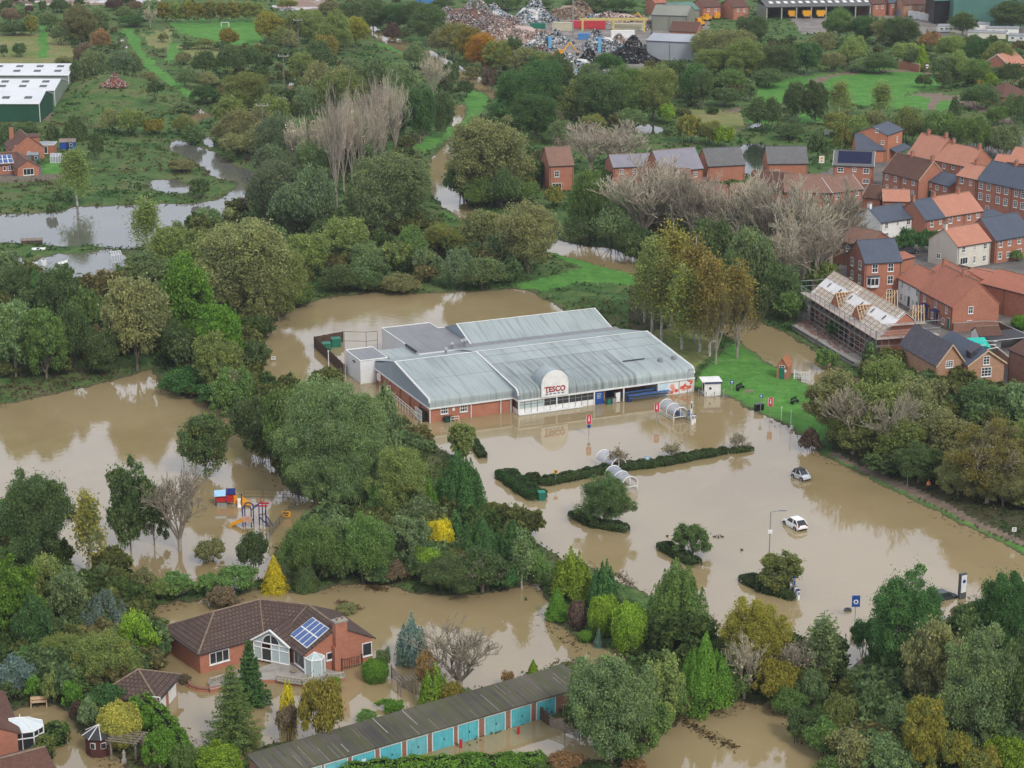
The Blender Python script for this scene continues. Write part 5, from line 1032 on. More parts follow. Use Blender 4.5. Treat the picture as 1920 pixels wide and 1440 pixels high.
    plank = mat('scaffold_board', (.50, .42, .36), (.34, .28, .24), .6, .9, stretch=(.3, 4, 1))
    for z in (ze-.25,): pk.box(-1.5, L+1.7, -off-.05, -.12, z, z+.06, plank).box(L+.1, L+1.7, -.12, D+off, z, z+.06, plank)
    pk.box(-1.5, L+1.4, -off-.02, -.2, 3.7, 3.75, m_oldwood)
    pk.box(L+.3, L+1.2, .5, D-1, ze+1.9, ze+1.97, plank); pk.box(L+1.4, L+5, D-1, D+2, ze-2.2, ze-2.1, plank); pk.build('deck', s)
    # concrete riverside slab with brick rubble
    P = [G(1484, 613, .75), G(1600, 683, .75), G(1655, 690, .75), G(1520, 602, .75)]; c = P[0]
    sl_ = thing('riverside_slab', 'grey concrete apron with brick rubble below the scaffold', 'slab', (c.x, c.y, 0)); MB().prism([(p-c)[:2] for p in P], -.5, .95, m_concrete).build('apron', sl_)
    MB().tube((0, 0, 1.0), ((P[1]-c).x, (P[1]-c).y, 1.0), .18, m_dgrey, n=5).build('kerb', sl_)
    rb = MB(); rg = random.Random(9); brk = mat('rubble', (.33, .12, .07), (.26, .2, .17), 3, .9)
    for i in range(260):
        t = rg.random()**1.6*.75; u = rg.uniform(.25, .95); p = P[0].lerp(P[1], t).lerp(P[3].lerp(P[2], t), u)-c
        M = Matrix.Translation((p.x, p.y, .98+rg.random()*.12)) @ Matrix.Rotation(rg.uniform(0, 6), 4, 'Z') @ Matrix.Rotation(rg.uniform(-.4, .4), 4, 'X'); a = rg.uniform(.08, .26); rb.box(-a, a, -a*.5, a*.5, -.08, .08, brk, M)
    rb.build('rubble', sl_)
site()
# ---------------------------------------------------------------- supermarket standing in the flood
m_metal = ribbed('ribbed_metal_roof', (.365, .42, .415), (.30, .35, .35), .5, (.11, .115, .095), .48, .78, .6)
m_metal_dirty = ribbed('algae_stained_roof', (.35, .40, .395), (.28, .33, .33), .5, (.07, .075, .06), .40, .72, .75)
m_clad = ribbed('grey_cladding', (.30, .36, .40), (.26, .31, .35), .5, (.12, .12, .12), .6, .9, .3)
m_flat = ribbed('flat_roof_sheet', (.25, .25, .26), (.20, .20, .205), 1.1, (.10, .09, .085), .5, .8, .5)
m_whitec = ribbed('white_cladding', (.74, .75, .76), (.68, .69, .70), .3, (.35, .35, .33), .65, .9, .3)
def text_mesh(txt, size, depth, m, bold=0.0):
    cu = bpy.data.curves.new('lettering', 'FONT'); cu.body = txt; cu.size = size; cu.extrude = depth; cu.align_x = 'CENTER'; cu.align_y = 'CENTER'; cu.offset = bold; cu.resolution_u = 3
    t = bpy.data.objects.new('lettering', cu); COL.objects.link(t); bpy.context.view_layer.update()
    me = bpy.data.meshes.new_from_object(t.evaluated_get(bpy.context.evaluated_depsgraph_get())); bpy.data.objects.remove(t); bpy.data.curves.remove(cu)
    me.name = 'lettering'; me.materials.clear(); me.materials.append(m); return me
STAND = Matrix.Rotation(math.pi/2, 4, 'X')      # text laid in XY stands up facing -Y
def store():
    r = thing('supermarket', 'long supermarket with grey ribbed metal roof, brick walls and round topped sign', 'supermarket', (-13.09, 314.26, 0), R_(24))
    U0, U1, UM, VF, VR = 0, 46.8, 14.6, -1.9, 15.3
    w = MB()
    w.poly([(0, .3, -.8), (UM, .3, -.8), (UM, .3, 2.45), (0, .3, 2.45)], m_brick).poly([(.15, 24.8, -.8), (.15, .3, -.8), (.15, .3, 2.45), (.15, 24.8, 2.45)], m_brick)
    w.poly([(U1-.1, VF, -.8), (U1-.1, 40, -.8), (U1-.1, 40, 4), (U1-.1, VF, 4)], m_brick).poly([(U1, 40, -.8), (18.5, 40, -.8), (18.5, 40, 4), (U1, 40, 4)], m_brick)
    w.poly([(27, 3.2, -.8), (40.2, 3.2, -.8), (40.2, 3.2, 2.6), (27, 3.2, 2.6)], m_brick).poly([(UM, .3, -.8), (UM, VF+.1, -.8), (UM, VF+.1, .9), (UM, .3, .9)], m_white)
    for v in (4.5, 9, 13.5, 18, 22): w.box(-.08, .15, v-.25, v+.25, -.8, 2.4, m_brick)
    w.build('wall', r)
    MB().poly([(0, 24.8, 2.45), (0, 0, 2.45), (0, 0, 3.3), (0, .3, 3.95), (0, VR, 6.15), (0, 24.8, 3.5)], m_clad).build('gable_cladding', r)
    def strip(mb, prof, u0, u1, m):
        for (a, b), (c, d) in zip(prof, prof[1:]): mb.poly([(u0, a, b), (u1, a, b), (u1, c, d), (u0, c, d)], m)
    pl = [(0, 2.5), (0, 3.3), (.06, 3.6), (.3, 3.95), (7.5, 5.0), (VR, 6.15), (24.8, 3.9)]
    pr = [(VF, 2.5), (VF, 3.25), (VF+.07, 3.6), (VF+.32, 3.95), (VF+.9, 4.25), (4, 4.82), (9.6, 5.5), (VR, 6.2), (24.4, 4.35)]
    ro = MB(); strip(ro, pl, 0, UM, m_metal); strip(ro, pr[:7], UM, 36, m_metal_dirty); strip(ro, pr[:7], 36, U1, m_metal); strip(ro, pr[6:], UM, U1, m_metal)
    ro.poly([(UM, VF, 2.5)]+[(UM, a, b) for a, b in pr[1:8]]+[(UM, a, b) for a, b in reversed(pl[:6])], m_clad)
    ro.poly([(U1, VF, 2.5), (U1, 24.4, 2.5), (U1, 24.4, 4.35)]+[(U1, a, b) for a, b in reversed(pr[1:8])], m_clad)
    rf = ro.build('roof', r)
    tr = MB()
    def edge(pts, rr=.16):
        for p, q in zip(pts, pts[1:]): tr.tube(p, q, rr, m_white, n=6)
    edge([(-.02, a, b) for a, b in pl[1:6]]); edge([(UM, a, b) for a, b in pr[1:8]], .14); edge([(U1, a, b) for a, b in pr[1:8]]); edge([(0, VR, 6.2), (UM, VR, 6.24)], .07); edge([(UM, VR, 6.26), (U1, VR, 6.26)], .06); edge([(UM+.1, 0, 3.3), (UM+.1, .3, 3.9)])
    tr.build('roof_edge_trim', rf)
    lp = MB()
    for v, z in ((4, 4.82), (9.6, 5.5), (13, 5.92)): lp.box(UM+.3, U1-.2, v-.035, v+.035, z-.05, z+.04, m_grey)
    lp.box(.2, UM-.3, 7.46, 7.54, 4.95, 5.03, m_grey); lp.box(36.5, 40.5, 3.9, 4.25, 4.86, 4.98, m_lead); lp.build('lap_seam', rf)
    for u, v, z in ((42.6, 2.4, 4.6), (45.3, 2.6, 4.62)):
        MB().box(u-.3, u+.3, v-.35, v+.35, z, z+.55, m_grey).box(u-.45, u+.45, v-.5, v+.5, z-.1, z+.08, m_galv).build('roof_fan', rf)
    fa = MB(); fa.box(-.12, UM+.05, -.14, .28, 2.28, 2.5, m_white); fa.box(UM-.1, U1+.1, VF-.16, VF+.3, 2.26, 2.5, m_white); fa.box(UM-.14, UM+.06, VF+.3, -.14, 2.26, 2.49, m_white); fa.box(-.14, .12, .28, 24.8, 2.28, 2.5, m_white); fa.box(UM, U1-.12, VF+.3, 3.2, 2.45, 2.6, m_whitew); fa.build('fascia', r)
    # rear roofs
    r2 = MB(); z2 = 3.95
    r2.slab([(18.6, 26.9, z2), (46.2, 26.9, z2), (45.6, 33.5, 6.1), (18.6, 33.5, 6.1)], .15, m_metal).slab([(46.2, 40.2, z2), (18.6, 40.2, z2), (18.6, 33.5, 6.1), (45.6, 33.5, 6.1)], .15, m_metal)
    r2.poly([(18.65, 40, z2), (18.65, 27, z2), (18.65, 33.5, 6.0)], m_clad).poly([(45.7, 27, z2-.05), (45.7, 40, z2-.05), (45.7, 33.5, 5.95)], m_clad); rr = r2.build('rear_roof', r)
    t2 = MB().tube((18.55, 27, z2+.05), (18.55, 33.5, 6.15), .13, m_white).tube((45.9, 27, z2+.05), (45.6, 33.5, 6.15), .13, m_white).tube((18.6, 33.5, 6.15), (45.6, 33.5, 6.15), .07, m_white); t2.build('roof_edge_trim', rr)
    fl = MB(); fl.prism([(8, 24.9), (18.6, 24.9), (18.6, 39), (17.2, 39), (17.2, 43), (8, 43)], -.8, 4.15, m_whitec, m_flat); fl.prism([(18.6, 24.2), (U1, 24.2), (U1, 27.2), (18.6, 27.2)], 3.2, 4.12, m_flat); fl.prism([(2.5, 24.9), (7.98, 24.9), (7.98, 31), (2.5, 31)], -.8, 3.75, m_whitec, m_metal); ff = fl.build('flat_roof', r)
    k = MB(); k.tube((8, 43, 4.18), (17.2, 43, 4.18), .1, m_white).tube((17.2, 43, 4.18), (17.2, 39, 4.18), .1, m_white).tube((17.2, 39, 4.18), (18.6, 39, 4.18), .1, m_white).tube((8, 31, 4.2), (8, 43, 4.2), .1, m_white); k.box(2.3, 2.6, 25, 31, 3.75, 4.0, m_lead).box(7.8, 8.1, 26, 31, 4.0, 4.35, m_lead); k.build('roof_edge_trim', ff)
    cb = MB(); cb.prism([(-2.6, 24.95), (2.3, 24.95), (2.3, 32.3), (-2.6, 32.3)], -.3, 4.05, m_whitec, m_flat); c_ = cb.build('cold_store', r)
    k = MB()
    for a, b in (((-2.6, 24.95), (2.3, 24.95)), ((-2.6, 24.95), (-2.6, 32.3)), ((-2.6, 32.3), (2.3, 32.3)), ((2.3, 24.95), (2.3, 32.3))): k.tube((*a, 4.08), (*b, 4.08), .11, m_white)
    for a in ((-2.62, 24.9), (-2.62, 32.3)): k.box(a[0]-.06, a[0]+.1, a[1]-.06, a[1]+.1, -.5, 4, m_white)
    k.build('roof_edge_trim', c_); MB().box(-2.75, -2.58, 27.6, 28.5, 3.1, 3.3, m_black).build('wall_lamp', c_)
    for u, v, z, s in ((14.5, 25.8, 4.15, 1.2), (16.4, 26.0, 4.15, 1.5), (17.1, 26.3, 4.15, 1.5), (11.2, 20.5, 4.9, 1.3)):
        MB().tube((u, v, z-.4), (u, v, z+s*.6), .22, m_galv, n=10).tube((u, v, z+s*.6), (u, v, z+s*.85), .45, m_galv, .3, 10).build('roof_vent', rf)
    # front windows, downpipes
    for px, py in ((833, 769), (869, 765)): 
        p = hit(r, px, py, (0, .3, 0), (0, 1, 0)); add_window(r, p.x, .3, p.z, 0, 1.3, 1.25, 'b')
    dp = MB()
    for u in (.05, 7.2, 12.4, 14.2): dp.tube((u, .15 if u > .1 else .05, -.6), (u, .15 if u > .1 else .05, 2.3), .09, m_white)
    dp.build('downpipe', r); p = hit(r, 850, 767, (0, .3, 0), (0, 1, 0)); MB().box(p.x-.2, p.x+.2, .18, .29, p.z-.25, p.z+.25, m_white).build('meter_box', r)
    for v, z in ((22.6, 1.6),): MB().box(-.35, .1, v-.6, v+.6, z-.6, z+.5, m_white).build('air_unit', r)
    # glazed shopfront, entrance and murals
    sf = MB(); u0, u1 = UM+.05, 28.2; n = 12
    sf.box(u0, u1, VF+.08, VF+.25, -.5, .95, m_white); sf.box(u0-.1, 26, VF-.5, VF-.02, .05, .2, m_white)
    for i in range(n+1): u = u0+(u1-u0)*i/n; sf.box(u-.04, u+.04, VF+.02, VF+.2, -.4, 2.3, m_white if i % 4 == 0 else m_grey)
    sf.box(u0, u1, VF+.05, VF+.2, 1.62, 1.68, m_grey); s_ = sf.build('shopfront', r)
    for i in range(n):
        a, b = u0+(u1-u0)*i/n+.05, u0+(u1-u0)*(i+1)/n-.05; m = m_paleglass if i < 4 else m_glass
        MB().poly([(a, VF+.13, .96), (b, VF+.13, .96), (b, VF+.13, 2.26), (a, VF+.13, 2.26)], m).build('pane', s_)
    sg = MB().poly([(UM+.1, .2, .95), (UM+.1, VF+.2, .95), (UM+.1, VF+.2, 2.3), (UM+.1, .2, 2.3)], m_glass); sg.build('pane', s_)
    gd = MB(); rg = random.Random(4)
    for i in range(16):                                    # goods stacked behind the glass
        a = u0+4.2+i*.55; gd.box(a, a+.4, VF+.5, VF+.9, .9, 1.3+rg.random()*.7, (m_white, m_whitew, m_pinkred, m_grey, m_white)[i % 5])
    gd.build('window_goods', s_)
    co = MB()
    for u in (u0, 21.4, 28.2, 33.6, 40.0, U1-.1): co.box(u-.1, u+.1, VF-.12, VF+.08, -.6, 2.3, m_white)
    co.build('column', r)
    pb = MB().box(28.4, 30.0, VF+.1, VF+.25, -.2, 2.35, m_blue).build('blue_door_panel', r)
    o = obj('lettering', text_mesh('Every\nlittle\nhelps', .34, .01, m_white), pb, Matrix.Translation((29.2, VF+.07, 1.5)) @ STAND) if False else None
    for z in (1.75, 1.5, 1.25, 1.0): MB().box(28.75, 29.55-.1*(z < 1.4), VF+.07, VF+.095, z, z+.10, m_paleglass).build('notice_line', pb)
    en = MB(); en.box(30.2, 33.4, 1.0, 1.2, -.5, 2.4, m_glass).box(30.2, 30.35, VF+.4, 1.1, -.5, 2.4, m_bricky).box(31.9, 32.6, .9, 1.0, .2, 2.1, m_navy); en.build('entrance', r)
    # mural wall: white panel with pale blue, pink and red food pictures
    mu = MB().box(40.2, U1-.12, VF+.05, VF+.25, -.4, 2.3, m_white).box(40.2, 40.4, VF+.25, 3.2, -.4, 2.4, m_whitew).build('mural_wall', r)
    bl_ = mat('mural_blue', (.45, .62, .70), (.62, .74, .78), 1.2, .5); pkc = mat('mural_pink', (.75, .42, .34), (.62, .22, .18), 3, .5); rd = mat('mural_red', (.55, .07, .04), (.70, .20, .10), 3, .5)
    def blob(u, z, w, h, m, n=14, seed=0, d=0):
        rg = random.Random(seed); pts = [(u+w*math.cos(t)*(k := rg.uniform(.75, 1.1)), VF+.03-d, z+h*math.sin(t)*k) for t in [2*math.pi*i/n for i in range(n)]]; MB().poly(pts, m).build('mural_picture', mu)
    MB().poly([(40.3, VF+.045, .1), (42.0, VF+.045, .1), (42.0, VF+.045, 2.2), (40.3, VF+.045, 2.2)], bl_).build('mural_picture', mu)
    for q in ((42.7, 1.45, .45, .4, pkc), (43.0, .85, .5, .45, pkc), (42.6, .4, .4, .3, rd), (43.5, .55, .35, .35, rd), (44.6, 1.0, .55, .35, rd), (45.4, 1.3, .6, .4, rd), (46.1, 1.7, .5, .45, rd), (45.0, .6, .6, .25, pkc), (45.9, .9, .5, .35, rd)): blob(*q, seed=int(q[0]*10), d=.004*int(q[0]*7 % 5))
    fr = MB().box(43.95, 44.05, VF-.01, VF+.04, .1, 2.2, m_grey).build('mural_frame', mu)
    # the round topped sign
    cx = hit(r, 1040.5, 744, (0, VF-.3, 0), (0, 1, 0)).x; R = 2.3; zb, zc = 2.52, 4.45; arc = [(math.cos(math.pi*i/20)*R, math.sin(math.pi*i/20)*R+zc) for i in range(21)]; prof = [(R, zb)]+arc+[(-R, zb)]
    d = MB(); y0, y1 = VF-.25, VF+3.6
    for (a, b), (c, e) in zip(prof, prof[1:]): d.poly([(cx+a, y0, b), (cx+a, y1, b), (cx+c, y1, e), (cx+c, y0, e)], m_metal)
    d.poly([(cx+a, y1, b) for a, b in prof], m_metal); dr = d.build('sign_drum', r)
    pn = MB().poly([(cx+a*1.02, y0-.08, zb+(b-zb)*1.01) for a, b in reversed(prof)], m_white)
    for (a, b), (c, e) in zip(prof, prof[1:]): pn.tube((cx+a*1.02, y0, zb+(b-zb)*1.01), (cx+c*1.02, y0, zb+(e-zb)*1.01), .09, m_white, n=5)
    pnl = pn.build('sign_panel', dr)
    red = mat('sign_letter_red', (.36, .02, .03), None, 2, .45)
    tm = text_mesh('TESCO', 1.28, .03, red, .028)
    v = np.empty(len(tm.vertices)*3); tm.vertices.foreach_get('co', v); v = v.reshape(-1, 3); wd = v[:, 0].max()-v[:, 0].min(); v[:, 0] *= 3.7/wd; tm.vertices.foreach_set('co', v.ravel())
    obj('lettering', tm, dr, Matrix.Translation((cx, y0-.12, 3.72)) @ STAND)
    ser = MB(); zl = 3.72; 
    for u, z in ((-1.72, .40), (-1.08, .40), (-1.4, -.42)): ser.box(cx+u-.13, cx+u+.13, y0-.16, y0-.09, zl+z-.05, zl+z+.05, red)
    ser.build('letter_serif', dr)
    for i in range(5):
        u = -1.5+i*.72; MB().poly([(cx+u-.27, y0-.13, 2.93), (cx+u+.17, y0-.13, 2.93), (cx+u+.27, y0-.13, 3.08), (cx+u-.17, y0-.13, 3.08)], m_navy).build('underline_dash', dr)
    return r
ST = store()
MS = ST.matrix_basis.copy()
def W(u, v, z=0): return MS @ Vector((u, v, z))
# ---- railings, yard, trolleys and shelters round the store
def railing(label, pts, h=1.0, m=m_white, step=1.2, rails=(1, .55), r_=.045, z=0, name='handrail', cat='railing', group=None, base=-.6):
    P = [Vector(p) for p in pts]; c = P[0]; t = thing(name, label, cat, c, 0, group); po, ra = MB(), MB()
    for a, b in zip(P, P[1:]):
        n = max(1, round((b-a).length/step))
        for i in range(n+1): p = a.lerp(b, i/n)-c; MB().tube((p.x, p.y, p.z+base), (p.x, p.y, p.z+h), r_, m, n=5).build('post', t)
        for k in rails: ra.tube((a-c)+Vector((0, 0, h*k)), (b-c)+Vector((0, 0, h*k)), r_, m, n=5)
    ra.build('rail', t); return t
railing('long white ramp railing beside the brick side wall of the supermarket', [W(-1.6, 12.8, .75), W(-1.6, 4.2, .55), W(-1.3, 2.2, .0)], 1.0, step=1.3, group='white railings beside the supermarket')
railing('short white step railing near the white cold store', [W(-1.4, 19.0, 0), W(-1.4, 17.0, .5), W(-.3, 16.8, .6)], 1.1, step=1, group='white railings beside the supermarket')
railing('white railing posts at the front left corner of the supermarket', [W(3.2, -1.0, 0), W(4.6, -1.0, 0)], .9, step=1.4, group='white railings beside the supermarket')
def cage():
    t = thing('goods_cage', 'white steel gate and cage at the front left corner of the supermarket', 'cage', W(-.9, 2.2), R_(24)); mb = MB()
    for i in range(8): mb.tube((-.2, -1.4+i*.4, -.5), (-.2, -1.4+i*.4, 1.9), .04, m_white, n=4)
    for z in (.3, 1.1, 1.9): mb.tube((-.2, -1.4, z), (-.2, 1.4, z), .05, m_white, n=4)
    mb.build('gate', t); MB().box(.1, .7, -1.3, 1.3, -.5, 1.7, m_black).build('dark_crate', t)
    b = thing('wheelie_bin', 'dark green bin under the left front window of the supermarket', 'bin', W(3.0, -.5), R_(24)); MB().box(-.7, .7, -.4, .4, -.4, .75, mat('dark_green_plastic', (.02, .06, .04))).build('body', b); MB().box(-.75, .75, -.45, .45, .75, .86, m_black).build('lid', b)
cage()
def timber_fence(label, pts, h=1.9, z=0, m=m_wood, group=None, gap=.0, name='timber_fence', white=False, boards=.16, slats=False, px=True):
    P = [G(*p, z) if px else Vector(p) for p in pts]; c = P[0]; t = thing(name, label, 'fence', c, 0, group); bd, po = MB(), MB(); rg = random.Random(2)
    for a, b in zip(P, P[1:]):
        d = (b-a); L = d.length; d.normalize(); ang = math.atan2(d.y, d.x); M = Matrix.Translation(a-c) @ Matrix.Rotation(ang, 4, 'Z')
        if slats:
            for k in range(5): bd.box(0, L, -.03, .03, h*(.1+.19*k), h*(.1+.19*k)+.13, m, M)
        else:
            n = int(L/boards)
            for i in range(n): bd.box(i*boards, i*boards+boards*.92, -.025+.01*(i % 2), .025+.01*(i % 2), -.5, h*(1+rg.uniform(-.015, .015)), m, M)
        n = max(1, round(L/2.2))
        for i in range(n+1): x = L*i/n; MB().box(x-.06, x+.06, .03, .15, -.6, h+.08, m_concrete if white else m, M).build('post', t)
    bd.build('boards', t); return t
timber_fence('dark timber fence enclosing the service yard left of the white cold store', [(643, 641), (589, 651), (617, 676), (645, 703)], 1.95)
t = thing('yard_pole', 'white pole against the dark service yard fence', 'pole', G(616.5, 694)); MB().tube((0, 0, -.6), (0, 0, 3.4), .08, m_white).build('shaft', t); MB().box(-.14, .14, -.14, .14, 3.4, 3.5, m_white).build('cap', t)
for k, (px, py, w_, h_, lab) in enumerate([(612, 656, 1.5, 1.2, 'turquoise green bin lying in the fenced service yard, left'), (630, 650, 1.6, 1.5, 'upright dark green wheeled bin in the fenced service yard, right')]):
    t = thing('wheelie_bin', lab, 'bin', G(px, py), .3, 'bins in the service yard'); MB().prism([(-w_/2, -.5), (w_/2, -.5), (w_/2*.9, .5), (-w_/2*.9, .5)], -.3, h_, m_green).build('body', t); MB().slab([(-w_/2-.05, -.6, h_+.05), (w_/2+.05, -.6, h_+.05), (w_/2+.05, .6, h_+.22), (-w_/2-.05, .6, h_+.22)], .08, m_green).build('lid', t)
railing('tall wire mesh yard fence on thin posts behind the cold store', [G(646, 656), G(687, 657), G(708, 655)], 3.4, m_dgrey, 3.4, (1, .5, .02), .045, name='mesh_fence', cat='fence')
railing('thin wire fence along the back of the flat roofed store', [W(9, 44.5), W(19, 44.6), W(36, 43.5)], 2.3, m_dgrey, 2.5, (1, .5), .04, name='mesh_fence', cat='fence')
def trolley_mesh():
    b = MB(); rim = mat('trolley_blue', (.10, .22, .52), None, 2, .45)
    for z, s in ((.55, .8), (.98, 1)):
        for a, c in (((-.28, -.3*s), (.28, -.3*s)), ((.28, -.3*s), (.28, .45*s)), ((.28, .45*s), (-.28, .45*s)), ((-.28, .45*s), (-.28, -.3*s))): b.tube((*a, z), (*c, z), .035, rim, n=4)
    for x in (-.28, 0, .28):
        b.tube((x, -.3, .98), (x, -.24, .55), .025, m_galv, n=3); b.tube((x, .45, .98), (x, .36, .55), .025, m_galv, n=3)
    for s in (-1, 1): b.tube((s*.26, .3, .55), (s*.26, .4, .05), .03, m_galv, n=3).tube((s*.26, -.2, .55), (s*.26, -.35, .05), .03, m_galv, n=3)
    b.box(-.3, .3, -.42, -.34, 1.0, 1.08, rim); b.box(-.26, .26, -.24, .34, .56, .6, rim); b.box(-.27, .27, .3, .44, .9, .99, rim); return b.mesh('trolley')
TM = trolley_mesh()
for lab, a, b, n in (('front row of nested blue shopping trolleys under the store canopy', (34.4, -2.9), (41.2, -3.0), 26), ('back row of nested blue shopping trolleys against the brick entrance wall', (33.6, -.9), (40.0, -.9), 24)):
    p = W(*a); t = thing('trolley_row', lab, 'shopping trolleys', p, R_(24), 'nested trolley rows')
    for i in range(n): obj('trolley', TM, t, Matrix.Translation(((b[0]-a[0])*i/(n-1), 0, .15)) @ Matrix.Rotation(-math.pi/2, 4, 'Z'))
m_vault = NT('clear_shelter_panel'); m_vault.b.inputs['Base Color'].default_value = (.42, .45, .52, 1); m_vault.b.inputs['Roughness'].default_value = .18; m_vault.b.inputs['Alpha'].default_value = .62; m_vault = m_vault.m
def shelter(label, back, front, wdt=2.5, hgt_=2.15, trolley=False):
    a, b = G(*back), G(*front); d = b-a; L = d.length; rz = math.atan2(d.y, d.x); t = thing('trolley_shelter', label, 'trolley shelter', a, rz, 'barrel vaulted trolley shelters'); hw = wdt/2
    pr = [(hw, -.7), (hw, hgt_-hw*.95)]+[(hw*math.cos(math.pi*i/12), hgt_-hw*.95+hw*.95*math.sin(math.pi*i/12)) for i in range(1, 12)]+[(-hw, hgt_-hw*.95), (-hw, -.7)]
    f = MB()
    for x in (0, L*.5, L):
        for (y, z), (y2, z2) in zip(pr, pr[1:]): f.tube((x, y, z), (x, y2, z2), .085, m_white, n=5)
    for y in (-hw, hw): f.tube((0, y, .55), (L, y, .55), .05, m_white, n=5).tube((0, y, .15), (L, y, .15), .05, m_white, n=5)
    f.build('frame', t); v = MB()
    for x0, x1 in ((.06, L*.5-.06), (L*.5+.06, L-.06)):
        for (y, z), (y2, z2) in zip(pr[1:-1], pr[2:-1]): v.poly([(x0, y, z), (x1, y, z), (x1, y2, z2), (x0, y2, z2)], m_vault)
    v.build('vault_panel', t)
    en = MB().tube((L, -hw, .6), (L, hw, .6), .06, m_white, n=5).tube((L, 0, .6), (L, 0, hgt_-.05), .05, m_white, n=5); en.build('end_rail', t)
    if trolley:
        for i in range(4): obj('trolley', TM, t, Matrix.Translation((L-.6-i*.4, .3, 0)) @ Matrix.Rotation(math.pi/2, 4, 'Z'))
shelter('trolley shelter nearest the store, beside the lamp post and mural wall', (1249, 772), (1276, 788), trolley=True)
shelter('trolley shelter on the store side of the long hedge', (1131, 869), (1160, 885))
shelter('trolley shelter on the car park side of the long hedge', (1149, 899), (1181, 920))
def kiosk():
    a, b = G(1321, 743, 0), G(1351, 742, 0); d = b-a; L = d.length; t = thing('kiosk', 'small white flat roofed kiosk with dark blue band at the right end of the store', 'kiosk', (a.x, a.y, 0), math.atan2(d.y, d.x)); D = 2.3
    MB().box(0, L, 0, D, -.2, 2.35, m_white).build('wall', t); ro = MB().slab([(-.5, -.25, 2.62), (L+.2, -.25, 2.62), (L+.2, D+.4, 2.62), (-.5, D+.4, 2.62)], .14, m_whitew).build('roof', t)
    MB().box(-.05, L+.15, -.2, -.02, 2.2, 2.47, m_navy).build('blue_band', t); MB().box(-.05, -.01, .5, 1.5, .7, 1.9, m_lead).build('cash_machine', t); MB().tube((L*.35, -.01, 1.35), (L*.35, -.05, 1.35), .22, m_lead, n=12).build('round_emblem', t)
    g = [(-.9, .4), (-.7, -.4), (.1, -.7), (L*.55, -.8), (L+.3, -.7), (L+.6, .1)]
    for k, (x, y) in enumerate(g):
        p = t.matrix_basis @ Vector((x, y, 0)); q = thing('bollard', 'grey guard bollard round the white kiosk', 'bollard', p, 0, 'bollards round the kiosk'); q['label'] = ['first', 'second', 'third', 'fourth', 'fifth', 'sixth'][k]+' grey guard bollard from the left round the white kiosk'
        MB().tube((0, 0, -.5), (0, 0, 1.0), .07, m_galv, n=8).build('shaft', q); MB().tube((0, 0, 1.0), (0, 0, 1.05), .08, m_white, n=8).build('cap', q)
kiosk()
# ---- lamp posts, sign posts and other car park furniture
def lamp(label, base, h, arm, z=0):
    p = G(*base, z); t = thing('lamp_post', label, 'lamp post', p, 0, 'car park lamp posts'); MB().tube((0, 0, -.8), (0, 0, h), .10, m_grey, .055, 8).build('shaft', t)
    a = MB().tube((0, 0, h), (arm, -.3, h+.35), .05, m_grey, n=6).build('arm', t); MB().box(arm-.15, arm+.75, -.48, -.12, h+.3, h+.45, m_galv).build('lantern', t); MB().box(-.28, .28, -.3, -.1, h*.72, h*.72+.45, m_white).build('sensor_box', t)
lamp('tall car park lamp post rising from the island beside the charging posts', (1440, 1098), 10.0, 1.2)
lamp('slim lamp post in front of the food murals', (1288, 786), 8.0, .1)
def sign(label, base, h, w, hh, m, z=0, n=1, rz=0, disc=None, group='sign posts', cat='sign', pole=m_galv, back=None, icon=None, wh=m_white, two=False):
    p = G(*base, z); z_ = max(-.05, min(gz(p.x, p.y), .8)) if z else 0; p.z = z_
    t = thing('sign_post', label, cat, p, rz, group); s = MB()
    xs = (-w*.4, w*.4) if two else (0,)
    for x in xs: s.tube((x, 0, -.7), (x, 0, h), .05, pole, n=6)
    s.build('pole', t); q = MB().box(-w/2, w/2, -.09, -.05, h-hh, h, m); o = q.build('panel', t)
    if icon == 'arrow': MB().tube((0, -.095, h-hh*.55), (0, -.115, h-hh*.55), w*.3, wh, n=14).build('emblem', o); MB().tube((0, -.116, h-hh*.55), (0, -.13, h-hh*.55), w*.16, m, n=12).build('emblem', o)
    elif icon == 'bar': MB().box(-w*.28, w*.28, -.11, -.095, h-hh*.45, h-hh*.2, wh).box(-w*.2, w*.2, -.11, -.095, h-hh*.8, h-hh*.6, wh).build('emblem', o)
    elif icon == 'man': MB().box(-w*.14, w*.14, -.11, -.095, h-hh*.7, h-hh*.35, wh).tube((0, -.095, h-hh*.22), (0, -.112, h-hh*.22), w*.14, wh, n=10).build('emblem', o)
    elif icon == 'P': obj('lettering', text_mesh('P', hh*.75, .008, wh, .01), o, Matrix.Translation((0, -.11, h-hh*.45)) @ STAND)
    if icon in ('man',): MB().box(-w/2-.05, -w/2, -.1, -.04, h-hh, h, wh).box(w/2, w/2+.05, -.1, -.04, h-hh, h, wh).build('border', o)
    if disc is not None: MB().tube((0, -.06, disc), (0, -.1, disc), .3, m_blue, n=14).build('round_sign', t)
    return t
sign('red crossing sign above a blue disc in front of the shopfront', (1104, 816), 3.3, .75, 1.4, m_pinkred, icon='man', disc=1.5)
sign('red crossing sign by the trolley shelter nearest the store', (1231, 793), 3.3, .75, 1.4, m_pinkred, icon='man')
sign('red sign on the lawn edge right of the black bin', (1443.7, 782), 3.6, .7, 1.4, m_pinkred, .3, icon='man')
sign('blue sign on the lawn right of the kiosk', (1371.6, 741), 2.9, .6, .65, m_blue, .4, icon='bar')
sign('blue sign standing beside the black bin', (1426, 769), 2.9, .5, .6, m_blue, .3, icon='bar')
sign('yellow sign in the water by the left end of the long hedge', (1042, 909), 2.3, .6, .5, m_yellow, icon='bar', wh=m_lead)
sign('pale blue sign standing behind the long hedge', (1213.6, 874), 1.6, .75, .6, mat('pale_blue_paint', (.25, .45, .70)), icon='bar')
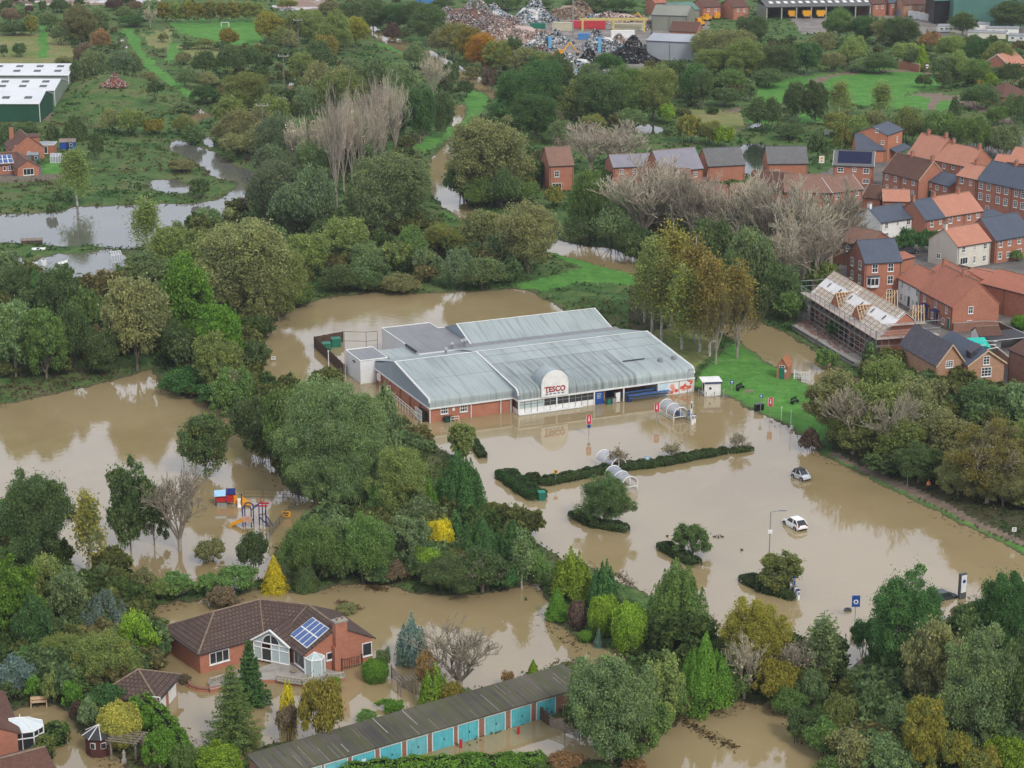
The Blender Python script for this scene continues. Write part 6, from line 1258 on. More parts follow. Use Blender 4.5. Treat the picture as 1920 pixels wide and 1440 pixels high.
sign('blue parking sign on the bank by the person in orange', (1700.7, 914), 2.4, .55, .6, m_blue, .3, icon='P')
sign('small white sign on the bank at the right frame edge', (1900, 1013), 2.0, .6, .6, m_white, .3, icon='bar', wh=m_grey)
sign('white notice in the water near the left wooded spit', (513, 677), .9, .75, .65, m_white, icon='bar', wh=m_grey)
sign('tall blue and white exit sign at the flooded entrance', (1603, 1163), 3.3, 1.0, 1.5, m_blue, icon='arrow')
sign('yellow estate board beside the solar roofed house', (1540, 312), 2.6, 1.4, 1.9, m_white, .5, icon='bar', wh=m_yellow)
sign('white notice board on the bank above the pond', (1550, 256), 1.6, 1.3, 1.1, m_white, .5, icon='bar', wh=m_grey, two=True)
sign('dark notice board with white panel at the park entrance', (1738, 136), 3.2, 2.0, 2.2, m_wood, .6, icon='bar', two=True)
for k, (px, y0, y1) in enumerate([(1464.8, 762, 787), (1482.4, 769, 804)]):
    p = G(px, y1, .3); t = thing('marker_post', ['thin white post on the lawn edge, left one', 'thin white post with a white bag at its foot'][k], 'post', (p.x, p.y, .1), 0, 'thin posts on the lawn edge'); h = (y1-y0)/S(y1)/.958; MB().tube((0, 0, -.5), (0, 0, h), .05, m_white).build('shaft', t); MB().box(-.09, .09, -.09, .09, h, h+.12, m_white).build('cap', t)
p = G(1485, 803, .25); t = MB()
for i in range(5): t.box(-.3+i*.1, -.1+i*.1, -.2, .2, 0, .25+.12*((i*3) % 4), m_white, Matrix.Rotation(i*.5, 4, 'Z'))
o = t.build('rubbish_bag'); o.location = (p.x, p.y, .1); tag(o, 'crumpled white bag at the foot of a thin post', 'bag')
t = thing('totem_sign', 'grey slab totem with white face behind the bottom right trees', 'sign', G(1803, 1122), .5); MB().box(-.5, .5, -.22, .22, -.5, 3.4, m_dgrey).build('slab', t); f = MB().box(-.42, .42, -.28, -.225, .9, 3.2, m_white).build('face', t); MB().box(.505, .54, -.18, .18, .9, 3.2, m_white).build('face', t); MB().tube((0, -.285, 2.4), (0, -.3, 2.4), .25, m_blue, n=12).build('emblem', t)
def charge(label, pts):
    for k, (px, py, h, w) in enumerate(pts):
        t = thing('charging_post', label[k], 'charging post', G(px, py), .2*k, 'charging posts'); MB().box(-w/2, w/2, -.15, .15, -.6, h, m_white if k != 1 else m_grey).build('body', t); MB().box(-w/2-.04, w/2+.04, -.19, .19, h, h+.1, m_navy if k % 2 else m_grey).build('cap', t); MB().box(-w*.3, w*.3, -.17, -.155, h*.55, h*.85, m_blue if k % 2 else m_lead).build('screen', t)
charge(['tallest white post of the cluster beside the lamp post', 'grey charging post in the cluster by the store', 'white charging post with screen, front of the store cluster', 'short white post at the right of the store cluster'], [(1296, 783, 2.9, .3), (1291, 788, 1.5, .35), (1298, 796, 1.7, .4), (1302, 793, 1.4, .35)])
charge(['slim white post left of the island charging posts', 'grey lamp headed post in the island cluster', 'white charging post on the island, middle', 'blue and white post at the right of the island cluster'], [(1482, 1118, 1.8, .2), (1488, 1119, 2.6, .3), (1491, 1122, 1.6, .3), (1496, 1125, 1.3, .35)])
t = thing('recycling_bin', 'green square recycling bin standing in water at the hedge end', 'bin', G(1015, 937), .25); MB().box(-.5, .5, -.45, .45, -.5, 1.15, m_green).build('body', t); MB().box(-.54, .54, -.5, .5, 1.15, 1.27, mat('green_lid', (.03, .26, .18))).build('lid', t)
for i in range(4): MB().box(-.4, .4, -.47, -.455, .1+i*.25, .25+i*.25, m_green).build('rib', t)
def bench(label, px, py, z=.5):
    p = G(px, py, z); t = thing('park_bench', label, 'bench', (p.x, p.y, gz(p.x, p.y)), .9, 'black benches on the lawn')
    s = MB()
    for i in range(4): s.box(-.9, .9, -.3+i*.13, -.2+i*.13, .44, .49, m_black)
    s.build('seat', t); b = MB()
    for i in range(3): b.box(-.9, .9, .24, .29, .58+i*.15, .69+i*.15, m_black)
    b.build('backrest', t)
    for x in (-.8, .8): MB().box(x-.06, x+.06, -.28, .28, -.2, .44, m_black).box(x-.05, x+.05, .2, .28, .44, .95, m_black).build('leg', t)
bench('black bench with stone pad on the lawn near the kiosk', 1388, 730); bench('black bench on the lawn near the trees by the hut', 1490, 757)
p = G(1423, 766, .4); t = thing('litter_bin', 'black double litter bin beside the blue sign', 'bin', (p.x, p.y, .15), .3); MB().box(-.75, .75, -.3, .3, -.2, 1.0, m_black).build('body', t); MB().box(-.8, .8, -.35, .35, 1.0, 1.1, m_dgrey).build('lid', t)
for k, (u, v, lab) in enumerate([(30.6, -2.4, 'green bin beside the blue door panel'), (31.6, -2.3, 'grey bin between the green bin and the poster board'), (34.2, -2.6, 'navy litter bin in front of the trolley rows')]):
    p = W(u, v); t = thing('litter_bin', lab, 'bin', p, R_(24), 'bins at the store entrance'); m = (m_green, m_grey, m_navy)[k]; MB().prism([(-.35, -.3), (.35, -.3), (.3, .3), (-.3, .3)], -.3, .95, m).build('body', t); MB().box(-.36, .36, -.33, .33, .95, 1.05, m_lead).build('lid', t)
p = W(32.4, -2.2); t = thing('poster_board', 'white poster board leaning at the store entrance', 'poster board', p, R_(35)); MB().box(-.45, .45, -.04, .04, .1, 1.7, m_white).build('panel', t); MB().box(-.5, -.45, -.06, .3, -.3, 1.75, m_grey).box(.45, .5, -.06, .3, -.3, 1.75, m_grey).build('leg', t); MB().box(-.3, .3, -.05, -.042, .5, 1.4, m_whitew).build('print', t)
# ---- brick pump hut, white gate
def hut():
    a, b = G(1456, 709, .6), G(1475, 711, .6); d = b-a; L = d.length; rz = math.atan2(d.y, d.x); t = thing('brick_hut', 'small brick hut with orange tiled gable roof and green door', 'hut', (a.x, a.y, .5), rz); D = 3.2; ze, zr = 2.3, 3.7
    MB().poly([(0, 0, -.4), (L, 0, -.4), (L, 0, ze), (L/2, 0, zr), (0, 0, ze)], m_brick).poly([(0, D, -.4), (0, 0, -.4), (0, 0, ze), (0, D, ze)], m_brick).poly([(L, 0, -.4), (L, D, -.4), (L, D, ze), (L, 0, ze)], m_brick).poly([(L, D, -.4), (0, D, -.4), (0, D, ze), (L/2, D, zr), (L, D, ze)], m_brick).build('wall', t)
    k = (zr-ze)/(L/2); e = .2; ot = tiles('orange_tile', (.50, .21, .10), (.40, .15, .075), gap=.55); ro = MB().slab([(-e, D+.1, ze-e*k+.12), (-e, -.15, ze-e*k+.12), (L/2, -.15, zr+.12), (L/2, D+.1, zr+.12)], .12, ot).slab([(L+e, -.15, ze-e*k+.12), (L+e, D+.1, ze-e*k+.12), (L/2, D+.1, zr+.12), (L/2, -.15, zr+.12)], .12, ot).build('roof', t); MB().tube((L/2, -.15, zr+.14), (L/2, D+.1, zr+.14), .12, m_ridge).build('ridge', ro)
    dr = MB().box(L/2-.45, L/2+.45, -.08, -.01, -.1, 2.0, m_green).build('door', t); MB().box(L/2+.28, L/2+.36, -.13, -.08, .9, 1.0, m_black).build('handle', dr)
    wl_ = MB().box(L/2-.5, L/2+.5, -.07, -.01, 2.05, 2.45, m_white).build('window', t); MB().box(L/2-.4, L/2-.05, -.09, -.071, 2.1, 2.4, m_glass).box(L/2+.05, L/2+.4, -.09, -.071, 2.1, 2.4, m_glass).build('pane', wl_); MB().box(L-.55, L-.1, -.05, -.01, 1.3, 1.75, m_white).build('notice', t)
hut()
t = thing('white_gate', 'white painted picket gate beside the brick hut', 'gate', G(1490, 708, .5), -.3); g = MB()
for i in range(9): g.box(i*.28, i*.28+.09, -.03, .03, -.2, 1.25, m_white)
for z in (.25, .95): g.box(0, 2.4, .03, .07, z, z+.12, m_white)
g.build('pickets', t); MB().box(-.16, 0, -.08, .1, -.4, 1.45, m_white).box(2.42, 2.58, -.08, .1, -.4, 1.45, m_white).build('post', t)
# ---------------------------------------------------------------- bungalow, garages and gardens in the foreground
def offs(P, s):                                   # mitred offset of a plan polyline
    out = []; P = [Vector(p) for p in P]
    for i, p in enumerate(P):
        d = [(P[j+1]-P[j]).normalized() for j in (i-1, i) if 0 <= j < len(P)-1]; n = [Vector((-a.y, a.x)) for a in d]
        m = (n[0]+n[-1]).normalized(); out.append(p+m*(s/m.dot(n[0])))
    return out
def polyhouse(name, label, P, hw, ze, zr, z0, roof, wall, ends='hg', cat='house', e=.4, group=None, ridge=None):
    P = [Vector(p) for p in P]; o = P[0].copy(); Q = [p-o for p in P]
    r = thing(name, label, cat, (o.x, o.y, z0), 0, group)
    k = (zr-ze)/hw; A, B = offs(Q, hw), offs(Q, -hw); w = MB()
    for i in range(len(Q)-1): w.poly([(*B[i], -.6), (*B[i+1], -.6), (*B[i+1], ze), (*B[i], ze)], wall).poly([(*A[i+1], -.6), (*A[i], -.6), (*A[i], ze), (*A[i+1], ze)], wall)
    for a, b, c, g in ((A[0], B[0], Q[0], ends[0]), (B[-1], A[-1], Q[-1], ends[1])):
        w.poly([(*a, -.6), (*b, -.6), (*b, ze), (*c, zr), (*a, ze)] if g == 'g' else [(*a, -.6), (*b, -.6), (*b, ze), (*a, ze)], wall)
    w.build('wall', r)
    R = [q.copy() for q in Q]; d0 = (Q[1]-Q[0]).normalized(); d1 = (Q[-1]-Q[-2]).normalized(); E = [q.copy() for q in Q]
    R[0] = Q[0]+d0*(hw if ends[0] == 'h' else -.12); R[-1] = Q[-1]-d1*(hw if ends[1] == 'h' else -.12)
    E[0] = Q[0]-d0*(e if ends[0] == 'h' else .12); E[-1] = Q[-1]+d1*(e if ends[1] == 'h' else .12)
    Ao, Bo = offs(E, hw+e), offs(E, -hw-e); zl = ze-e*k+.16; zt = zr+.16; f = MB(); rt = MB(); rm = ridge or m_ridge
    for i in range(len(Q)-1):
        f.slab([(*Bo[i], zl), (*Bo[i+1], zl), (*R[i+1], zt), (*R[i], zt)], .16, roof); f.slab([(*Ao[i+1], zl), (*Ao[i], zl), (*R[i], zt), (*R[i+1], zt)], .16, roof); rt.tube((*R[i], zt), (*R[i+1], zt), .12, rm)
    if ends[0] == 'h':
        f.slab([(*Ao[0], zl), (*Bo[0], zl), (*R[0], zt)], .16, roof)
        for c in (Ao[0], Bo[0]): rt.tube((*c, zl+.03), (*R[0], zt), .11, rm)
    if ends[1] == 'h':
        f.slab([(*Bo[-1], zl), (*Ao[-1], zl), (*R[-1], zt)], .16, roof)
        for c in (Ao[-1], Bo[-1]): rt.tube((*c, zl+.03), (*R[-1], zt), .11, rm)
    ro = f.build('roof', r)
    if len(Q) > 2: 
        for i in range(1, len(Q)-1): rt.tube((*Bo[i], zl+.03), (*R[i], zt), .07, rm)
    rt.build('ridge', ro); g = MB()
    for i in range(len(Q)-1): g.tube((*Bo[i], zl-.1), (*Bo[i+1], zl-.1), .08, m_lead); g.tube((*Ao[i], zl-.1), (*Ao[i+1], zl-.1), .08, m_lead)
    if ends[0] == 'h': g.tube((*Ao[0], zl-.1), (*Bo[0], zl-.1), .08, m_lead)
    if ends[1] == 'h': g.tube((*Ao[-1], zl-.1), (*Bo[-1], zl-.1), .08, m_lead)
    g.build('gutter', r); return r, ro, A, B, R, k
def wall_win(r, a, b, px, py, w, h, style, shift=0):
    a, b = Vector((*a, 0)), Vector((*b, 0)); d = (b-a).normalized(); n = Vector((d.y, -d.x, 0)); p = hit(r, px, py, a, n); return add_window(r, p.x+n.x*shift, p.y+n.y*shift, p.z, math.atan2(d.y, d.x), w, h, style)
def bungalow():
    P = [(-38.6, 222.9), (-30.1, 229.2), (-24.2, 227.6), (-20.1, 221.1)]
    r, ro, A, B, R, k = polyhouse('bungalow', 'crescent brick bungalow with brown tiled roof and blue solar panels in floodwater', P, 4.4, 2.75, 5.05, 0, m_browntile, m_brick, 'hg')
    wall_win(r, B[0], B[1], 411, 1231, 2.6, 1.5, 'v')
    wall_win(r, B[2], B[3], 562, 1237, 2.6, 1.7, 'p')
    d = (Vector(B[-1])-Vector(A[-1])).normalized()
    wall_win(r, B[-1], A[-1], 618, 1230, .9, 1.0, 'p'); wall_win(r, B[-1], A[-1], 688, 1217, 1.3, 1.7, 'p')
    # chimney on the gable end
    q = (Vector(P[-1])-Vector(P[0])); dd = (Vector(P[3])-Vector(P[2])).normalized(); nn = Vector((-dd.y, dd.x)); ch = MB()
    M = Matrix.Translation((q.x+dd.x*.5, q.y+dd.y*.5, 0)) @ Matrix.Rotation(math.atan2(dd.y, dd.x), 4, 'Z'); ch.box(-.6, .35, -.95, .95, -.5, 3.0, m_brick, M).box(-.55, .3, -.75, .75, 3.0, 6.0, m_brick, M).box(-.65, .4, -.85, .85, 6.0, 6.2, m_concrete, M)
    for s in (-.35, .35): ch.tube(M @ Vector((-.1, s, 6.2)), M @ Vector((-.1, s, 6.5)), .14, m_ridge, n=8)
    ch.build('chimney', r)
    # solar panel on the inner slope of the right wing
    b1, b2 = Vector((*B[2], 0)), Vector((*B[3], 0)); dx = (b2-b1).normalized(); up = Vector((dx.y, -dx.x, 0))*-1; L = (b2-b1).length
    def onroof(t, s, dz=.26): p = b1+dx*t+up*s; return Vector((p.x, p.y, 2.75+s*k+dz))
    Mi = r.matrix_basis.inverted(); n_ = (onroof(1, 0)-onroof(0, 0)).cross(onroof(0, 1)-onroof(0, 0)); cs = []
    for px, py in ((543, 1190), (575, 1215), (617, 1178), (586, 1157)): cs.append(hit(r, px, py, onroof(0, 0), n_))
    c0, c1, c2, c3 = cs; sp = MB().slab([c0, c1, c2, c3], .08, m_white).build('solar_array', ro); nrm = (c1-c0).cross(c3-c0).normalized()*.02
    bil = lambda u, v: c0.lerp(c1, u).lerp(c3.lerp(c2, u), v)+nrm
    for i in range(4):
        for j in range(2): u0, u1, v0, v1 = i/4+.02, (i+1)/4-.02, j/2+.025, (j+1)/2-.025; MB().poly([bil(u0, v0), bil(u1, v0), bil(u1, v1), bil(u0, v1)], m_solarb).build('solar_cell', sp)
    # glazed porch with its own gable
    o = Vector((P[0][0], P[0][1], 0)); pl, pr = G(477, 1198, 2.7)-o, G(543, 1211, 2.7)-o; ax = (pr-pl); ax.z = 0; Wd = ax.length; ax.normalize(); bk = Vector((-ax.y, ax.x, 0)); za = 4.35
    pt = lambda u, v, z: tuple(pl+ax*u+bk*v)[:2]+(z,)
    pf = MB(); rid0, rid1 = pt(Wd/2, -.4, za), pt(Wd/2, 5.2, za); pf.slab([pt(-.3, -.4, 2.6), rid0, rid1, pt(-.3, 4.2, 2.6)][::-1], .12, m_browntile); pf.slab([pt(Wd+.3, -.4, 2.6), pt(Wd+.3, 4.2, 2.6), rid1, rid0][::-1], .12, m_browntile); pr_ = pf.build('porch_roof', r)
    fr = MB(); V = lambda u, v, z: Vector(pt(u, v, z))
    fr.tube(V(-.3, -.42, 2.62), V(Wd/2, -.42, za+.03), .13, m_white).tube(V(Wd+.3, -.42, 2.62), V(Wd/2, -.42, za+.03), .13, m_white).tube(V(-.2, -.2, 2.55), V(Wd+.2, -.2, 2.55), .1, m_white).tube(V(0, -.2, 1.9), V(Wd, -.2, 1.9), .07, m_white).tube(V(0, -.2, .35), V(Wd, -.2, .35), .1, m_white)
    for u in (0, Wd*.22, Wd*.5, Wd*.72, Wd): fr.tube(V(u, -.2, .2), V(u, -.2, 2.6), .08, m_white)
    for i in range(9):
        a0, a1 = math.pi*i/8, math.pi*(i+1)/8
        if i < 8: fr.tube(V(Wd/2+math.cos(a0)*1.15, -.25, 2.6+math.sin(a0)*1.15), V(Wd/2+math.cos(a1)*1.15, -.25, 2.6+math.sin(a1)*1.15), .07, m_white)
    fr.tube(V(Wd/2, -.25, 2.6), V(Wd/2, -.25, 3.7), .05, m_white); fr.tube(V(Wd, -.2, .35), V(Wd, 1.2, .35), .1, m_white).tube(V(Wd, .5, .3), V(Wd, .5, 2.6), .07, m_white)
    po = fr.build('porch_frame', r); MB().poly([V(0, -.18, .4), V(Wd*.22, -.18, .4), V(Wd*.22, -.18, 2.5), V(0, -.18, 2.5)], m_paleglass).poly([V(Wd*.5, -.18, .4), V(Wd, -.18, .4), V(Wd, -.18, 2.5), V(Wd*.5, -.18, 2.5)], m_paleglass).poly([V(0, -.18, 2.6), V(Wd, -.18, 2.6), V(Wd/2, -.18, za-.1)], m_paleglass).poly([V(Wd*.03, -.17, .4), V(Wd, 1.2, .4), V(Wd, 1.2, 2.5), V(Wd, -.17, 2.5)], m_paleglass).build('pane', po); MB().poly([V(Wd*.25, -.22, .4), V(Wd*.47, -.22, .4), V(Wd*.47, -.22, 1.85), V(Wd*.25, -.22, 1.85)], m_glass).poly([V(Wd/2+math.cos(math.pi*i/8)*1.05, -.22, 2.62+math.sin(math.pi*i/8)*1.0) for i in range(9)], m_glass).build('pane', po)
    # small six sided glass lobby
    c = G(591, 1262, .3)-o; lb = MB(); hexp = [(c.x+1.15*math.cos(a), c.y+1.15*math.sin(a)) for a in [math.pi/3*i+.3 for i in range(6)]]
    for a in hexp: lb.tube((*a, -.3), (*a, 2.3), .09, m_white)
    for a, b in zip(hexp, hexp[1:]+hexp[:1]): lb.tube((*a, 2.3), (*b, 2.3), .09, m_white).tube((*a, .15), (*b, .15), .1, m_white).tube((*a, 2.3), (c.x, c.y, 2.95), .05, m_white)
    l = lb.build('glass_lobby', r); g = MB(); rf = MB()
    for a, b in zip(hexp, hexp[1:]+hexp[:1]): g.poly([(*a, .2), (*b, .2), (*b, 2.25), (*a, 2.25)], m_paleglass); rf.poly([(*a, 2.32), (*b, 2.32), (c.x, c.y, 2.9)], m_paleglass)
    g.build('pane', l); rf.build('pane', l)
    # paved terrace with balustrade
    T = [G(*p, .35)-o for p in ((392, 1280), (462, 1262), (520, 1240), (580, 1245), (640, 1262), (646, 1272), (560, 1282), (520, 1275), (470, 1275), (394, 1294))]
    MB().prism([t[:2] for t in T], -.5, .38, m_brick, m_concrete).build('terrace', r); 
    for a, b in (((392, 1283), (455, 1264)), ((520, 1276), (566, 1283)), ((566, 1283), (645, 1270))):
        bl = MB(); p, q = G(*a, .4)-o, G(*b, .4)-o; n = int((q-p).length/.42)
        for i in range(n+1): x = p.lerp(q, i/n); bl.tube((x.x, x.y, .36), (x.x, x.y, .62), .10, m_concrete, .13, 6, False).tube((x.x, x.y, .62), (x.x, x.y, .95), .13, m_concrete, .07, 6, False)
        bl.tube((p.x, p.y, 1.02), (q.x, q.y, 1.02), .12, m_concrete); bl.tube((p.x, p.y, .42), (q.x, q.y, .42), .14, m_concrete); bl.build('balustrade', r)
    MB().tube(G(550, 1256, .4)-o, G(550, 1256, .8)-o, .25, m_ridge, .3, 10).build('plant_pot', r)
    for px, py in ((545, 1218), (371, 1232)): p = hit(r, px, py, (*B[1 if px > 400 else 0], 0), (1, -1, 0)); 
    return r
bungalow()
def curved_wall():
    c = G(380, 1290, 0); t = thing('garden_wall', 'low curved brick wall at the corner of the bungalow terrace', 'wall', c); mb = MB(); cp = MB()
    px = [(352, 1278), (356, 1288), (372, 1294), (392, 1296), (412, 1292)]
    P = [G(*p)-c for p in px]
    for a, b in zip(P, P[1:]): mb.tube((a.x, a.y, -.2), (b.x, b.y, -.2), .5, m_brick, n=4); cp.tube((a.x, a.y, .32), (b.x, b.y, .32), .2, m_brick_old, n=6)
    mb.build('wall', t); cp.build('coping', t)
curved_wall()
def small_garage():
    f0, f1 = Vector((-39.2, 207.7)), Vector((-37.8, 214.2)); d = (f1-f0).normalized(); n = Vector((-d.y, d.x)); mid = (f0+f1)/2; hw = 3.2
    P = [mid+n*0.0, mid+n*6.4]
    r, ro, A, B, R, k = polyhouse('double_garage', 'brown roofed brick double garage with two white doors', [tuple(P[1]), tuple(P[0])], hw, 2.3, 4.0, 0, m_browntile, m_brick, 'hh', 'garage', .45)
    e0, e1 = Vector((*B[1], 0)), Vector((*A[1], 0))
    for t0, t1 in ((.07, .44), (.56, .93)):
        p, q = e0.lerp(e1, t0), e0.lerp(e1, t1); u = (q-p).normalized(); o_ = Vector((u.y, -u.x, 0))*.06
        MB().poly([(*(p+o_)[:2], -.4), (*(q+o_)[:2], -.4), (*(q+o_)[:2], 1.95), (*(p+o_)[:2], 1.95)], m_white).build('garage_door', r)
    wall_win(r, B[0], B[1], 289, 1312, 1.5, .8, 'p')
small_garage()
m_mossline = mat('moss', (.085, .10, .035), (.05, .06, .025), 2, .95)
m_teal2 = mat('faded_turquoise_paint', (.17, .50, .54), (.12, .40, .44), .8, .7, grime=(2, .55, .75, .5, (.14, .24, .24)))
def garage_row():
    a0, b0 = G(660, 1453), G(995, 1353); d = (b0-a0).normalized(); q = Vector((-d.y, d.x, 0)); s = a0-d*9.5; L = 9.5+(b0-a0).length+7.5; rz = math.atan2(d.y, d.x)
    t = thing('garage_row', 'long brick garage row with turquoise double doors and mossy corrugated roof', 'garage block', s, rz); D = 4.5; ze = 2.4
    MB().box(0, L, 0, .25, -.6, ze, m_brick_old).box(0, L, D-.2, D, -.6, ze+.45, m_brick_old).box(0, .2, .25, D-.2, -.6, ze+.1, m_brick_old).box(L-.2, L, .25, D-.2, -.6, ze+.1, m_brick_old).build('wall', t)
    moss = ribbed('mossy_corrugated_roof', (.13, .115, .095), (.065, .06, .052), 1.1, (.085, .092, .042), .42, .60, .85, rough=.95)
    MB().slab([(-.2, -.35, ze+.12), (L+.15, -.35, ze+.12), (L+.15, D+.2, ze+.75), (-.2, D+.2, ze+.75)], .12, moss).build('roof', t)
    rb = MB(); rg = random.Random(8)
    for i in range(int(L/.6)):                    # broken sheet edges, moss lines and pale lichen
        x = .2+i*.6+rg.uniform(-.15, .15); u0 = rg.choice((0, 0, rg.uniform(.1, .6))); u1 = min(1, u0+rg.uniform(.25, 1)); zf = lambda u: ze+.125+u*.63+.012; yf = lambda u: -.35+u*(D+.55); w = rg.choice((.04, .06, .1)); m = rg.choice((m_lead, m_lead, m_mossline, m_oldwood, m_concrete))
        if rg.random() < .75: rb.poly([(x, yf(u0), zf(u0)), (x+w, yf(u0), zf(u0)), (x+w, yf(u1), zf(u1)), (x, yf(u1), zf(u1))], m)
    rb.build('roof_joint', t); MB().box(-.1, L, -.09, -.01, ze-.32, ze+.02, m_concrete).build('lintel', t)
    for k, (x0, x1) in enumerate([(581, 602), (609, 651), (661, 702), (713, 752), (763, 800), (811, 849), (859, 896), (909, 946), (958, 994), (1006, 1040)]):
        yb = 1364-(x0-958)*.298; p = hit(t, x0, yb, (0, 0, 0), (0, 1, 0)).x; e = hit(t, x1, yb-(x1-x0)*.298, (0, 0, 0), (0, 1, 0)).x
        dr = MB().box(p-.09, p, -.1, -.005, -.4, 2.1, m_white).box(e, e+.09, -.1, -.005, -.4, 2.1, m_white).box(p-.09, e+.09, -.1, -.005, 2.1, 2.2, m_white)
        n = 14; w = (e-p)/n
        for i in range(n): dr.box(p+i*w+.008, p+(i+1)*w-.008, -.075-.012*(i % 2), -.01, -.3, 2.08, m_teal2 if k in (1, 4, 7) else m_teal)
        o = dr.build('garage_door', t); m = (p+e)/2; MB().box(m-.012, m+.012, -.095, -.08, -.3, 2.08, m_lead).box(m+.08, m+.2, -.12, -.09, .9, 1.15, m_lead).build('handle', o)
        if k == 2: MB().box(m-.25, m+.25, -.13, -.095, .3, 1.5, m_white).box(m-.05, m+.05, -.14, -.13, .6, 1.1, m_lead).build('notice', o)
garage_row()
t = thing('red_post', 'leaning red steel post in front of the turquoise doors', 'post', G(748+21, 1368+33), .2) if False else None
for k, (px, py, h, lab) in enumerate([(864, 1402, .9, 'narrow red post standing in water before a turquoise door'), (972, 1376, .75, 'rusty red post with debris near the right turquoise door')]):
    t = thing('red_post', lab, 'post', G(px, py), .3, 'red posts in the garage court'); MB().box(-.14, .14, -.08, .08, -.4, h, m_red).build('shaft', t); MB().box(-.16, .16, -.1, .1, h, h+.05, m_red).build('cap', t)
timber_fence('dark wooden gate panel at the right end of the garage row', [(1002, 1340), (1030, 1362)], 1.5, 0, m_wood, 'fences by the garage court'); timber_fence('weathered slatted field gate between the dark panel and the willow', [(1031, 1363), (1085, 1385)], 1.3, .1, m_oldwood, 'fences by the garage court', slats=True)
# ---- corner houses at the bottom left
r_, ro_, A_, B_, R__, k_2 = polyhouse('bungalow', 'brown tiled bungalow roof cut by the left frame edge, beside the conservatory', [tuple((G(5.6, 1305, 2.7)+Vector((-4.4, -1.2, 0)))[:2]), tuple((G(36.6, 1383, 2.7)+Vector((-4.4, -1.2, 0)))[:2])], 4.4, 2.7, 4.8, .3, m_brown2, m_brick, 'gg')
polyhouse('bungalow_wing', 'brown tiled gable wing at the bottom left corner', [tuple(G(-60, 1440, 4.4)[:2]), tuple(G(83, 1403, 4.4)[:2])], 3.6, 2.5, 4.1, .3, m_brown2, m_brick, 'gg')
def conservatory():
    c = G(52, 1396, .3); t = thing('conservatory', 'white framed conservatory with pale panelled roof on the corner bungalow', 'conservatory', c, R_(18)); P = [(-1.8, -1.6), (.6, -1.6), (1.7, -.6), (1.7, .8), (.6, 1.9), (-1.8, 1.9)]; f = MB(); g = MB(); rf = MB(); ap = [(-.6, .15, 3.2), (-1.8, .15, 3.2)]
    for a in P: f.tube((*a, -.4), (*a, 2.2), .08, m_white)
    for a, b in zip(P, P[1:]): 
        for z in (.05, 1.5, 2.2): f.tube((*a, z), (*b, z), .08, m_white)
        m = ((a[0]+b[0])/2, (a[1]+b[1])/2); f.tube((*m, 0), (*m, 2.2), .05, m_white); g.poly([(*a, .1), (*b, .1), (*b, 2.15), (*a, 2.15)], m_glass)
    pv = mat('polycarbonate', (.62, .68, .70), (.55, .61, .63), 1, .3)
    rf.poly([(*P[0], 2.25), (*P[1], 2.25), ap[0], ap[1]], pv).poly([(*P[1], 2.25), (*P[2], 2.25), ap[0]], pv).poly([(*P[2], 2.25), (*P[3], 2.25), ap[0]], pv).poly([(*P[3], 2.25), (*P[4], 2.25), ap[0]], pv).poly([(*P[4], 2.25), (*P[5], 2.25), ap[1], ap[0]], pv)
    for a in P[1:5]: f.tube((*a, 2.28), ap[0], .06, m_white)
    f.tube(ap[0], ap[1], .09, m_white).tube(ap[0], (ap[0][0], ap[0][1], 3.6), .05, m_white); f.build('frame', t); g.build('pane', t); rf.build('roof', t)
conservatory()
def shed(name, label, px, py, w, d, h, rise, rz, roof, wall, cat='shed', z=None, group=None, door=m_wood, win=True):
    p = G(px, py, .2); t = thing(name, label, cat, (p.x, p.y, z if z is not None else max(-.05, gz(p.x, p.y))), rz, group); a, b = w/2, d/2
    MB().poly([(-a, -b, -.4), (a, -b, -.4), (a, -b, h), (-a, -b, h)], wall).poly([(a, b, -.4), (-a, b, -.4), (-a, b, h), (a, b, h)], wall).poly([(a, -b, -.4), (a, b, -.4), (a, b, h), (a, 0, h+rise), (a, -b, h)], wall).poly([(-a, b, -.4), (-a, -b, -.4), (-a, -b, h), (-a, 0, h+rise), (-a, b, h)], wall).build('wall', t)
    e = .15; k = rise/b; MB().slab([(-a-e, -b-e, h-e*k+.08), (a+e, -b-e, h-e*k+.08), (a+e, 0, h+rise+.08), (-a-e, 0, h+rise+.08)], .08, roof).slab([(a+e, b+e, h-e*k+.08), (-a-e, b+e, h-e*k+.08), (-a-e, 0, h+rise+.08), (a+e, 0, h+rise+.08)], .08, roof).build('roof', t)
    MB().box(-.4, .4, -b-.04, -b-.005, -.2, h-.15, door).build('door', t)
    if win: w_ = MB().box(.5, min(a-.1, 1.3), -b-.05, -b-.01, h-1.1, h-.35, m_white).build('window', t); MB().box(.57, min(a-.17, 1.23), -b-.06, -b-.051, h-1.03, h-.42, m_glass).build('pane', w_)
    return t
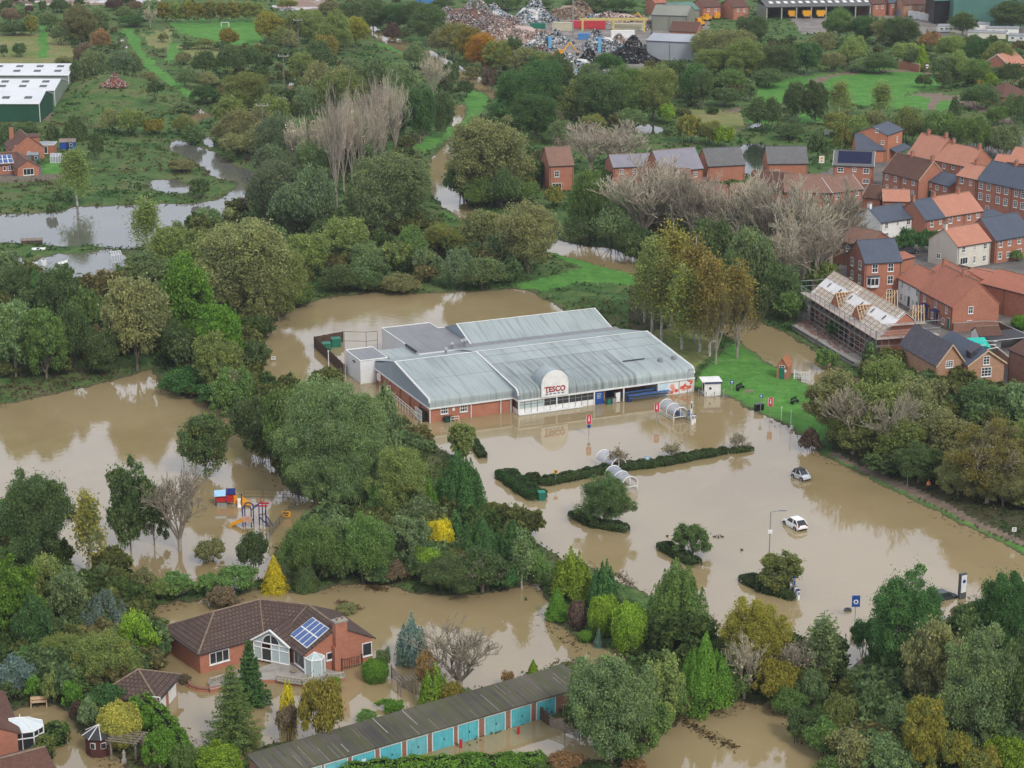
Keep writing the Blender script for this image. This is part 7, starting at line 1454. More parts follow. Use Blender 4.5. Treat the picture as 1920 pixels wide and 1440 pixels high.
def summerhouse():
    t = thing('summerhouse', 'dark red timber summerhouse with pointed roof in the corner garden', 'summerhouse', G(188, 1408, .1)); n = 8; P = [(1.5*math.cos(2*math.pi*i/n+.3), 1.5*math.sin(2*math.pi*i/n+.3)) for i in range(n)]; w = mat('dark_red_timber', (.10, .035, .03), (.07, .028, .025), 3, .8)
    MB().prism(P, -.4, 2.1, w).build('wall', t); rf = MB(); rt = MB(); Q = [(x*1.2, y*1.2) for x, y in P]
    for a, b in zip(Q, Q[1:]+Q[:1]): rf.poly([(*a, 2.05), (*b, 2.05), (0, 0, 3.1)], m_lead); rt.tube((*a, 2.07), (0, 0, 3.12), .05, m_white)
    rf.build('roof', t); rt.build('ridge', t)
    for a0 in (-1.9, -1.1): M = Matrix.Rotation(a0, 4, 'Z'); o = MB().box(1.36, 1.47, -.3, .3, .9, 1.6, m_white, M).build('window', t); MB().box(1.471, 1.49, -.24, .24, .96, 1.54, m_glass, M).build('pane', o)
summerhouse()
def pergola():
    t = thing('pergola', 'grey timber pergola beside the summerhouse', 'pergola', G(240, 1420, .15), -.25); mb = MB(); 
    for x in (-1.4, 1.4):
        for y in (-1, 1): MB().box(x-.08, x+.08, y-.08, y+.08, -.4, 2.2, m_oldwood).build('post', t)
        mb.box(x-.06, x+.06, -1.5, 1.5, 2.2, 2.36, m_oldwood)
    for i in range(6): y = -1.35+i*.54; mb.box(-1.8, 1.8, y-.05, y+.05, 2.365, 2.48, m_oldwood)
    mb.build('roof_beam', t)
pergola()
timber_fence('orange timber fence below the tall conifer hedge', [(262, 1398), (305, 1450)], 1.8, .1, m_palewood, 'garden fences at the bottom left'); timber_fence('dark panel fence with a white post beside the wooden bench', [(8, 1312), (48, 1303)], 1.8, .2, m_wood, 'garden fences at the bottom left', white=True); timber_fence('broken trellis fence behind the domed shrub', [(733, 1270), (755, 1290), (772, 1300)], 1.5, 0, m_oldwood, 'garden fences at the bottom left', slats=True)
t = thing('arbour', 'weathered wooden arbour posts standing in the flooded garden', 'arbour', G(763, 1300), .4); mb = MB()
for x in (-.9, .9):
    for y in (-.5, .5): MB().box(x-.06, x+.06, y-.06, y+.06, -.4, 1.9, m_oldwood).build('post', t)
for i in range(6): mb.box(-1.2+i*.44, -1.1+i*.44, -.8, .8, 1.9, 2.0, m_oldwood)
mb.build('slats', t)
t = thing('garden_gate', 'rusty iron garden gate at the chimney end of the bungalow', 'gate', G(660, 1252, .1), .5); mb = MB(); rust = mat('rusty_iron', (.10, .05, .035), None, 3, .8)
for i in range(9): mb.tube((-1.2+i*.3, 0, 0), (-1.2+i*.3, 0, 1.3), .03, rust, n=4)
for z in (.2, 1.25): mb.tube((-1.2, 0, z), (1.2, 0, z), .04, rust, n=4)
mb.build('bars', t); MB().box(-1.35, -1.2, -.1, .1, -.3, 1.5, rust).box(1.2, 1.35, -.1, .1, -.3, 1.5, rust).build('post', t)
t = thing('garden_bench', 'pale wooden garden bench by the flooded lawn', 'bench', G(73, 1322, .2), .18); MB().box(-.9, .9, -.3, .25, .42, .48, m_palewood).build('seat', t); MB().box(-.9, .9, .25, .3, .55, .95, m_palewood).build('backrest', t)
for x in (-.85, .85): MB().box(x-.05, x+.05, -.3, -.2, -.2, .65, m_palewood).box(x-.05, x+.05, .2, .3, -.2, .95, m_palewood).box(x-.05, x+.05, -.3, .3, .62, .68, m_palewood).build('leg', t)
t = thing('garden_statue', 'small pale stone statue beside the pergola', 'statue', G(233, 1428, .15)); MB().box(-.25, .25, -.25, .25, -.2, .3, m_concrete).build('plinth', t); s = MB(); s.tube((0, 0, .3), (0, 0, .75), .2, m_concrete, .15, 8).tube((0, 0, .75), (0, 0, 1.1), .16, m_concrete, .18, 8).tube((0, 0, 1.1), (0, 0, 1.35), .10, m_concrete, .08, 8); s.build('figure', t)
shed('garden_shed', 'dark red garden shed under the trees at the left frame edge', 14, 1212, 3.2, 2.4, 2.0, .6, .3, m_wood, mat('red_shed_paint', (.16, .03, .025)))
# ---- playground in the left lake
def playhouse():
    t = thing('play_unit', 'red and yellow climbing house with blue roofs standing in water', 'playground unit', G(432, 945), R_(8)); 
    lb = mat('pale_blue_roof', (.30, .55, .78), (.40, .62, .82), 3, .5)
    po = MB()
    for x in (-2.0, -.6, .8, 1.6):
        for y in (-.6, .6): MB().tube((x, y, -.7), (x, y, 1.7 if x < .7 else 1.3), .07, m_navy, n=6).build('post', t)
    MB().box(-2.0, -.62, -.62, -.5, .6, 1.25, m_red).box(-.58, .8, -.62, -.5, .5, 1.55, m_red).box(-2, .8, .5, .62, .6, 1.4, m_red).build('red_panel', t)
    MB().slab([(-2.2, -.8, 1.55), (-.6, -.8, 1.55), (-.6, .1, 2.15), (-2.2, .1, 2.15)], .07, lb).slab([(-.6, .9, 1.55), (-2.2, .9, 1.55), (-2.2, .1, 2.15), (-.6, .1, 2.15)], .07, lb).build('roof', t)
    MB().slab([(-.5, -.75, 1.75), (.75, -.75, 1.75), (.75, .05, 2.35), (-.5, .05, 2.35)], .07, m_navy).slab([(.75, .85, 1.75), (-.5, .85, 1.75), (-.5, .05, 2.35), (.75, .05, 2.35)], .07, m_navy).build('roof', t)
    MB().box(.5, 1.0, -.75, -.63, .2, 1.5, m_yellow).build('yellow_panel', t); MB().slab([(1.0, -1.7, .05), (1.5, -1.7, .05), (1.5, -.5, 1.0), (1.0, -.5, 1.0)], .1, m_whitew).box(.94, 1.0, -1.5, -.5, .2, .9, m_red).box(1.5, 1.56, -1.5, -.5, .2, .9, m_red).build('slide', t)
    MB().slab([(1.6, -.9, .2), (3.0, -.7, -.05), (3.0, .4, -.05), (1.6, .5, .95)], .1, m_yellow).box(1.6, 2.9, -.95, -.88, -.2, .55, m_yellow).build('ramp', t); MB().box(-1.9, -.5, -.7, -.63, -.1, .45, m_galv).build('grey_panel', t)
playhouse()
def climber():
    t = thing('climbing_frame', 'navy climbing frame with yellow slide standing in the flood', 'playground unit', G(470, 985), R_(-6)); po = MB(); H = 2.9
    for x, y, h in ((-.9, -.7, 2.6), (.3, -.7, 2.6), (-.9, .6, 2.6), (.3, .6, 2.8), (1.2, .2, H), (2.0, .9, H), (1.4, 1.4, H), (2.2, -.2, 2.4)): MB().tube((x, y, -.7), (x, y, h), .085, m_navy, n=6).build('post', t)
    MB().box(-1, .4, -.8, -.7, .75, 1.55, mat('faded_pink_panel', (.62, .36, .27))).box(-.95, .35, -.65, .6, .7, .76, m_lead).build('deck', t)
    ar = MB(); 
    for y in (-.7, .6):
        for i in range(6): a, b = math.pi*i/6, math.pi*(i+1)/6; ar.tube((-.3+.62*math.cos(a), y, 2.6+.5*math.sin(a)), (-.3+.62*math.cos(b), y, 2.6+.5*math.sin(b)), .09, m_navy, n=5)
    ar.tube((.3, .6, 2.5), (1.4, 1.4, 3.0), .08, m_navy).tube((.3, -.7, 2.5), (1.2, .2, 3.0), .08, m_navy).tube((1.2, .2, 1.2), (2.9, -.3, -.1), .09, m_navy).tube((2.0, .9, 1.2), (3.1, .4, -.1), .09, m_navy); ar.build('arch', t)
    MB().box(.9, 2.4, .1, .25, H-.15, H+.05, m_red).tube((1.3, .9, H), (1.3, .9, H+.7), .06, m_red).box(.9, 2.4, 1.2, 1.4, H-.15, H+.05, m_red).build('top_bar', t)
    MB().slab([(-2.9, -.75, -.05), (-.95, -.75, .95), (-.95, .1, .95), (-2.9, .1, -.05)][::1], .12, m_yellow).box(-1.0, -.92, -.78, .12, .8, 1.2, m_yellow).build('slide', t)
    s2 = MB()
    for i in range(8): x = -2.9+i*.26; s2.box(x, x+.26, -.82, -.74, -.1+i*.125, .2+i*.13, m_yellow).box(x, x+.26, .09, .17, -.1+i*.125, .2+i*.13, m_yellow)
    s2.build('slide_side', t); MB().tube((.9, .5, .6), (2.2, .3, 1.7), .05, m_yellow).tube((1.2, .2, .9), (1.4, 1.4, .9), .06, m_black).tube((1.2, .2, 1.5), (2.0, .9, 1.5), .06, m_black).build('net', t)
climber()
railing('grey mesh playground fence in the flood, right of the climbing frame', [G(500, 1014), G(524, 984), G(566, 934)], 1.1, m_dgrey, 1.6, (1, .7, .4, .1), .035, name='playground_fence', cat='fence', group='playground fences'); railing('thin wire playground fence behind the climbing units', [G(458, 932), G(493, 933), G(530, 934), G(560, 936)], 1.2, m_dgrey, 4, (1, .5, .1), .03, name='playground_fence', cat='fence', group='playground fences')
sign('yellow notice on the playground fence', (537, 972), 1.1, 1.2, .9, m_yellow, icon='bar', wh=m_lead)
# ---- cars and the person on the path
def car(label, px, py, rz, L, Wd, H, paint, sink=.25, hatch=True, roof=None, group='cars stranded in the car park'):
    t = thing('stranded_car', label, 'car', G(px, py, 0)-Vector((0, 0, sink)), rz, group); hw = Wd/2; b = MB()
    st = [(-L/2, .45, .70, .86), (-L*.44, .25, .92, .97), (-L*.30, .22, .96, 1), (0, .22, .92, 1), (L*.22, .22, .90, 1), (L*.33, .24, .82, .98), (L*.44, .28, .70, .93), (L/2, .42, .58, .78)]
    ring = lambda s: [(s[0], y, z) for y, z in ((-hw*s[3]*.96, s[1]), (-hw*s[3], (s[1]+s[2])/2), (-hw*s[3]*.93, s[2]), (0, s[2]+.05), (hw*s[3]*.93, s[2]), (hw*s[3], (s[1]+s[2])/2), (hw*s[3]*.96, s[1]))]
    Rg = [ring(s) for s in st]
    for a, c in zip(Rg, Rg[1:]):
        for i in range(6): b.poly([a[i], c[i], c[i+1], a[i+1]], paint)
        b.poly([a[6], c[6], c[0], a[0]], m_black)
    b.poly(Rg[0], paint); b.poly(Rg[-1][::-1], paint); me = b.mesh('body'); me.polygons.foreach_set('use_smooth', [True]*len(me.polygons)); bo = obj('body', me, t)
    zb = .92; rw, bw = hw*.74, hw*.92; x0, x1, x2, x3 = (-L*.46, -L*.30, L*.06, L*.27); c8 = [(x0, -bw*.95, zb), (x3, -bw*.93, zb-.06), (x3, bw*.93, zb-.06), (x0, bw*.95, zb)]; r8 = [(x1, -rw, H-.03), (x2, -rw, H), (x2, rw, H), (x1, rw, H-.03)]
    g = MB()
    for i in range(4): j = (i+1) % 4; g.poly([c8[i], c8[j], r8[j], r8[i]], m_glass)
    g.build('window', t)
    MB().slab([(x1-.05, -rw*1.02, H+.03), (x2+.05, -rw*1.02, H+.05), (x2+.05, rw*1.02, H+.05), (x1-.05, rw*1.02, H+.03)], .07, roof or paint).build('roof', t)
    pl = MB()
    for s in (-1, 1):
        for a, c in ((c8[0], r8[0]), (c8[1], r8[1]), ((-L*.16, -bw*.97, zb), (-L*.14, -rw, H))): pl.tube((a[0], s*abs(a[1]), a[2]), (c[0], s*abs(c[1]), c[2]), .055, paint, n=5)
    pl.build('pillar', t)
    for x in (-L*.31, L*.31):
        for s in (-1, 1):
            w = MB().tube((x, s*(hw*.78), .31), (x, s*(hw+.01), .31), .31, m_rubber, n=16).build('wheel', t); MB().tube((x, s*(hw+.011), .31), (x, s*(hw+.025), .31), .19, m_galv, n=12).build('rim', w)
            ar = MB()
            for i in range(10): a0, a1 = math.pi*i/10, math.pi*(i+1)/10; ar.tube((x+.38*math.cos(a0), s*hw*.985, .31+.38*math.sin(a0)), (x+.38*math.cos(a1), s*hw*.985, .31+.38*math.sin(a1)), .05, m_black, n=4)
            ar.build('wheel_arch', t)
    for s in (-1, 1):
        MB().box(L*.445, L*.495, s*hw*.5-.15, s*hw*.5+.2, .58, .72, m_paleglass).build('headlight', t); MB().box(-L*.49, -L*.455, s*hw*.72-.12, s*hw*.72+.12, .62, .92, m_red).build('tail_light', t); MB().box(L*.17, L*.22, s*(hw+.02)-.09, s*(hw+.02)+.09, .92, 1.04, paint).build('mirror', t)
    MB().box(-L*.505, -L*.5+.02, -.26, .26, .5, .62, m_whitew).build('number_plate', t); MB().box(-L*.5, -L*.44, -hw*.7, hw*.7, .28, .40, m_black).box(L*.45, L*.5, -hw*.6, hw*.6, .32, .42, m_black).build('bumper_trim', t)
def heading(a, b): d = G(*b)-G(*a); return math.atan2(d.y, d.x)
silver = NT('silver_car_paint'); silver.b.inputs['Base Color'].default_value = (.62, .64, .68, 1); silver.b.inputs['Metallic'].default_value = .4; silver.b.inputs['Roughness'].default_value = .25; silver = silver.m
whitep = NT('white_car_paint'); whitep.b.inputs['Base Color'].default_value = (.82, .82, .82, 1); whitep.b.inputs['Roughness'].default_value = .22; whitep = whitep.m
darkp = NT('dark_car_paint'); darkp.b.inputs['Base Color'].default_value = (.05, .055, .06, 1); darkp.b.inputs['Roughness'].default_value = .2; darkp = darkp.m
car('small silver hatchback with black roof stranded in the flooded car park', 1502, 897, heading((1487, 896), (1501.5, 902)), 3.0, 1.65, 1.5, silver, .12, roof=m_black)
car('white hatchback stranded beside the tall lamp post', 1490, 987, heading((1489.5, 993.5), (1469, 982)), 4.1, 1.78, 1.5, whitep, .15)
car('dark car nearly submerged behind the bottom right trees', 1768, 1121, .5, 4.2, 1.8, 1.5, darkp, .55)
car('dark parked car on the street below the white house', 1704, 481, .25, 4.2, 1.8, 1.5, darkp, -.72, group='cars parked in the estate')
car('white parked car behind the bare trees', 1534, 402, .4, 4.2, 1.8, 1.5, whitep, -.72, group='cars parked in the estate')
def skin_body(name, J, E, root, m):
    me = bpy.data.meshes.new(name); me.from_pydata([j[0] for j in J], E, []); o = bpy.data.objects.new(name, me); COL.objects.link(o)
    sk = o.modifiers.new('skin', 'SKIN'); sb = o.modifiers.new('sub', 'SUBSURF'); sb.levels = sb.render_levels = 1
    sv = me.skin_vertices[0].data if me.skin_vertices else None
    if sv is None: return o
    for v, j in zip(sv, J): v.radius = (j[1], j[1])
    sv[root].use_root = True; return o
def person():
    p = G(1740, 922, .3); z = max(.1, gz(p.x, p.y)); t = thing('person', 'person in orange high visibility top and dark trousers walking on the path', 'person', (p.x, p.y, z), R_(200)); skn = mat('skin', (.55, .33, .24)); org = mat('hi_vis_orange', (.85, .20, .05)); dkc = mat('dark_trousers', (.025, .028, .035)); mb = MB()
    def loft(rings, m, n=10, cap=True):
        b = len(mb.v)
        for (c, rx, ry) in rings:
            for i in range(n): a = 2*math.pi*i/n; mb.v.append((c[0]+rx*math.cos(a), c[1]+ry*math.sin(a), c[2]))
        k = mb.mi(m)
        for q in range(len(rings)-1):
            for i in range(n): j = (i+1) % n; mb.f.append((b+q*n+i, b+q*n+j, b+(q+1)*n+j, b+(q+1)*n+i)); mb.m.append(k)
        if cap: mb.f.append(tuple(b+i for i in reversed(range(n)))); mb.m.append(k); mb.f.append(tuple(b+(len(rings)-1)*n+i for i in range(n))); mb.m.append(k)
    for s in (-1, 1):
        st = s*.13
        loft([((s*.1, st+.05, 0), .05, .12), ((s*.1, st, .09), .055, .08), ((s*.1, st*.8, .30), .075, .08), ((s*.1, st*.4, .52), .08, .085), ((s*.09, .0, .86), .105, .12)], dkc, 8)
    loft([((0, 0, .82), .175, .13), ((0, 0, .98), .17, .125), ((0, 0, 1.15), .175, .13), ((0, 0, 1.33), .205, .135), ((0, 0, 1.44), .15, .10), ((0, 0, 1.5), .06, .06)], org, 12)
    for s in (-1, 1): loft([((s*.20, .0, 1.42), .06, .06), ((s*.27, -.02*s, 1.15), .052, .055), ((s*.29, .06, .92), .042, .045)], org, 8); loft([((s*.29, .06, .92), .035, .035), ((s*.29, .08, .84), .04, .03), ((s*.29, .1, .74), .025, .018)], skn, 6)
    loft([((0, 0, 1.47), .055, .055), ((0, .01, 1.56), .06, .065), ((0, .015, 1.62), .078, .09), ((0, .01, 1.70), .08, .095), ((0, 0, 1.77), .055, .07), ((0, 0, 1.79), .02, .03)], skn, 10)
    mb.build('body', t); h = MB(); mb2 = mb; mb = h; globals()
    hh = MB().tube((0, -.015, 1.68), (0, -.02, 1.80), .092, m_black, .06, 10).build('hair', t); MB().box(-.19, .19, -.145, .145, 1.0, 1.06, m_whitew).box(-.2, .2, -.15, .15, 1.18, 1.24, m_whitew).build('reflective_band', t)
    MB().tube((0, .105, 1.66), (0, .125, 1.64), .018, skn, .01, 6).build('nose', t)
person()
def duck(k, px, py, lab):
    t = thing('duck', lab, 'duck', G(px, py), k*1.3, 'dark ducks on the car park water'); mb = MB(); 
    rings = [(-.28, .02, .12), (-.2, .09, .10), (-.05, .13, .09), (.1, .12, .09), (.2, .07, .11), (.24, .05, .2), (.25, .045, .28), (.29, .05, .31), (.33, .03, .30), (.40, .015, .28)]
    for (x, r0, z), (x2, r2, z2) in zip(rings, rings[1:]): mb.tube((x, 0, z), (x2, 0, z2), r0, m_lead if k % 2 else m_wood, r2, 8, False)
    me = mb.mesh('body'); obj('body', me, t); MB().tube((.34, 0, .295), (.43, 0, .27), .025, m_yellow, .012, 5).build('beak', t)
for k, q in enumerate([(1340, 1007, 'first dark duck left of the lamp post, nearest the island tree'), (1347, 1008, 'second dark duck of the trio beside the island tree'), (1354, 1007, 'third dark duck of the trio, nearest the lamp post'), (1391, 1032, 'lone dark duck between the two island trees'), (1251, 1006, 'lone dark duck left of the middle island hedge')]): duck(k, *q)
t = thing('floating_tyre', 'dark tyre shaped debris floating beside the exit sign', 'debris', G(1589, 1145)); MB().prism([(-.5, -.22), (.45, -.3), (.55, .2), (-.35, .3)], -.1, .25, m_dgrey).build('slab', t); MB().prism([(-.3, -.1), (.3, -.15), (.3, .1), (-.2, .15)], .25, .38, m_lead).build('top', t)
# ---- houses, sheds and allotment at the left
def left_houses():
    a, b = G(51, 256.7, 6.6), G(35, 241.7, 6.6); r, ro, A, B, R, k = polyhouse('brick_house', 'red brick house with brown roof and tall plain gable at the left', [tuple(a[:2]), tuple((a+(b-a).normalized()*11)[:2])], 4.2, 2.9, 6.2, .6, m_brown2, m_brick, 'gg')
    d = (Vector(R[-1])-Vector(R[0])).normalized(); n = Vector((d.y, -d.x)); o = Vector(R[0])
    for f in (.45, .75):
        c = o+d*9*f+n*2.0; M = Matrix.Translation((c.x, c.y, 0)) @ Matrix.Rotation(math.atan2(d.y, d.x), 4, 'Z'); MB().box(-1.3, 1.3, -1.6, 1.6, 3.6, 5.3, m_brick, M).box(-1.5, 1.5, -1.75, 1.75, 5.3, 5.5, m_brown2, M).build('dormer', ro)
    c = o+d*9.2-n*2.6; MB().box(c.x-.55, c.x+.55, c.y-.4, c.y+.4, 3.2, 7.2, m_brick).build('chimney', ro)
    wall_win(r, A[0], B[0], 54.5, 287, .8, .8, 'p')
    t = thing('flat_roofed_extension', 'flat roofed brick extension with tall white window', 'extension', G(89, 288, .6), .05); MB().box(-2, 2, -1.5, 3, -.4, 2.5, m_brick).build('wall', t); MB().box(-2.2, 2.2, -1.7, 3.2, 2.5, 2.75, m_white).box(-2.05, 2.05, -1.55, 3.05, 2.75, 2.8, m_grey).build('roof', t); add_window(t, -.1, -1.5, 1.3, 0, .95, 2.0, 'p')
    a, b = G(-30, 291, 5.2), G(27, 286, 5.2); r, ro, A, B, R, k = polyhouse('brick_house', 'brown roofed brick house with blue solar panels at the left frame edge', [tuple(a[:2]), tuple(b[:2])], 4, 2.6, 4.7, .6, m_brown2, m_brick, 'gg'); wall_win(r, B[0], B[1], 20, 315, 1.4, 1.2, 'c'); wall_win(r, B[0], B[1], 8.5, 316, .8, 1.1, 'p')
    Mq = lambda px, py: hit(r, px, py, (*B[0], 2.6+.25), (Vector((*(Vector(B[1])-Vector(B[0])), 0)).cross(Vector((*( (Vector(A[0])-Vector(B[0])).normalized()), k)))).normalized())
    cs = [Mq(-14, 307), Mq(26, 305), Mq(21, 290), Mq(-14, 291)]; sp = MB().slab(cs, .08, m_white).build('solar_array', ro); nrm = (cs[1]-cs[0]).cross(cs[3]-cs[0]).normalized()*.03
    for i in range(4):
        for j in range(2): f = lambda u, v: cs[0].lerp(cs[1], u).lerp(cs[3].lerp(cs[2], u), v)+nrm; u0, u1, v0, v1 = i/4+.02, (i+1)/4-.02, j/2+.03, (j+1)/2-.03; MB().poly([f(u0, v0), f(u1, v0), f(u1, v1), f(u0, v1)], m_solarb).build('solar_cell', sp)
    a, b = G(52, 303, 4.4), G(31, 286, 4.4); r, ro, A, B, R, k = polyhouse('brick_annexe', 'gabled brick wing with wide white glazed doors facing the lawn', [tuple(a[:2]), tuple(b[:2])], 2.7, 2.3, 4.0, .6, m_brown2, m_brick, 'gg'); wall_win(r, A[0], B[0], 53.5, 322, 2.7, 1.7, 'v'); c = Vector(R[-1]); MB().box(c.x-.4, c.x+.4, c.y-.4, c.y+.4, 2.6, 5.6, m_brick).build('chimney', ro)
left_houses()
shed('garden_shed', 'bright blue shed with grey roof behind the brick houses', 128, 282, 4.2, 2.6, 2.0, .7, .12, m_oldwood, m_blue, door=m_navy); shed('garden_shed', 'grey blue shed in front of the plain brick gable', 63, 306, 2.8, 2.0, 1.9, .5, .05, m_grey, mat('grey_blue_paint', (.17, .22, .26)))
def glasshouse(label, px, py, w, d, h, rz, z=None):
    p = G(px, py, .3); t = thing('greenhouse', label, 'greenhouse', (p.x, p.y, z if z is not None else gz(p.x, p.y)), rz, 'greenhouses'); f, g = MB(), MB(); a, b = w/2, d/2
    for x in [-a+w*i/4 for i in range(5)]:
        for s in (-1, 1): f.tube((x, s*b, -.3), (x, s*b, h), .05, m_white, n=4).tube((x, s*b, h), (x, 0, h+.7), .05, m_white, n=4)
    for y, z_ in ((-b, h), (b, h), (0, h+.7), (-b, .1), (b, .1)): f.tube((-a, y, z_), (a, y, z_), .06, m_white, n=4)
    f.build('frame', t); g.poly([(-a, -b, 0), (a, -b, 0), (a, -b, h), (-a, -b, h)], m_vault).poly([(-a, -b, h), (a, -b, h), (a, 0, h+.7), (-a, 0, h+.7)], m_vault).poly([(a, b, h), (-a, b, h), (-a, 0, h+.7), (a, 0, h+.7)], m_vault).build('pane', t)
glasshouse('white framed greenhouse beside the small green lawn', 106, 307, 2.8, 2.2, 1.7, .05); glasshouse('battered greenhouse frame standing in allotment floodwater', 217, 488, 2.2, 1.8, 1.7, .5, -.1)
timber_fence('long grey panel fence in front of the left brick houses', [(-30, 345), (60, 342), (118, 337)], 1.7, .5, m_oldwood)
shed('allotment_shed', 'flooded allotment shed with pale corrugated roof', 142, 525, 2.6, 2.0, 1.2, .3, .1, m_grey, m_wood, z=-.2, group='flooded allotment sheds', win=False); shed('allotment_shed', 'flooded allotment shed with pitched brown roof', 193, 522, 2.4, 2.2, 1.4, .8, .1, m_oldwood, m_oldwood, z=-.2, group='flooded allotment sheds', win=False); shed('allotment_shed', 'low dark collapsed shed among allotment weeds', 60, 456, 4.5, 1.6, .9, .3, .15, m_oldwood, m_wood, group='flooded allotment sheds', win=False)
for k, (px, py, lab) in enumerate([(82, 496, 'white water tank standing on the allotment, upright'), (66, 500, 'pale round water tank beside the upright tank')]):
    p = G(px, py, .2); t = thing('water_tank', lab, 'tank', (p.x, p.y, 0), .2, 'allotment water tanks'); MB().tube((0, 0, -.3), (0, 0, 1.15), .62, m_white, .58, 12).build('body', t); MB().tube((0, 0, 1.15), (0, 0, 1.3), .2, m_lead, n=10).build('lid', t)
for k, (px, py, rz, lab) in enumerate([(73, 471, .1, 'upturned white boat hull on the allotment grass'), (118, 492, 1.0, 'white dinghy shape afloat in the allotment')]):
    p = G(px, py, .2); t = MB(); n = 8
    for i in range(n):
        x0, x1 = -1.5+3*i/n, -1.5+3*(i+1)/n; w0, w1 = [.55*max(.05, 1-abs(x/1.5)**2.5) for x in (x0, x1)]
        for s in (-1, 1): t.poly([(x0, s*w0, .05), (x1, s*w1, .05), (x1, 0, .5), (x0, 0, .5)] if s < 0 else [(x1, s*w1, .05), (x0, s*w0, .05), (x0, 0, .5), (x1, 0, .5)], m_white)
    o = t.build('small_boat'); o.location = (p.x, p.y, max(-.02, gz(p.x, p.y))); o.rotation_euler.z = rz; tag(o, lab, 'boat', 'small boats on the allotment')
# green farm sheds at the left
m_shedroof = ribbed('pale_shed_roof', (.66, .68, .70), (.60, .62, .64), 1.0, (.35, .36, .36), .6, .9, .3); m_gclad = ribbed('dark_green_cladding', (.018, .085, .05), (.015, .07, .042), .4, (.01, .03, .02), .6, .9, .3); m_pgclad = ribbed('pale_green_cladding', (.25, .29, .25), (.2, .24, .2), .6, (.12, .13, .12), .6, .9, .3)
def barn(label, yc, x1, z_e, z_r, hw, wall, nwin, rows, sk):
    L = 75; t = thing('farm_shed', label, 'shed', (x1-L, yc-hw, .6), 0, 'long sheds at the left'); D = 2*hw
    MB().poly([(0, 0, -.6), (L, 0, -.6), (L, 0, z_e), (0, 0, z_e)], wall).poly([(L, 0, -.6), (L, D, -.6), (L, D, z_e), (L, hw, z_r), (L, 0, z_e)], wall).poly([(L, D, -.6), (0, D, -.6), (0, D, z_e), (L, D, z_e)], wall).build('wall', t)
    ro = MB().slab([(-.2, -.3, z_e), (L+.2, -.3, z_e), (L+.2, hw, z_r+.15), (-.2, hw, z_r+.15)], .15, m_shedroof).slab([(L+.2, D+.3, z_e), (-.2, D+.3, z_e), (-.2, hw, z_r+.15), (L+.2, hw, z_r+.15)], .15, m_shedroof).build('roof', t); k = (z_r+.15-z_e)/(hw+.3)
    for i in range(nwin):
        for f in rows: x = L-4-i*sk; y = -.3+f*(hw+.3); z = z_e+f*(hw+.3)*k+.05; MB().slab([(x-1.1, y-.9, z-.9*k), (x+1.1, y-.9, z-.9*k), (x+1.1, y+.9, z+.9*k), (x-1.1, y+.9, z+.9*k)], .04, m_dgrey).build('skylight', ro)
    MB().tube((L+.05, -.35, -.6), (L+.05, -.35, z_e), .12, m_white).tube((0, -.38, z_e-.1), (L, -.38, z_e-.1), .14, m_white).build('gutter', t)
barn('longest pale roofed shed, rearmost of the three at the left', 664, -140, 6.0, 8.0, 10.5, m_pgclad, 8, (.35, .75), 6.5); barn('middle pale roofed shed between the green shed and the rear shed', 634, -138.3, 5.6, 7.5, 9.6, m_pgclad, 8, (.35, .75), 6.2); barn('dark green walled shed with four skylights, nearest of three', 609.5, -137.6, 5.4, 7.6, 9.2, m_gclad, 6, (.45,), 6.5)
sign('red and white banner at the corner of the middle shed', (122, 184), 2.6, 1.6, 2.2, m_red, .5, icon='bar')
# power poles and wires
def pole_line():
    pp = [(560, 96, 8.5), (533, 172, 9), (494, 283, 9.5)]; tops = []
    for k, (px, py, h) in enumerate(pp):
        p = G(px, py, .5); t = thing('power_pole', ['farthest wooden power pole with crossarm', 'middle wooden power pole with crossarm above the scrub', 'nearest wooden power pole with crossarm by the willows'][k], 'power pole', (p.x, p.y, gz(p.x, p.y)), 0, 'power poles'); H = h+3
        MB().tube((0, 0, -.8), (0, 0, H), .16, m_oldwood, .12, 7).build('shaft', t); MB().box(-1.7, 1.7, -.1, .1, H-.5, H-.25, m_concrete).build('crossarm', t); i_ = MB()
        for x in (-1.5, 0, 1.5): i_.tube((x, 0, H-.25), (x, 0, H+.15), .09, m_whitew, n=6)
        i_.build('insulator', t); tops.append([Vector((p.x+x, p.y, p.z+H+.1)) for x in (-1.5, 0, 1.5)])
    tops.append([Vector((*G(455, 440, 0)[:2], 11))+Vector((x, 0, 0)) for x in (-1.5, 0, 1.5)])
    c = tops[0][0]; t = thing('overhead_wires', 'three sagging power wires strung between the wooden poles', 'power line', c); mb = MB()
    for a, b in zip(tops, tops[1:]):
        for p, q in zip(a, b):
            pts = [p.lerp(q, i/8)-Vector((0, 0, 4*1.6*(i/8)*(1-i/8)))-c for i in range(9)]
            for u, v in zip(pts, pts[1:]): mb.tube(u, v, .035, m_lead, n=3, cap=False)
    mb.build('wire', t)
pole_line()
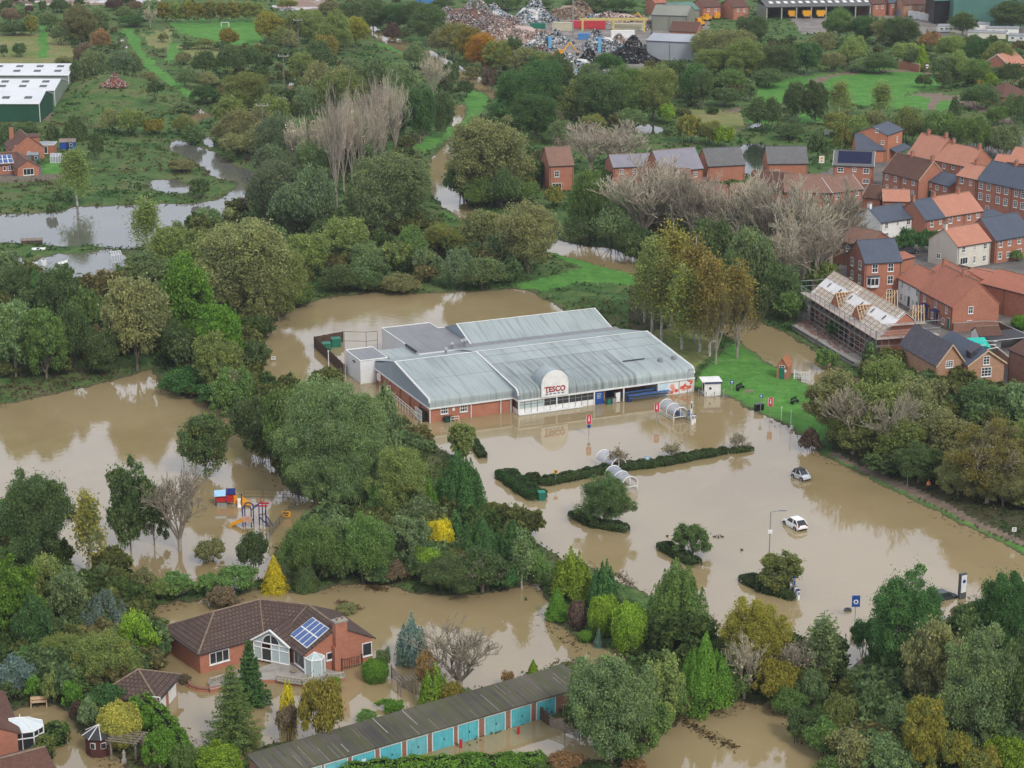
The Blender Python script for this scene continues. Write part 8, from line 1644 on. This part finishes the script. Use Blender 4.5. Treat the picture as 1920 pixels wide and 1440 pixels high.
# ---------------------------------------------------------------- scrapyard, depot and the far edge of town
def debris_mat(name, cols):
    t = NT(name); at = t.new('ShaderNodeAttribute', attribute_name='rnd'); c = t.new('ShaderNodeValToRGB'); c.color_ramp.interpolation = 'CONSTANT'; el = c.color_ramp.elements
    while len(el) < len(cols): el.new(.5)
    for i, (q, col) in enumerate(zip(el, cols)): q.position = i/len(cols)*.8; q.color = (*col, 1)
    t.l.new(at.outputs['Fac'], c.inputs[0]); t.base(c.outputs[0]); t.b.inputs['Roughness'].default_value = .7; return t.m
WHT, GRY, RST, BLK, PNK, BLU, TAN = (.62, .61, .60), (.28, .28, .29), (.16, .085, .06), (.015, .015, .017), (.48, .36, .31), (.2, .38, .5), (.34, .26, .19)
DM = {'mix': debris_mat('mixed_scrap', [RST, GRY, WHT, RST, PNK, GRY]), 'white': debris_mat('white_scrap', [WHT, GRY, WHT, BLU, GRY, BLK]), 'pink': debris_mat('shredded_scrap', [PNK, WHT, TAN, PNK, RST]), 'black': debris_mat('black_scrap', [BLK, BLK, (.05, .05, .055), GRY, BLK]), 'brown': debris_mat('brown_spoil', [TAN, RST, (.2, .15, .11), TAN]), 'brick': debris_mat('brick_rubble', [(.24, .08, .055), (.34, .15, .11), (.16, .07, .06), (.5, .42, .38)])}
def heap(label, xc, yb, wpx, hpx, m, n=1500, size=.58, z=.6, depth=.7, name='scrap_heap'):
    s = S(yb); p = G(xc, yb, .6); R = wpx/2/s*1.3; H = hpx/s*1.3; D = R*depth; p.y += D*.5; n = int(n*1.4); rg = np.random.default_rng(int(xc+yb)); p.z = gz(p.x, p.y)-.1
    r = np.sqrt(rg.uniform(0, 1, n)); a = rg.uniform(0, 6.28, n); x, y = r*np.cos(a), r*np.sin(a)
    prof = np.clip(1-r**1.4, 0, 1)*(.8+.35*np.sin(x*5+xc)*np.cos(y*4)); P = np.stack([x*R, y*D, np.maximum(.05, prof*H)+rg.normal(0, .12, n)], 1); N = np.stack([x*.8, y*.8, np.full(n, .8)], 1)
    core = MB(); q = [(R*.86*math.cos(t), D*.86*math.sin(t), -.3) for t in [2*math.pi*i/14 for i in range(14)]]; q2 = [(v[0]*.45, v[1]*.45, H*.6) for v in q]
    for i in range(14): core.poly([q[i], q[(i+1) % 14], q2[(i+1) % 14], q2[i]], m)
    core.poly(q2, m); o = obj(name, leaf_mesh(name, P, N, size, core, .55, m, 1.1)); o.location = p; return tag(o, label, 'scrap heap' if name == 'scrap_heap' else 'rubble heap', 'scrap heaps in the yard' if name == 'scrap_heap' else None)
for q in [('rusty brown and white scrap heap at the left of the yard', 880, 52, 120, 34, 'mix', 2200), ('tall white and blue scrap heap behind the shredded heap', 1000, 50, 80, 34, 'white', 1800), ('pinkish shredded scrap heap behind the autumn trees', 965, 84, 130, 36, 'pink', 2400), ('smooth brown conical spoil heap by the mast', 1074, 36, 80, 28, 'brown', 1500), ('low pale rubble heap right of the spoil heap', 1160, 44, 95, 18, 'pink', 1300), ('white and pink scrap heap in the middle of the yard', 1128, 96, 70, 30, 'white', 1300), ('black scrap heap in front of the grey shed', 1182, 118, 88, 34, 'black', 1700), ('small white scrap heap left of the blue skips', 1045, 84, 50, 18, 'white', 800), ('front scrap heap of white and dark metal by the trees', 1078, 140, 90, 32, 'white', 1500), ('far left low heap of red and grey scrap', 845, 36, 60, 16, 'mix', 900)]:
    heap(q[0], *q[1:5], DM[q[5]], q[6])
for q in [('low grey and white scrap heap behind the red container', 1130, 40, 60, 14, 'white', 900), ('pale scrap heap filling the left middle of the yard', 935, 66, 90, 26, 'mix', 1500), ('white scrap heap right behind the autumn trees', 1012, 96, 60, 24, 'white', 1000), ('dark mixed heap at the front left of the yard', 1020, 122, 60, 26, 'mix', 1000), ('pink and white heap in front of the white cabin', 1165, 90, 50, 18, 'pink', 800), ('black tangle of scrap at the front centre of the yard', 1108, 128, 70, 24, 'black', 1000), ('pale heap beyond the long shredded heap', 925, 40, 70, 20, 'white', 1000), ('brown and white heap beside the lichen roofed barn', 1205, 56, 50, 16, 'mix', 700)]:
    heap(q[0], *q[1:5], DM[q[5]], q[6])
heap('red brick rubble heap on top of the grassy mound', 215, 192, 40, 17, DM['brick'], 700, .38, name='rubble_heap')
def yard_shed(name, label, A, B, ze, hw, rise, roof, wall, cat='shed', **k): return house(name, label, A, B, ze, hw, None, rise, roof, wall, .6, cat=cat, **k)
m_gr = ribbed('grey_sheet', (.36, .38, .41), (.30, .32, .35), .8, (.15, .15, .15), .6, .9, .3); m_grn = ribbed('green_sheet', (.085, .21, .17), (.07, .17, .14), .8, (.03, .07, .06), .5, .8, .5); m_oldroof = ribbed('lichen_roof', (.24, .25, .20), (.18, .19, .16), 1.0, (.3, .29, .2), .5, .8, .5)
yard_shed('yard_building', 'large pale grey shed with long roof at the right of the scrapyard', (1212, 76), (1300, 80), 6.5, 9, 1.6, m_gr, m_gr)
yard_shed('yard_building', 'old ribbed barn with lichen roof behind the scrapyard', (1222, 28), (1288, 30), 6.0, 9, 3.0, m_oldroof, m_oldroof)
yard_shed('yard_building', 'green sheeted barn behind the lichen roofed barn', (1262, 20), (1312, 18), 6.0, 8, 2.2, m_grn, m_oldroof)
yard_shed('brick_hut', 'brown roofed brick hut beside the large grey shed', (1255, 58), (1306, 60), 2.8, 5, 3.0, m_brown2, m_brick, wsz=(1.2, 1.1))
def container(label, px, py, L, m, rz=0, group=None, h=2.6, z=.6):
    p = G(px, py, z); t = thing('shipping_container', label, 'container', (p.x, p.y, gz(p.x, p.y)), rz, group); MB().box(-L/2, L/2, 0, 2.5, -.2, h, m).build('body', t); d = MB()
    for i in range(4): x = -L/2+.15+i*.6; d.tube((L/2+.02, .3+i*.6, .1), (L/2+.02, .3+i*.6, h-.1), .04, m_grey, n=4)
    d.box(-L/2-.05, L/2+.05, -.05, .08, h-.12, h+.03, m).box(-L/2-.05, L/2+.05, -.05, .08, -.05, .12, m); d.build('frame', t); return t
redc = mat('container_red', (.55, .05, .06), None, 1, .5); crm = mat('container_cream', (.55, .51, .36), None, 1, .6); blc = mat('container_blue', (.07, .22, .48), None, 1, .5)
container('long bright red container in the scrapyard', 1102, 57, 14, redc, .02, None, 3.0); container('cream container at the left of the red one', 1054, 62, 8, crm, -.2, None, 3.0); container('blue skip container in the middle of the scrapyard', 1096, 76, 5, blc, 0, None, 2.2); container('dark green skip by the shredded heap', 1008, 61, 6, m_green, 0, None, 2.0)
container('cream wall of blocks right of the red container', 1180, 58, 12, crm, .05, None, 2.6); container('white site cabin in front of the cream blocks', 1168, 72, 9, m_white, .1, None, 2.8)
for i in range(6): container(['first', 'second', 'third', 'fourth', 'fifth', 'sixth'][i]+' white container from the left in the rear depot row', 1705+i*12, 25-i*.2, 2.3, m_white, .1, 'white containers in the depot yard')
for i in range(6): container(['first', 'second', 'third', 'fourth', 'fifth', 'sixth'][i]+' white container from the left in the front depot row', 1687+i*10.5, 30+i*1.9, 2.2, m_white if i else blc, -.1, 'white containers in the depot yard')
container('blue container beside the long depot shed', 1647, 28, 5, blc, .1, None, 2.6); container('blue container far behind the dark trees at the top', 805, 8, 12, blc, 0, None, 3.5)
def mast(label, px, py, h):
    p = G(px, py, .6); t = thing('floodlight_mast', label, 'mast', (p.x, p.y, .5)); MB().tube((0, 0, -.5), (0, 0, h), .3, m_galv, .18, 8).build('shaft', t); MB().box(-1.2, 1.2, -.5, .5, h, h+3.0, m_white).build('lamp_head', t)
mast('tall floodlight mast rising over the scrapyard', 1074, 72, 16.5)
for k, (px, py) in enumerate([(1031, 96), (1124, 98)]):
    p = G(px, py, .6); t = thing('blue_column', ['pale blue steel column at the left of the yard', 'pale blue steel column beside the white heap'][k], 'column', (p.x, p.y, .5), 0, 'blue columns in the yard'); MB().box(-.6, .6, -.6, .6, -.4, 5.4, mat('pale_blue_steel', (.16, .42, .62))).build('shaft', t); MB().box(-1.4, 1.4, -.3, .3, 4.2, 4.9, m_blue).build('arm', t)
def gantry():
    p = G(1150, 60, .6); t = thing('yellow_gantry', 'pale yellow gantry beam over the scrapyard', 'gantry', (p.x, p.y, .5)); y = mat('faded_yellow', (.58, .48, .16)); MB().box(-13, 13, -.4, .4, 4.6, 5.4, y).build('beam', t)
    for x in (-12, 0, 12): MB().box(x-.4, x+.4, -.4, .4, -.4, 4.6, y).build('leg', t)
gantry()
def digger(label, px, py, rz, arm=6, m=m_yellow):
    p = G(px, py, .6); t = thing('excavator', label, 'excavator', (p.x, p.y, .6), rz, 'excavators in the scrapyard'); 
    for s in (-1, 1): MB().box(-1.9, 1.9, s*1.1-.3, s*1.1+.3, -.1, .8, m_black).build('track', t)
    MB().box(-1.9, 1.2, -1.2, 1.2, .9, 2.2, m).build('body', t); c = MB().box(.0, 1.3, .1, 1.2, 2.2, 3.2, m).build('cab', t); MB().box(1.305, 1.33, .2, 1.1, 2.2, 3.1, m_glass).build('pane', c); a = MB().tube((1.2, 0, 2.0), (1.2+arm*.5, 0, 2.0+arm*.6), .3, m, .25, 6).tube((1.2+arm*.5, 0, 2.0+arm*.6), (1.2+arm, 0, 1.6), .25, m, .18, 6).build('boom', t); MB().box(arm+.8, arm+1.7, -.5, .5, .7, 1.7, m_lead).build('bucket', a)
digger('yellow excavator at the front of the scrapyard', 1048, 110, .4); digger('orange excavator beyond the gantry', 1212, 48, 2.8, 5); digger('dark crane boom excavator beside the grey shed', 1212, 100, 1.2, 9, m_dgrey)
for k, (px, py) in enumerate([(1298, 42), (1322, 40), (1345, 36), (1310, 48)]):
    p = G(px, py, .6); t = thing('yellow_plant', ['leftmost yellow machine at the yard corner', 'second yellow machine at the yard corner', 'yellow skip nearest the long depot shed', 'front yellow machine by the wood'][k], 'machine', (p.x, p.y, .5), k*.7, 'yellow machines at the yard corner'); MB().box(-2.4, 2.4, -1.2, 1.2, .8, 2.0, m_yellow).box(-.6, 1.2, -1, 1, 2.0, 3.1, m_yellow).build('body', t)
    for x in (-1.6, 1.6):
        for s in (-1, 1): MB().tube((x, s*1.0, .6), (x, s*1.4, .6), .65, m_rubber, n=10).build('wheel', t)
def depot():
    a, b = G(1438, 13, 5.6), G(1632, 10, 5.6); L = (b-a).length; t = thing('depot_shed', 'long open fronted depot shed with dark roof and rooflights', 'shed', (a.x, a.y, .6), math.atan2((b-a).y, (b-a).x)); D = 16
    MB().box(0, L, D, D+.3, -.5, 5, m_lead).box(-.3, 0, 0, D, -.5, 5, m_oldroof).box(L, L+.3, 0, D, -.5, 5, m_oldroof).build('wall', t); dr = ribbed('dark_depot_roof', (.10, .10, .09), (.08, .08, .07), 1.2, (.2, .2, .17), .5, .8, .4)
    ro = MB().slab([(-.5, -.6, 5.0), (L+.5, -.6, 5.0), (L+.5, D*.6, 7.2), (-.5, D*.6, 7.2)], .2, dr).slab([(L+.5, D+.5, 5.4), (-.5, D+.5, 5.4), (-.5, D*.6, 7.2), (L+.5, D*.6, 7.2)], .2, dr).build('roof', t)
    for i in range(14): x = 2+i*L/14; MB().slab([(x, 3.4, 6.0), (x+1.6, 3.4, 6.0), (x+1.6, 6.0, 6.55), (x, 6.0, 6.55)], .05, m_white).build('rooflight', ro)
    for i in range(8): x = i*L/7; MB().box(x-.25, x+.25, -.3, .2, -.5, 5.0, m_concrete).build('column', t)
    for k, px in enumerate((1487, 1514, 1540)):
        p = G(px, 36, .6); q = thing('gritting_lorry', ['left yellow gritting lorry parked in the open depot shed', 'middle yellow gritting lorry parked in the open depot shed', 'right yellow gritting lorry parked in the open depot shed'][k], 'lorry', (p.x, p.y+1.5, .6), 0, 'yellow gritting lorries'); MB().prism([(-1.8, .2), (1.8, .2), (1.8, 3.5), (-1.8, 3.5)], 1.7, 3.3, m_yellow).box(-1.3, 1.3, .1, 3.5, 1.0, 1.7, m_yellow).build('hopper', q); MB().box(-1.2, 1.2, 3.6, 5.6, .8, 3.0, m_yellow).build('cab', q); MB().box(-1.2, 1.2, 0, 5.4, .6, .95, m_lead).build('chassis', q)
        for y in (.9, 4.6):
            for s in (-1, 1): MB().tube((s*.9, y, .5), (s*1.25, y, .5), .5, m_rubber, n=10).build('wheel', q)
depot()
def hall():
    a = G(1800, 50, .6); b = G(1884, 48, .6); L = (b-a).length+14; t = thing('salt_barn', 'huge green sheeted barn with dark open end at the top right', 'barn', (a.x-3, a.y, .6)); MB().box(0, L, 0, 26, -.5, 11, m_grn).build('wall', t); MB().box(-6, 0, 8, 26, -.5, 9.5, m_black).build('opening_shade_block', t); MB().slab([(-6.5, 7, 9.6), (L+.5, -.5, 11.2), (L+.5, 14, 15), (-6.5, 16, 14)], .3, m_grn).slab([(L+.5, 27, 11.2), (-6.5, 27, 11), (-6.5, 16, 14), (L+.5, 14, 15)], .3, m_grn).build('roof', t)  # solid black block stands for the shade inside the open end
hall()
def caravan(label, px, py, L, rz, m=m_white, group='caravans and mobile homes', h=2.6):
    p = G(px, py, .6); t = thing('mobile_home', label, 'mobile home', (p.x, p.y, gz(p.x, p.y)), rz, group); MB().box(-L/2, L/2, 0, 3, .3, h, m).build('body', t); MB().slab([(-L/2-.2, -.2, h), (L/2+.2, -.2, h), (L/2+.2, 1.5, h+.7), (-L/2-.2, 1.5, h+.7)], .1, m_grey).slab([(L/2+.2, 3.2, h), (-L/2-.2, 3.2, h), (-L/2-.2, 1.5, h+.7), (L/2+.2, 1.5, h+.7)], .1, m_grey).build('roof', t)
    for x in (-L*.3, L*.1): add_window(t, x, 0, 1.6, 0, 1.3, .9, 'v')
caravan('white caravan parked by the dark round tree', 1772, 62, 5, .1); caravan('grey roofed mobile home in front of the salt barn, left', 1828, 58, 11, -.15, m_whitew); caravan('grey roofed mobile home behind the right hedges', 1880, 66, 12, -.1, m_whitew); caravan('long grey roofed chalet right of the wood', 1850, 74, 14, -.12, m_cream); caravan('white gabled chalet at the right frame edge', 1910, 80, 8, -.5, m_white)
FH = 'far houses along the top of the view'
for lab, A, B, ro, wa in [('far brick house with brown roof right of the depot shed', (1636, 8), (1662, 6), m_brown2, m_brick), ('far grey roofed house beside the brick one', (1668, 6), (1690, 5), m_slate, m_brick), ('far buff house behind the white containers', (1694, 9), (1738, 8), m_brown2, m_bricky), ('far brick block left of the salt barn', (1752, 6), (1778, 5), m_redtile, m_brick), ('far pink brick house above the yellow machines', (1375, 14), (1404, 12), m_brown2, m_brick), ('far brick house left of the long depot shed', (1318, 14), (1352, 12), m_brown2, m_brick), ('far red roofed house above the barns', (1228, 6), (1250, 5), m_redtile, m_brick)]:
    house('far_house', lab, A, B, 5.0, 4.5, None, 2.6, ro, wa, group=FH, wins=[(A[0]*.7+B[0]*.3, A[1]+5), (A[0]*.3+B[0]*.7, A[1]+5)])
house('bungalow', 'orange roofed brick bungalow among trees at the right frame edge', (1893, 124), (1925, 118), 2.8, 5.0, None, 3.4, m_salmon, m_brick, verge=m_white, wins=[(1908, 126)])
house('bungalow', 'dark brown roofed bungalow in the right hand trees', (1880, 183), (1935, 178), 2.6, 5.5, None, 3.4, m_brown2, m_brick, hip='lr')
wall_run('long low brick wall at the park entrance', [(1684, 128), (1706, 131), (1724, 136)], 2.6, m_brick, .4, group=None)
p = G(1418, 54, .6); t = thing('goal_frame', 'small white frame standing on the mown field', 'frame', (*G(422, 51, .6)[:2], .5)); MB().tube((-1.5, 0, -.3), (-1.5, 0, 2), .12, m_white).tube((1.5, 0, -.3), (1.5, 0, 2), .12, m_white).build('post', t); MB().tube((-1.5, 0, 2), (1.5, 0, 2), .12, m_white).tube((-1.5, 0, 1.9), (-1.5, 1.5, .3), .08, m_white).tube((1.5, 0, 1.9), (1.5, 1.5, .3), .08, m_white).build('bar', t)
# ---- dense scrub filling the woods, a mass nobody could count
WOODS = [[(380, 90), (660, 60), (680, 200), (540, 300), (420, 270), (390, 160)], [(860, 100), (1040, 100), (1300, 150), (1380, 180), (1300, 270), (1130, 240), (960, 250), (930, 180)], [(1280, 50), (1500, 70), (1760, 80), (1930, 85), (1930, 240), (1790, 190), (1740, 125), (1600, 130), (1480, 145), (1380, 180)],
 [(1640, 215), (1930, 245), (1930, 300), (1720, 275)], [(690, 430), (850, 400), (980, 440), (960, 540), (600, 550), (560, 500)], [(0, 470), (60, 530), (240, 530), (330, 560), (300, 680), (130, 720), (0, 730)], [(1540, 720), (1700, 690), (1960, 740), (1960, 980), (1760, 925), (1600, 850)], [(560, 980), (800, 960), (990, 1010), (1010, 1090), (800, 1100), (540, 1090)],
 [(-20, 1050), (140, 1060), (280, 1130), (290, 1270), (180, 1330), (-20, 1300)], [(1180, 1230), (1400, 1200), (1580, 1270), (1540, 1330), (1380, 1300), (1210, 1390)], [(1560, 1330), (1700, 1300), (1960, 1080), (1960, 1460), (1600, 1460)], [(600, 0), (830, 5), (840, 60), (780, 110), (700, 70), (610, 60)], [(-20, 0), (280, 8), (290, 50), (140, 90), (-20, 60)], [(310, 640), (500, 600), (500, 830), (440, 770), (320, 735)], [(510, 740), (700, 720), (800, 850), (800, 980), (600, 930), (530, 890)], [(1060, 330), (1180, 330), (1400, 430), (1480, 580), (1350, 560), (1200, 470), (1070, 440)], [(560, 220), (780, 160), (800, 300), (700, 420), (520, 420)], [(830, 230), (960, 230), (1040, 300), (1010, 420), (880, 390)], [(350, 390), (600, 420), (620, 540), (500, 600), (340, 560)]]
def thicket():
    rg = np.random.default_rng(77); pick = []
    n = 5200; U = np.stack([rg.uniform(-20, 1960, n), rg.uniform(0, 1450, n)], 1); ok = np.zeros(n, bool)
    for w in WOODS: ok |= sdpoly(U, w) > 0
    for polys in (LAWN, PATH, YARD, PAVED):
        for w in polys: ok &= ~(sdpoly(U, w) > -9)
    U = U[ok]; W = Gn(U); z = hgt(W); k = z > -.05; W, z, U = W[k], z[k], U[k]
    cols = [(.10, .158, .058), (.165, .19, .075), (.145, .21, .10), (.195, .18, .09)]; acc = [[] for _ in cols]
    protos = []
    for v in range(4):
        g = np.random.default_rng(200+v); P, N, C, ls = crown_round(g, 2.5, 4.0, 0, False, .55, .34, .85, low=-.4); protos.append((P, N))
    for i in range(len(W)):
        P, N = protos[i % 4]; s = rg.uniform(.45, 1.15); a = rg.uniform(0, 6.28); c, d = math.cos(a), math.sin(a); h = rg.uniform(.6, 1.2)*s
        X = np.stack([(P[:, 0]*c-P[:, 1]*d)*s+W[i, 0], (P[:, 0]*d+P[:, 1]*c)*s+W[i, 1], P[:, 2]*h+z[i]-.1], 1); acc[int(vnoise(W[i:i+1], 22, 8)[0]*3.99+rg.uniform(-.6, .6)) % 4].append((X, N))
    for q, c, lab in zip(acc, cols, ('dark green scrub massed under the woodland trees', 'olive scrub massed under the woodland trees', 'grey green scrub massed under the woodland trees', 'brownish scrub massed under the woodland trees')):
        if not q: continue
        X = np.concatenate([a for a, b in q]); N = np.concatenate([b for a, b in q]); o = obj('scrub_thicket', leaf_mesh('scrub_thicket', X, N, .36)); o.color = (*c, .06); tag(o, lab, 'scrub', None, 'stuff')
thicket()
def flotsam():
    """leaf litter, reeds and scum that the flood has left along its edges"""
    rg = np.random.default_rng(12); n = 60000; U = np.stack([rg.uniform(-20, 1940, n), rg.uniform(240, 1450, n)], 1); Wd = Gn(U); sd = np.full(n, -1e9)
    for w in WETW: sd = np.maximum(sd, sdpoly(Wd, w))
    pt = vnoise(Wd, 6, 41); k = (sd > -.6) & (sd < 2.4) & (rg.uniform(0, 1, n) < np.clip((pt-.42)*3, 0, 1)*np.clip(1.2-sd/2.2, .1, 1)); Wd = Wd[k]
    for (a, b, m) in (((955, 1015), (1005, 1040), 120), ((1160, 1075), (1185, 1100), 80), ((1310, 1150), (1345, 1172), 90), ((640, 1130), (668, 1142), 150), ((690, 1100), (720, 1106), 120), ((1265, 1345), (1380, 1405), 200)):
        t = rg.uniform(0, 1, m)[:, None]; A, B = np.array(G(*a)[:2]), np.array(G(*b)[:2]); Wd = np.concatenate([Wd, A+(B-A)*t+rg.normal(0, .45, (m, 2))])
    P = np.concatenate([Wd, np.full((len(Wd), 1), .03)+rg.uniform(0, .12, (len(Wd), 1))], 1); P = np.repeat(P, 3, 0)+rg.normal(0, .16, (len(P)*3, 3))*np.array([1, 1, .15]); P[:, 2] = np.maximum(P[:, 2], .015)
    o = obj('floating_litter', leaf_mesh('floating_litter', P, np.tile([0, 0, 1.0], (len(P), 1)), .13, jit=.35)); o.color = (.14, .11, .06, 0); tag(o, 'leaf litter and flood debris floating along the water edges', 'flood debris', None, 'stuff')
flotsam()
def haze():
    t = NT('air'); t.n.remove(t.b); v = t.new('ShaderNodeVolumePrincipled'); v.inputs['Color'].default_value = (.88, .92, .97, 1); v.inputs['Density'].default_value = .00006
    t.l.new(v.outputs[0], t.out.inputs['Volume']); o = MB().box(-900, 900, -60, 1300, -3, 108, t.m).build('haze'); o['kind'] = 'stuff'; o['label'] = 'thin pale autumn haze over the whole valley'
haze()
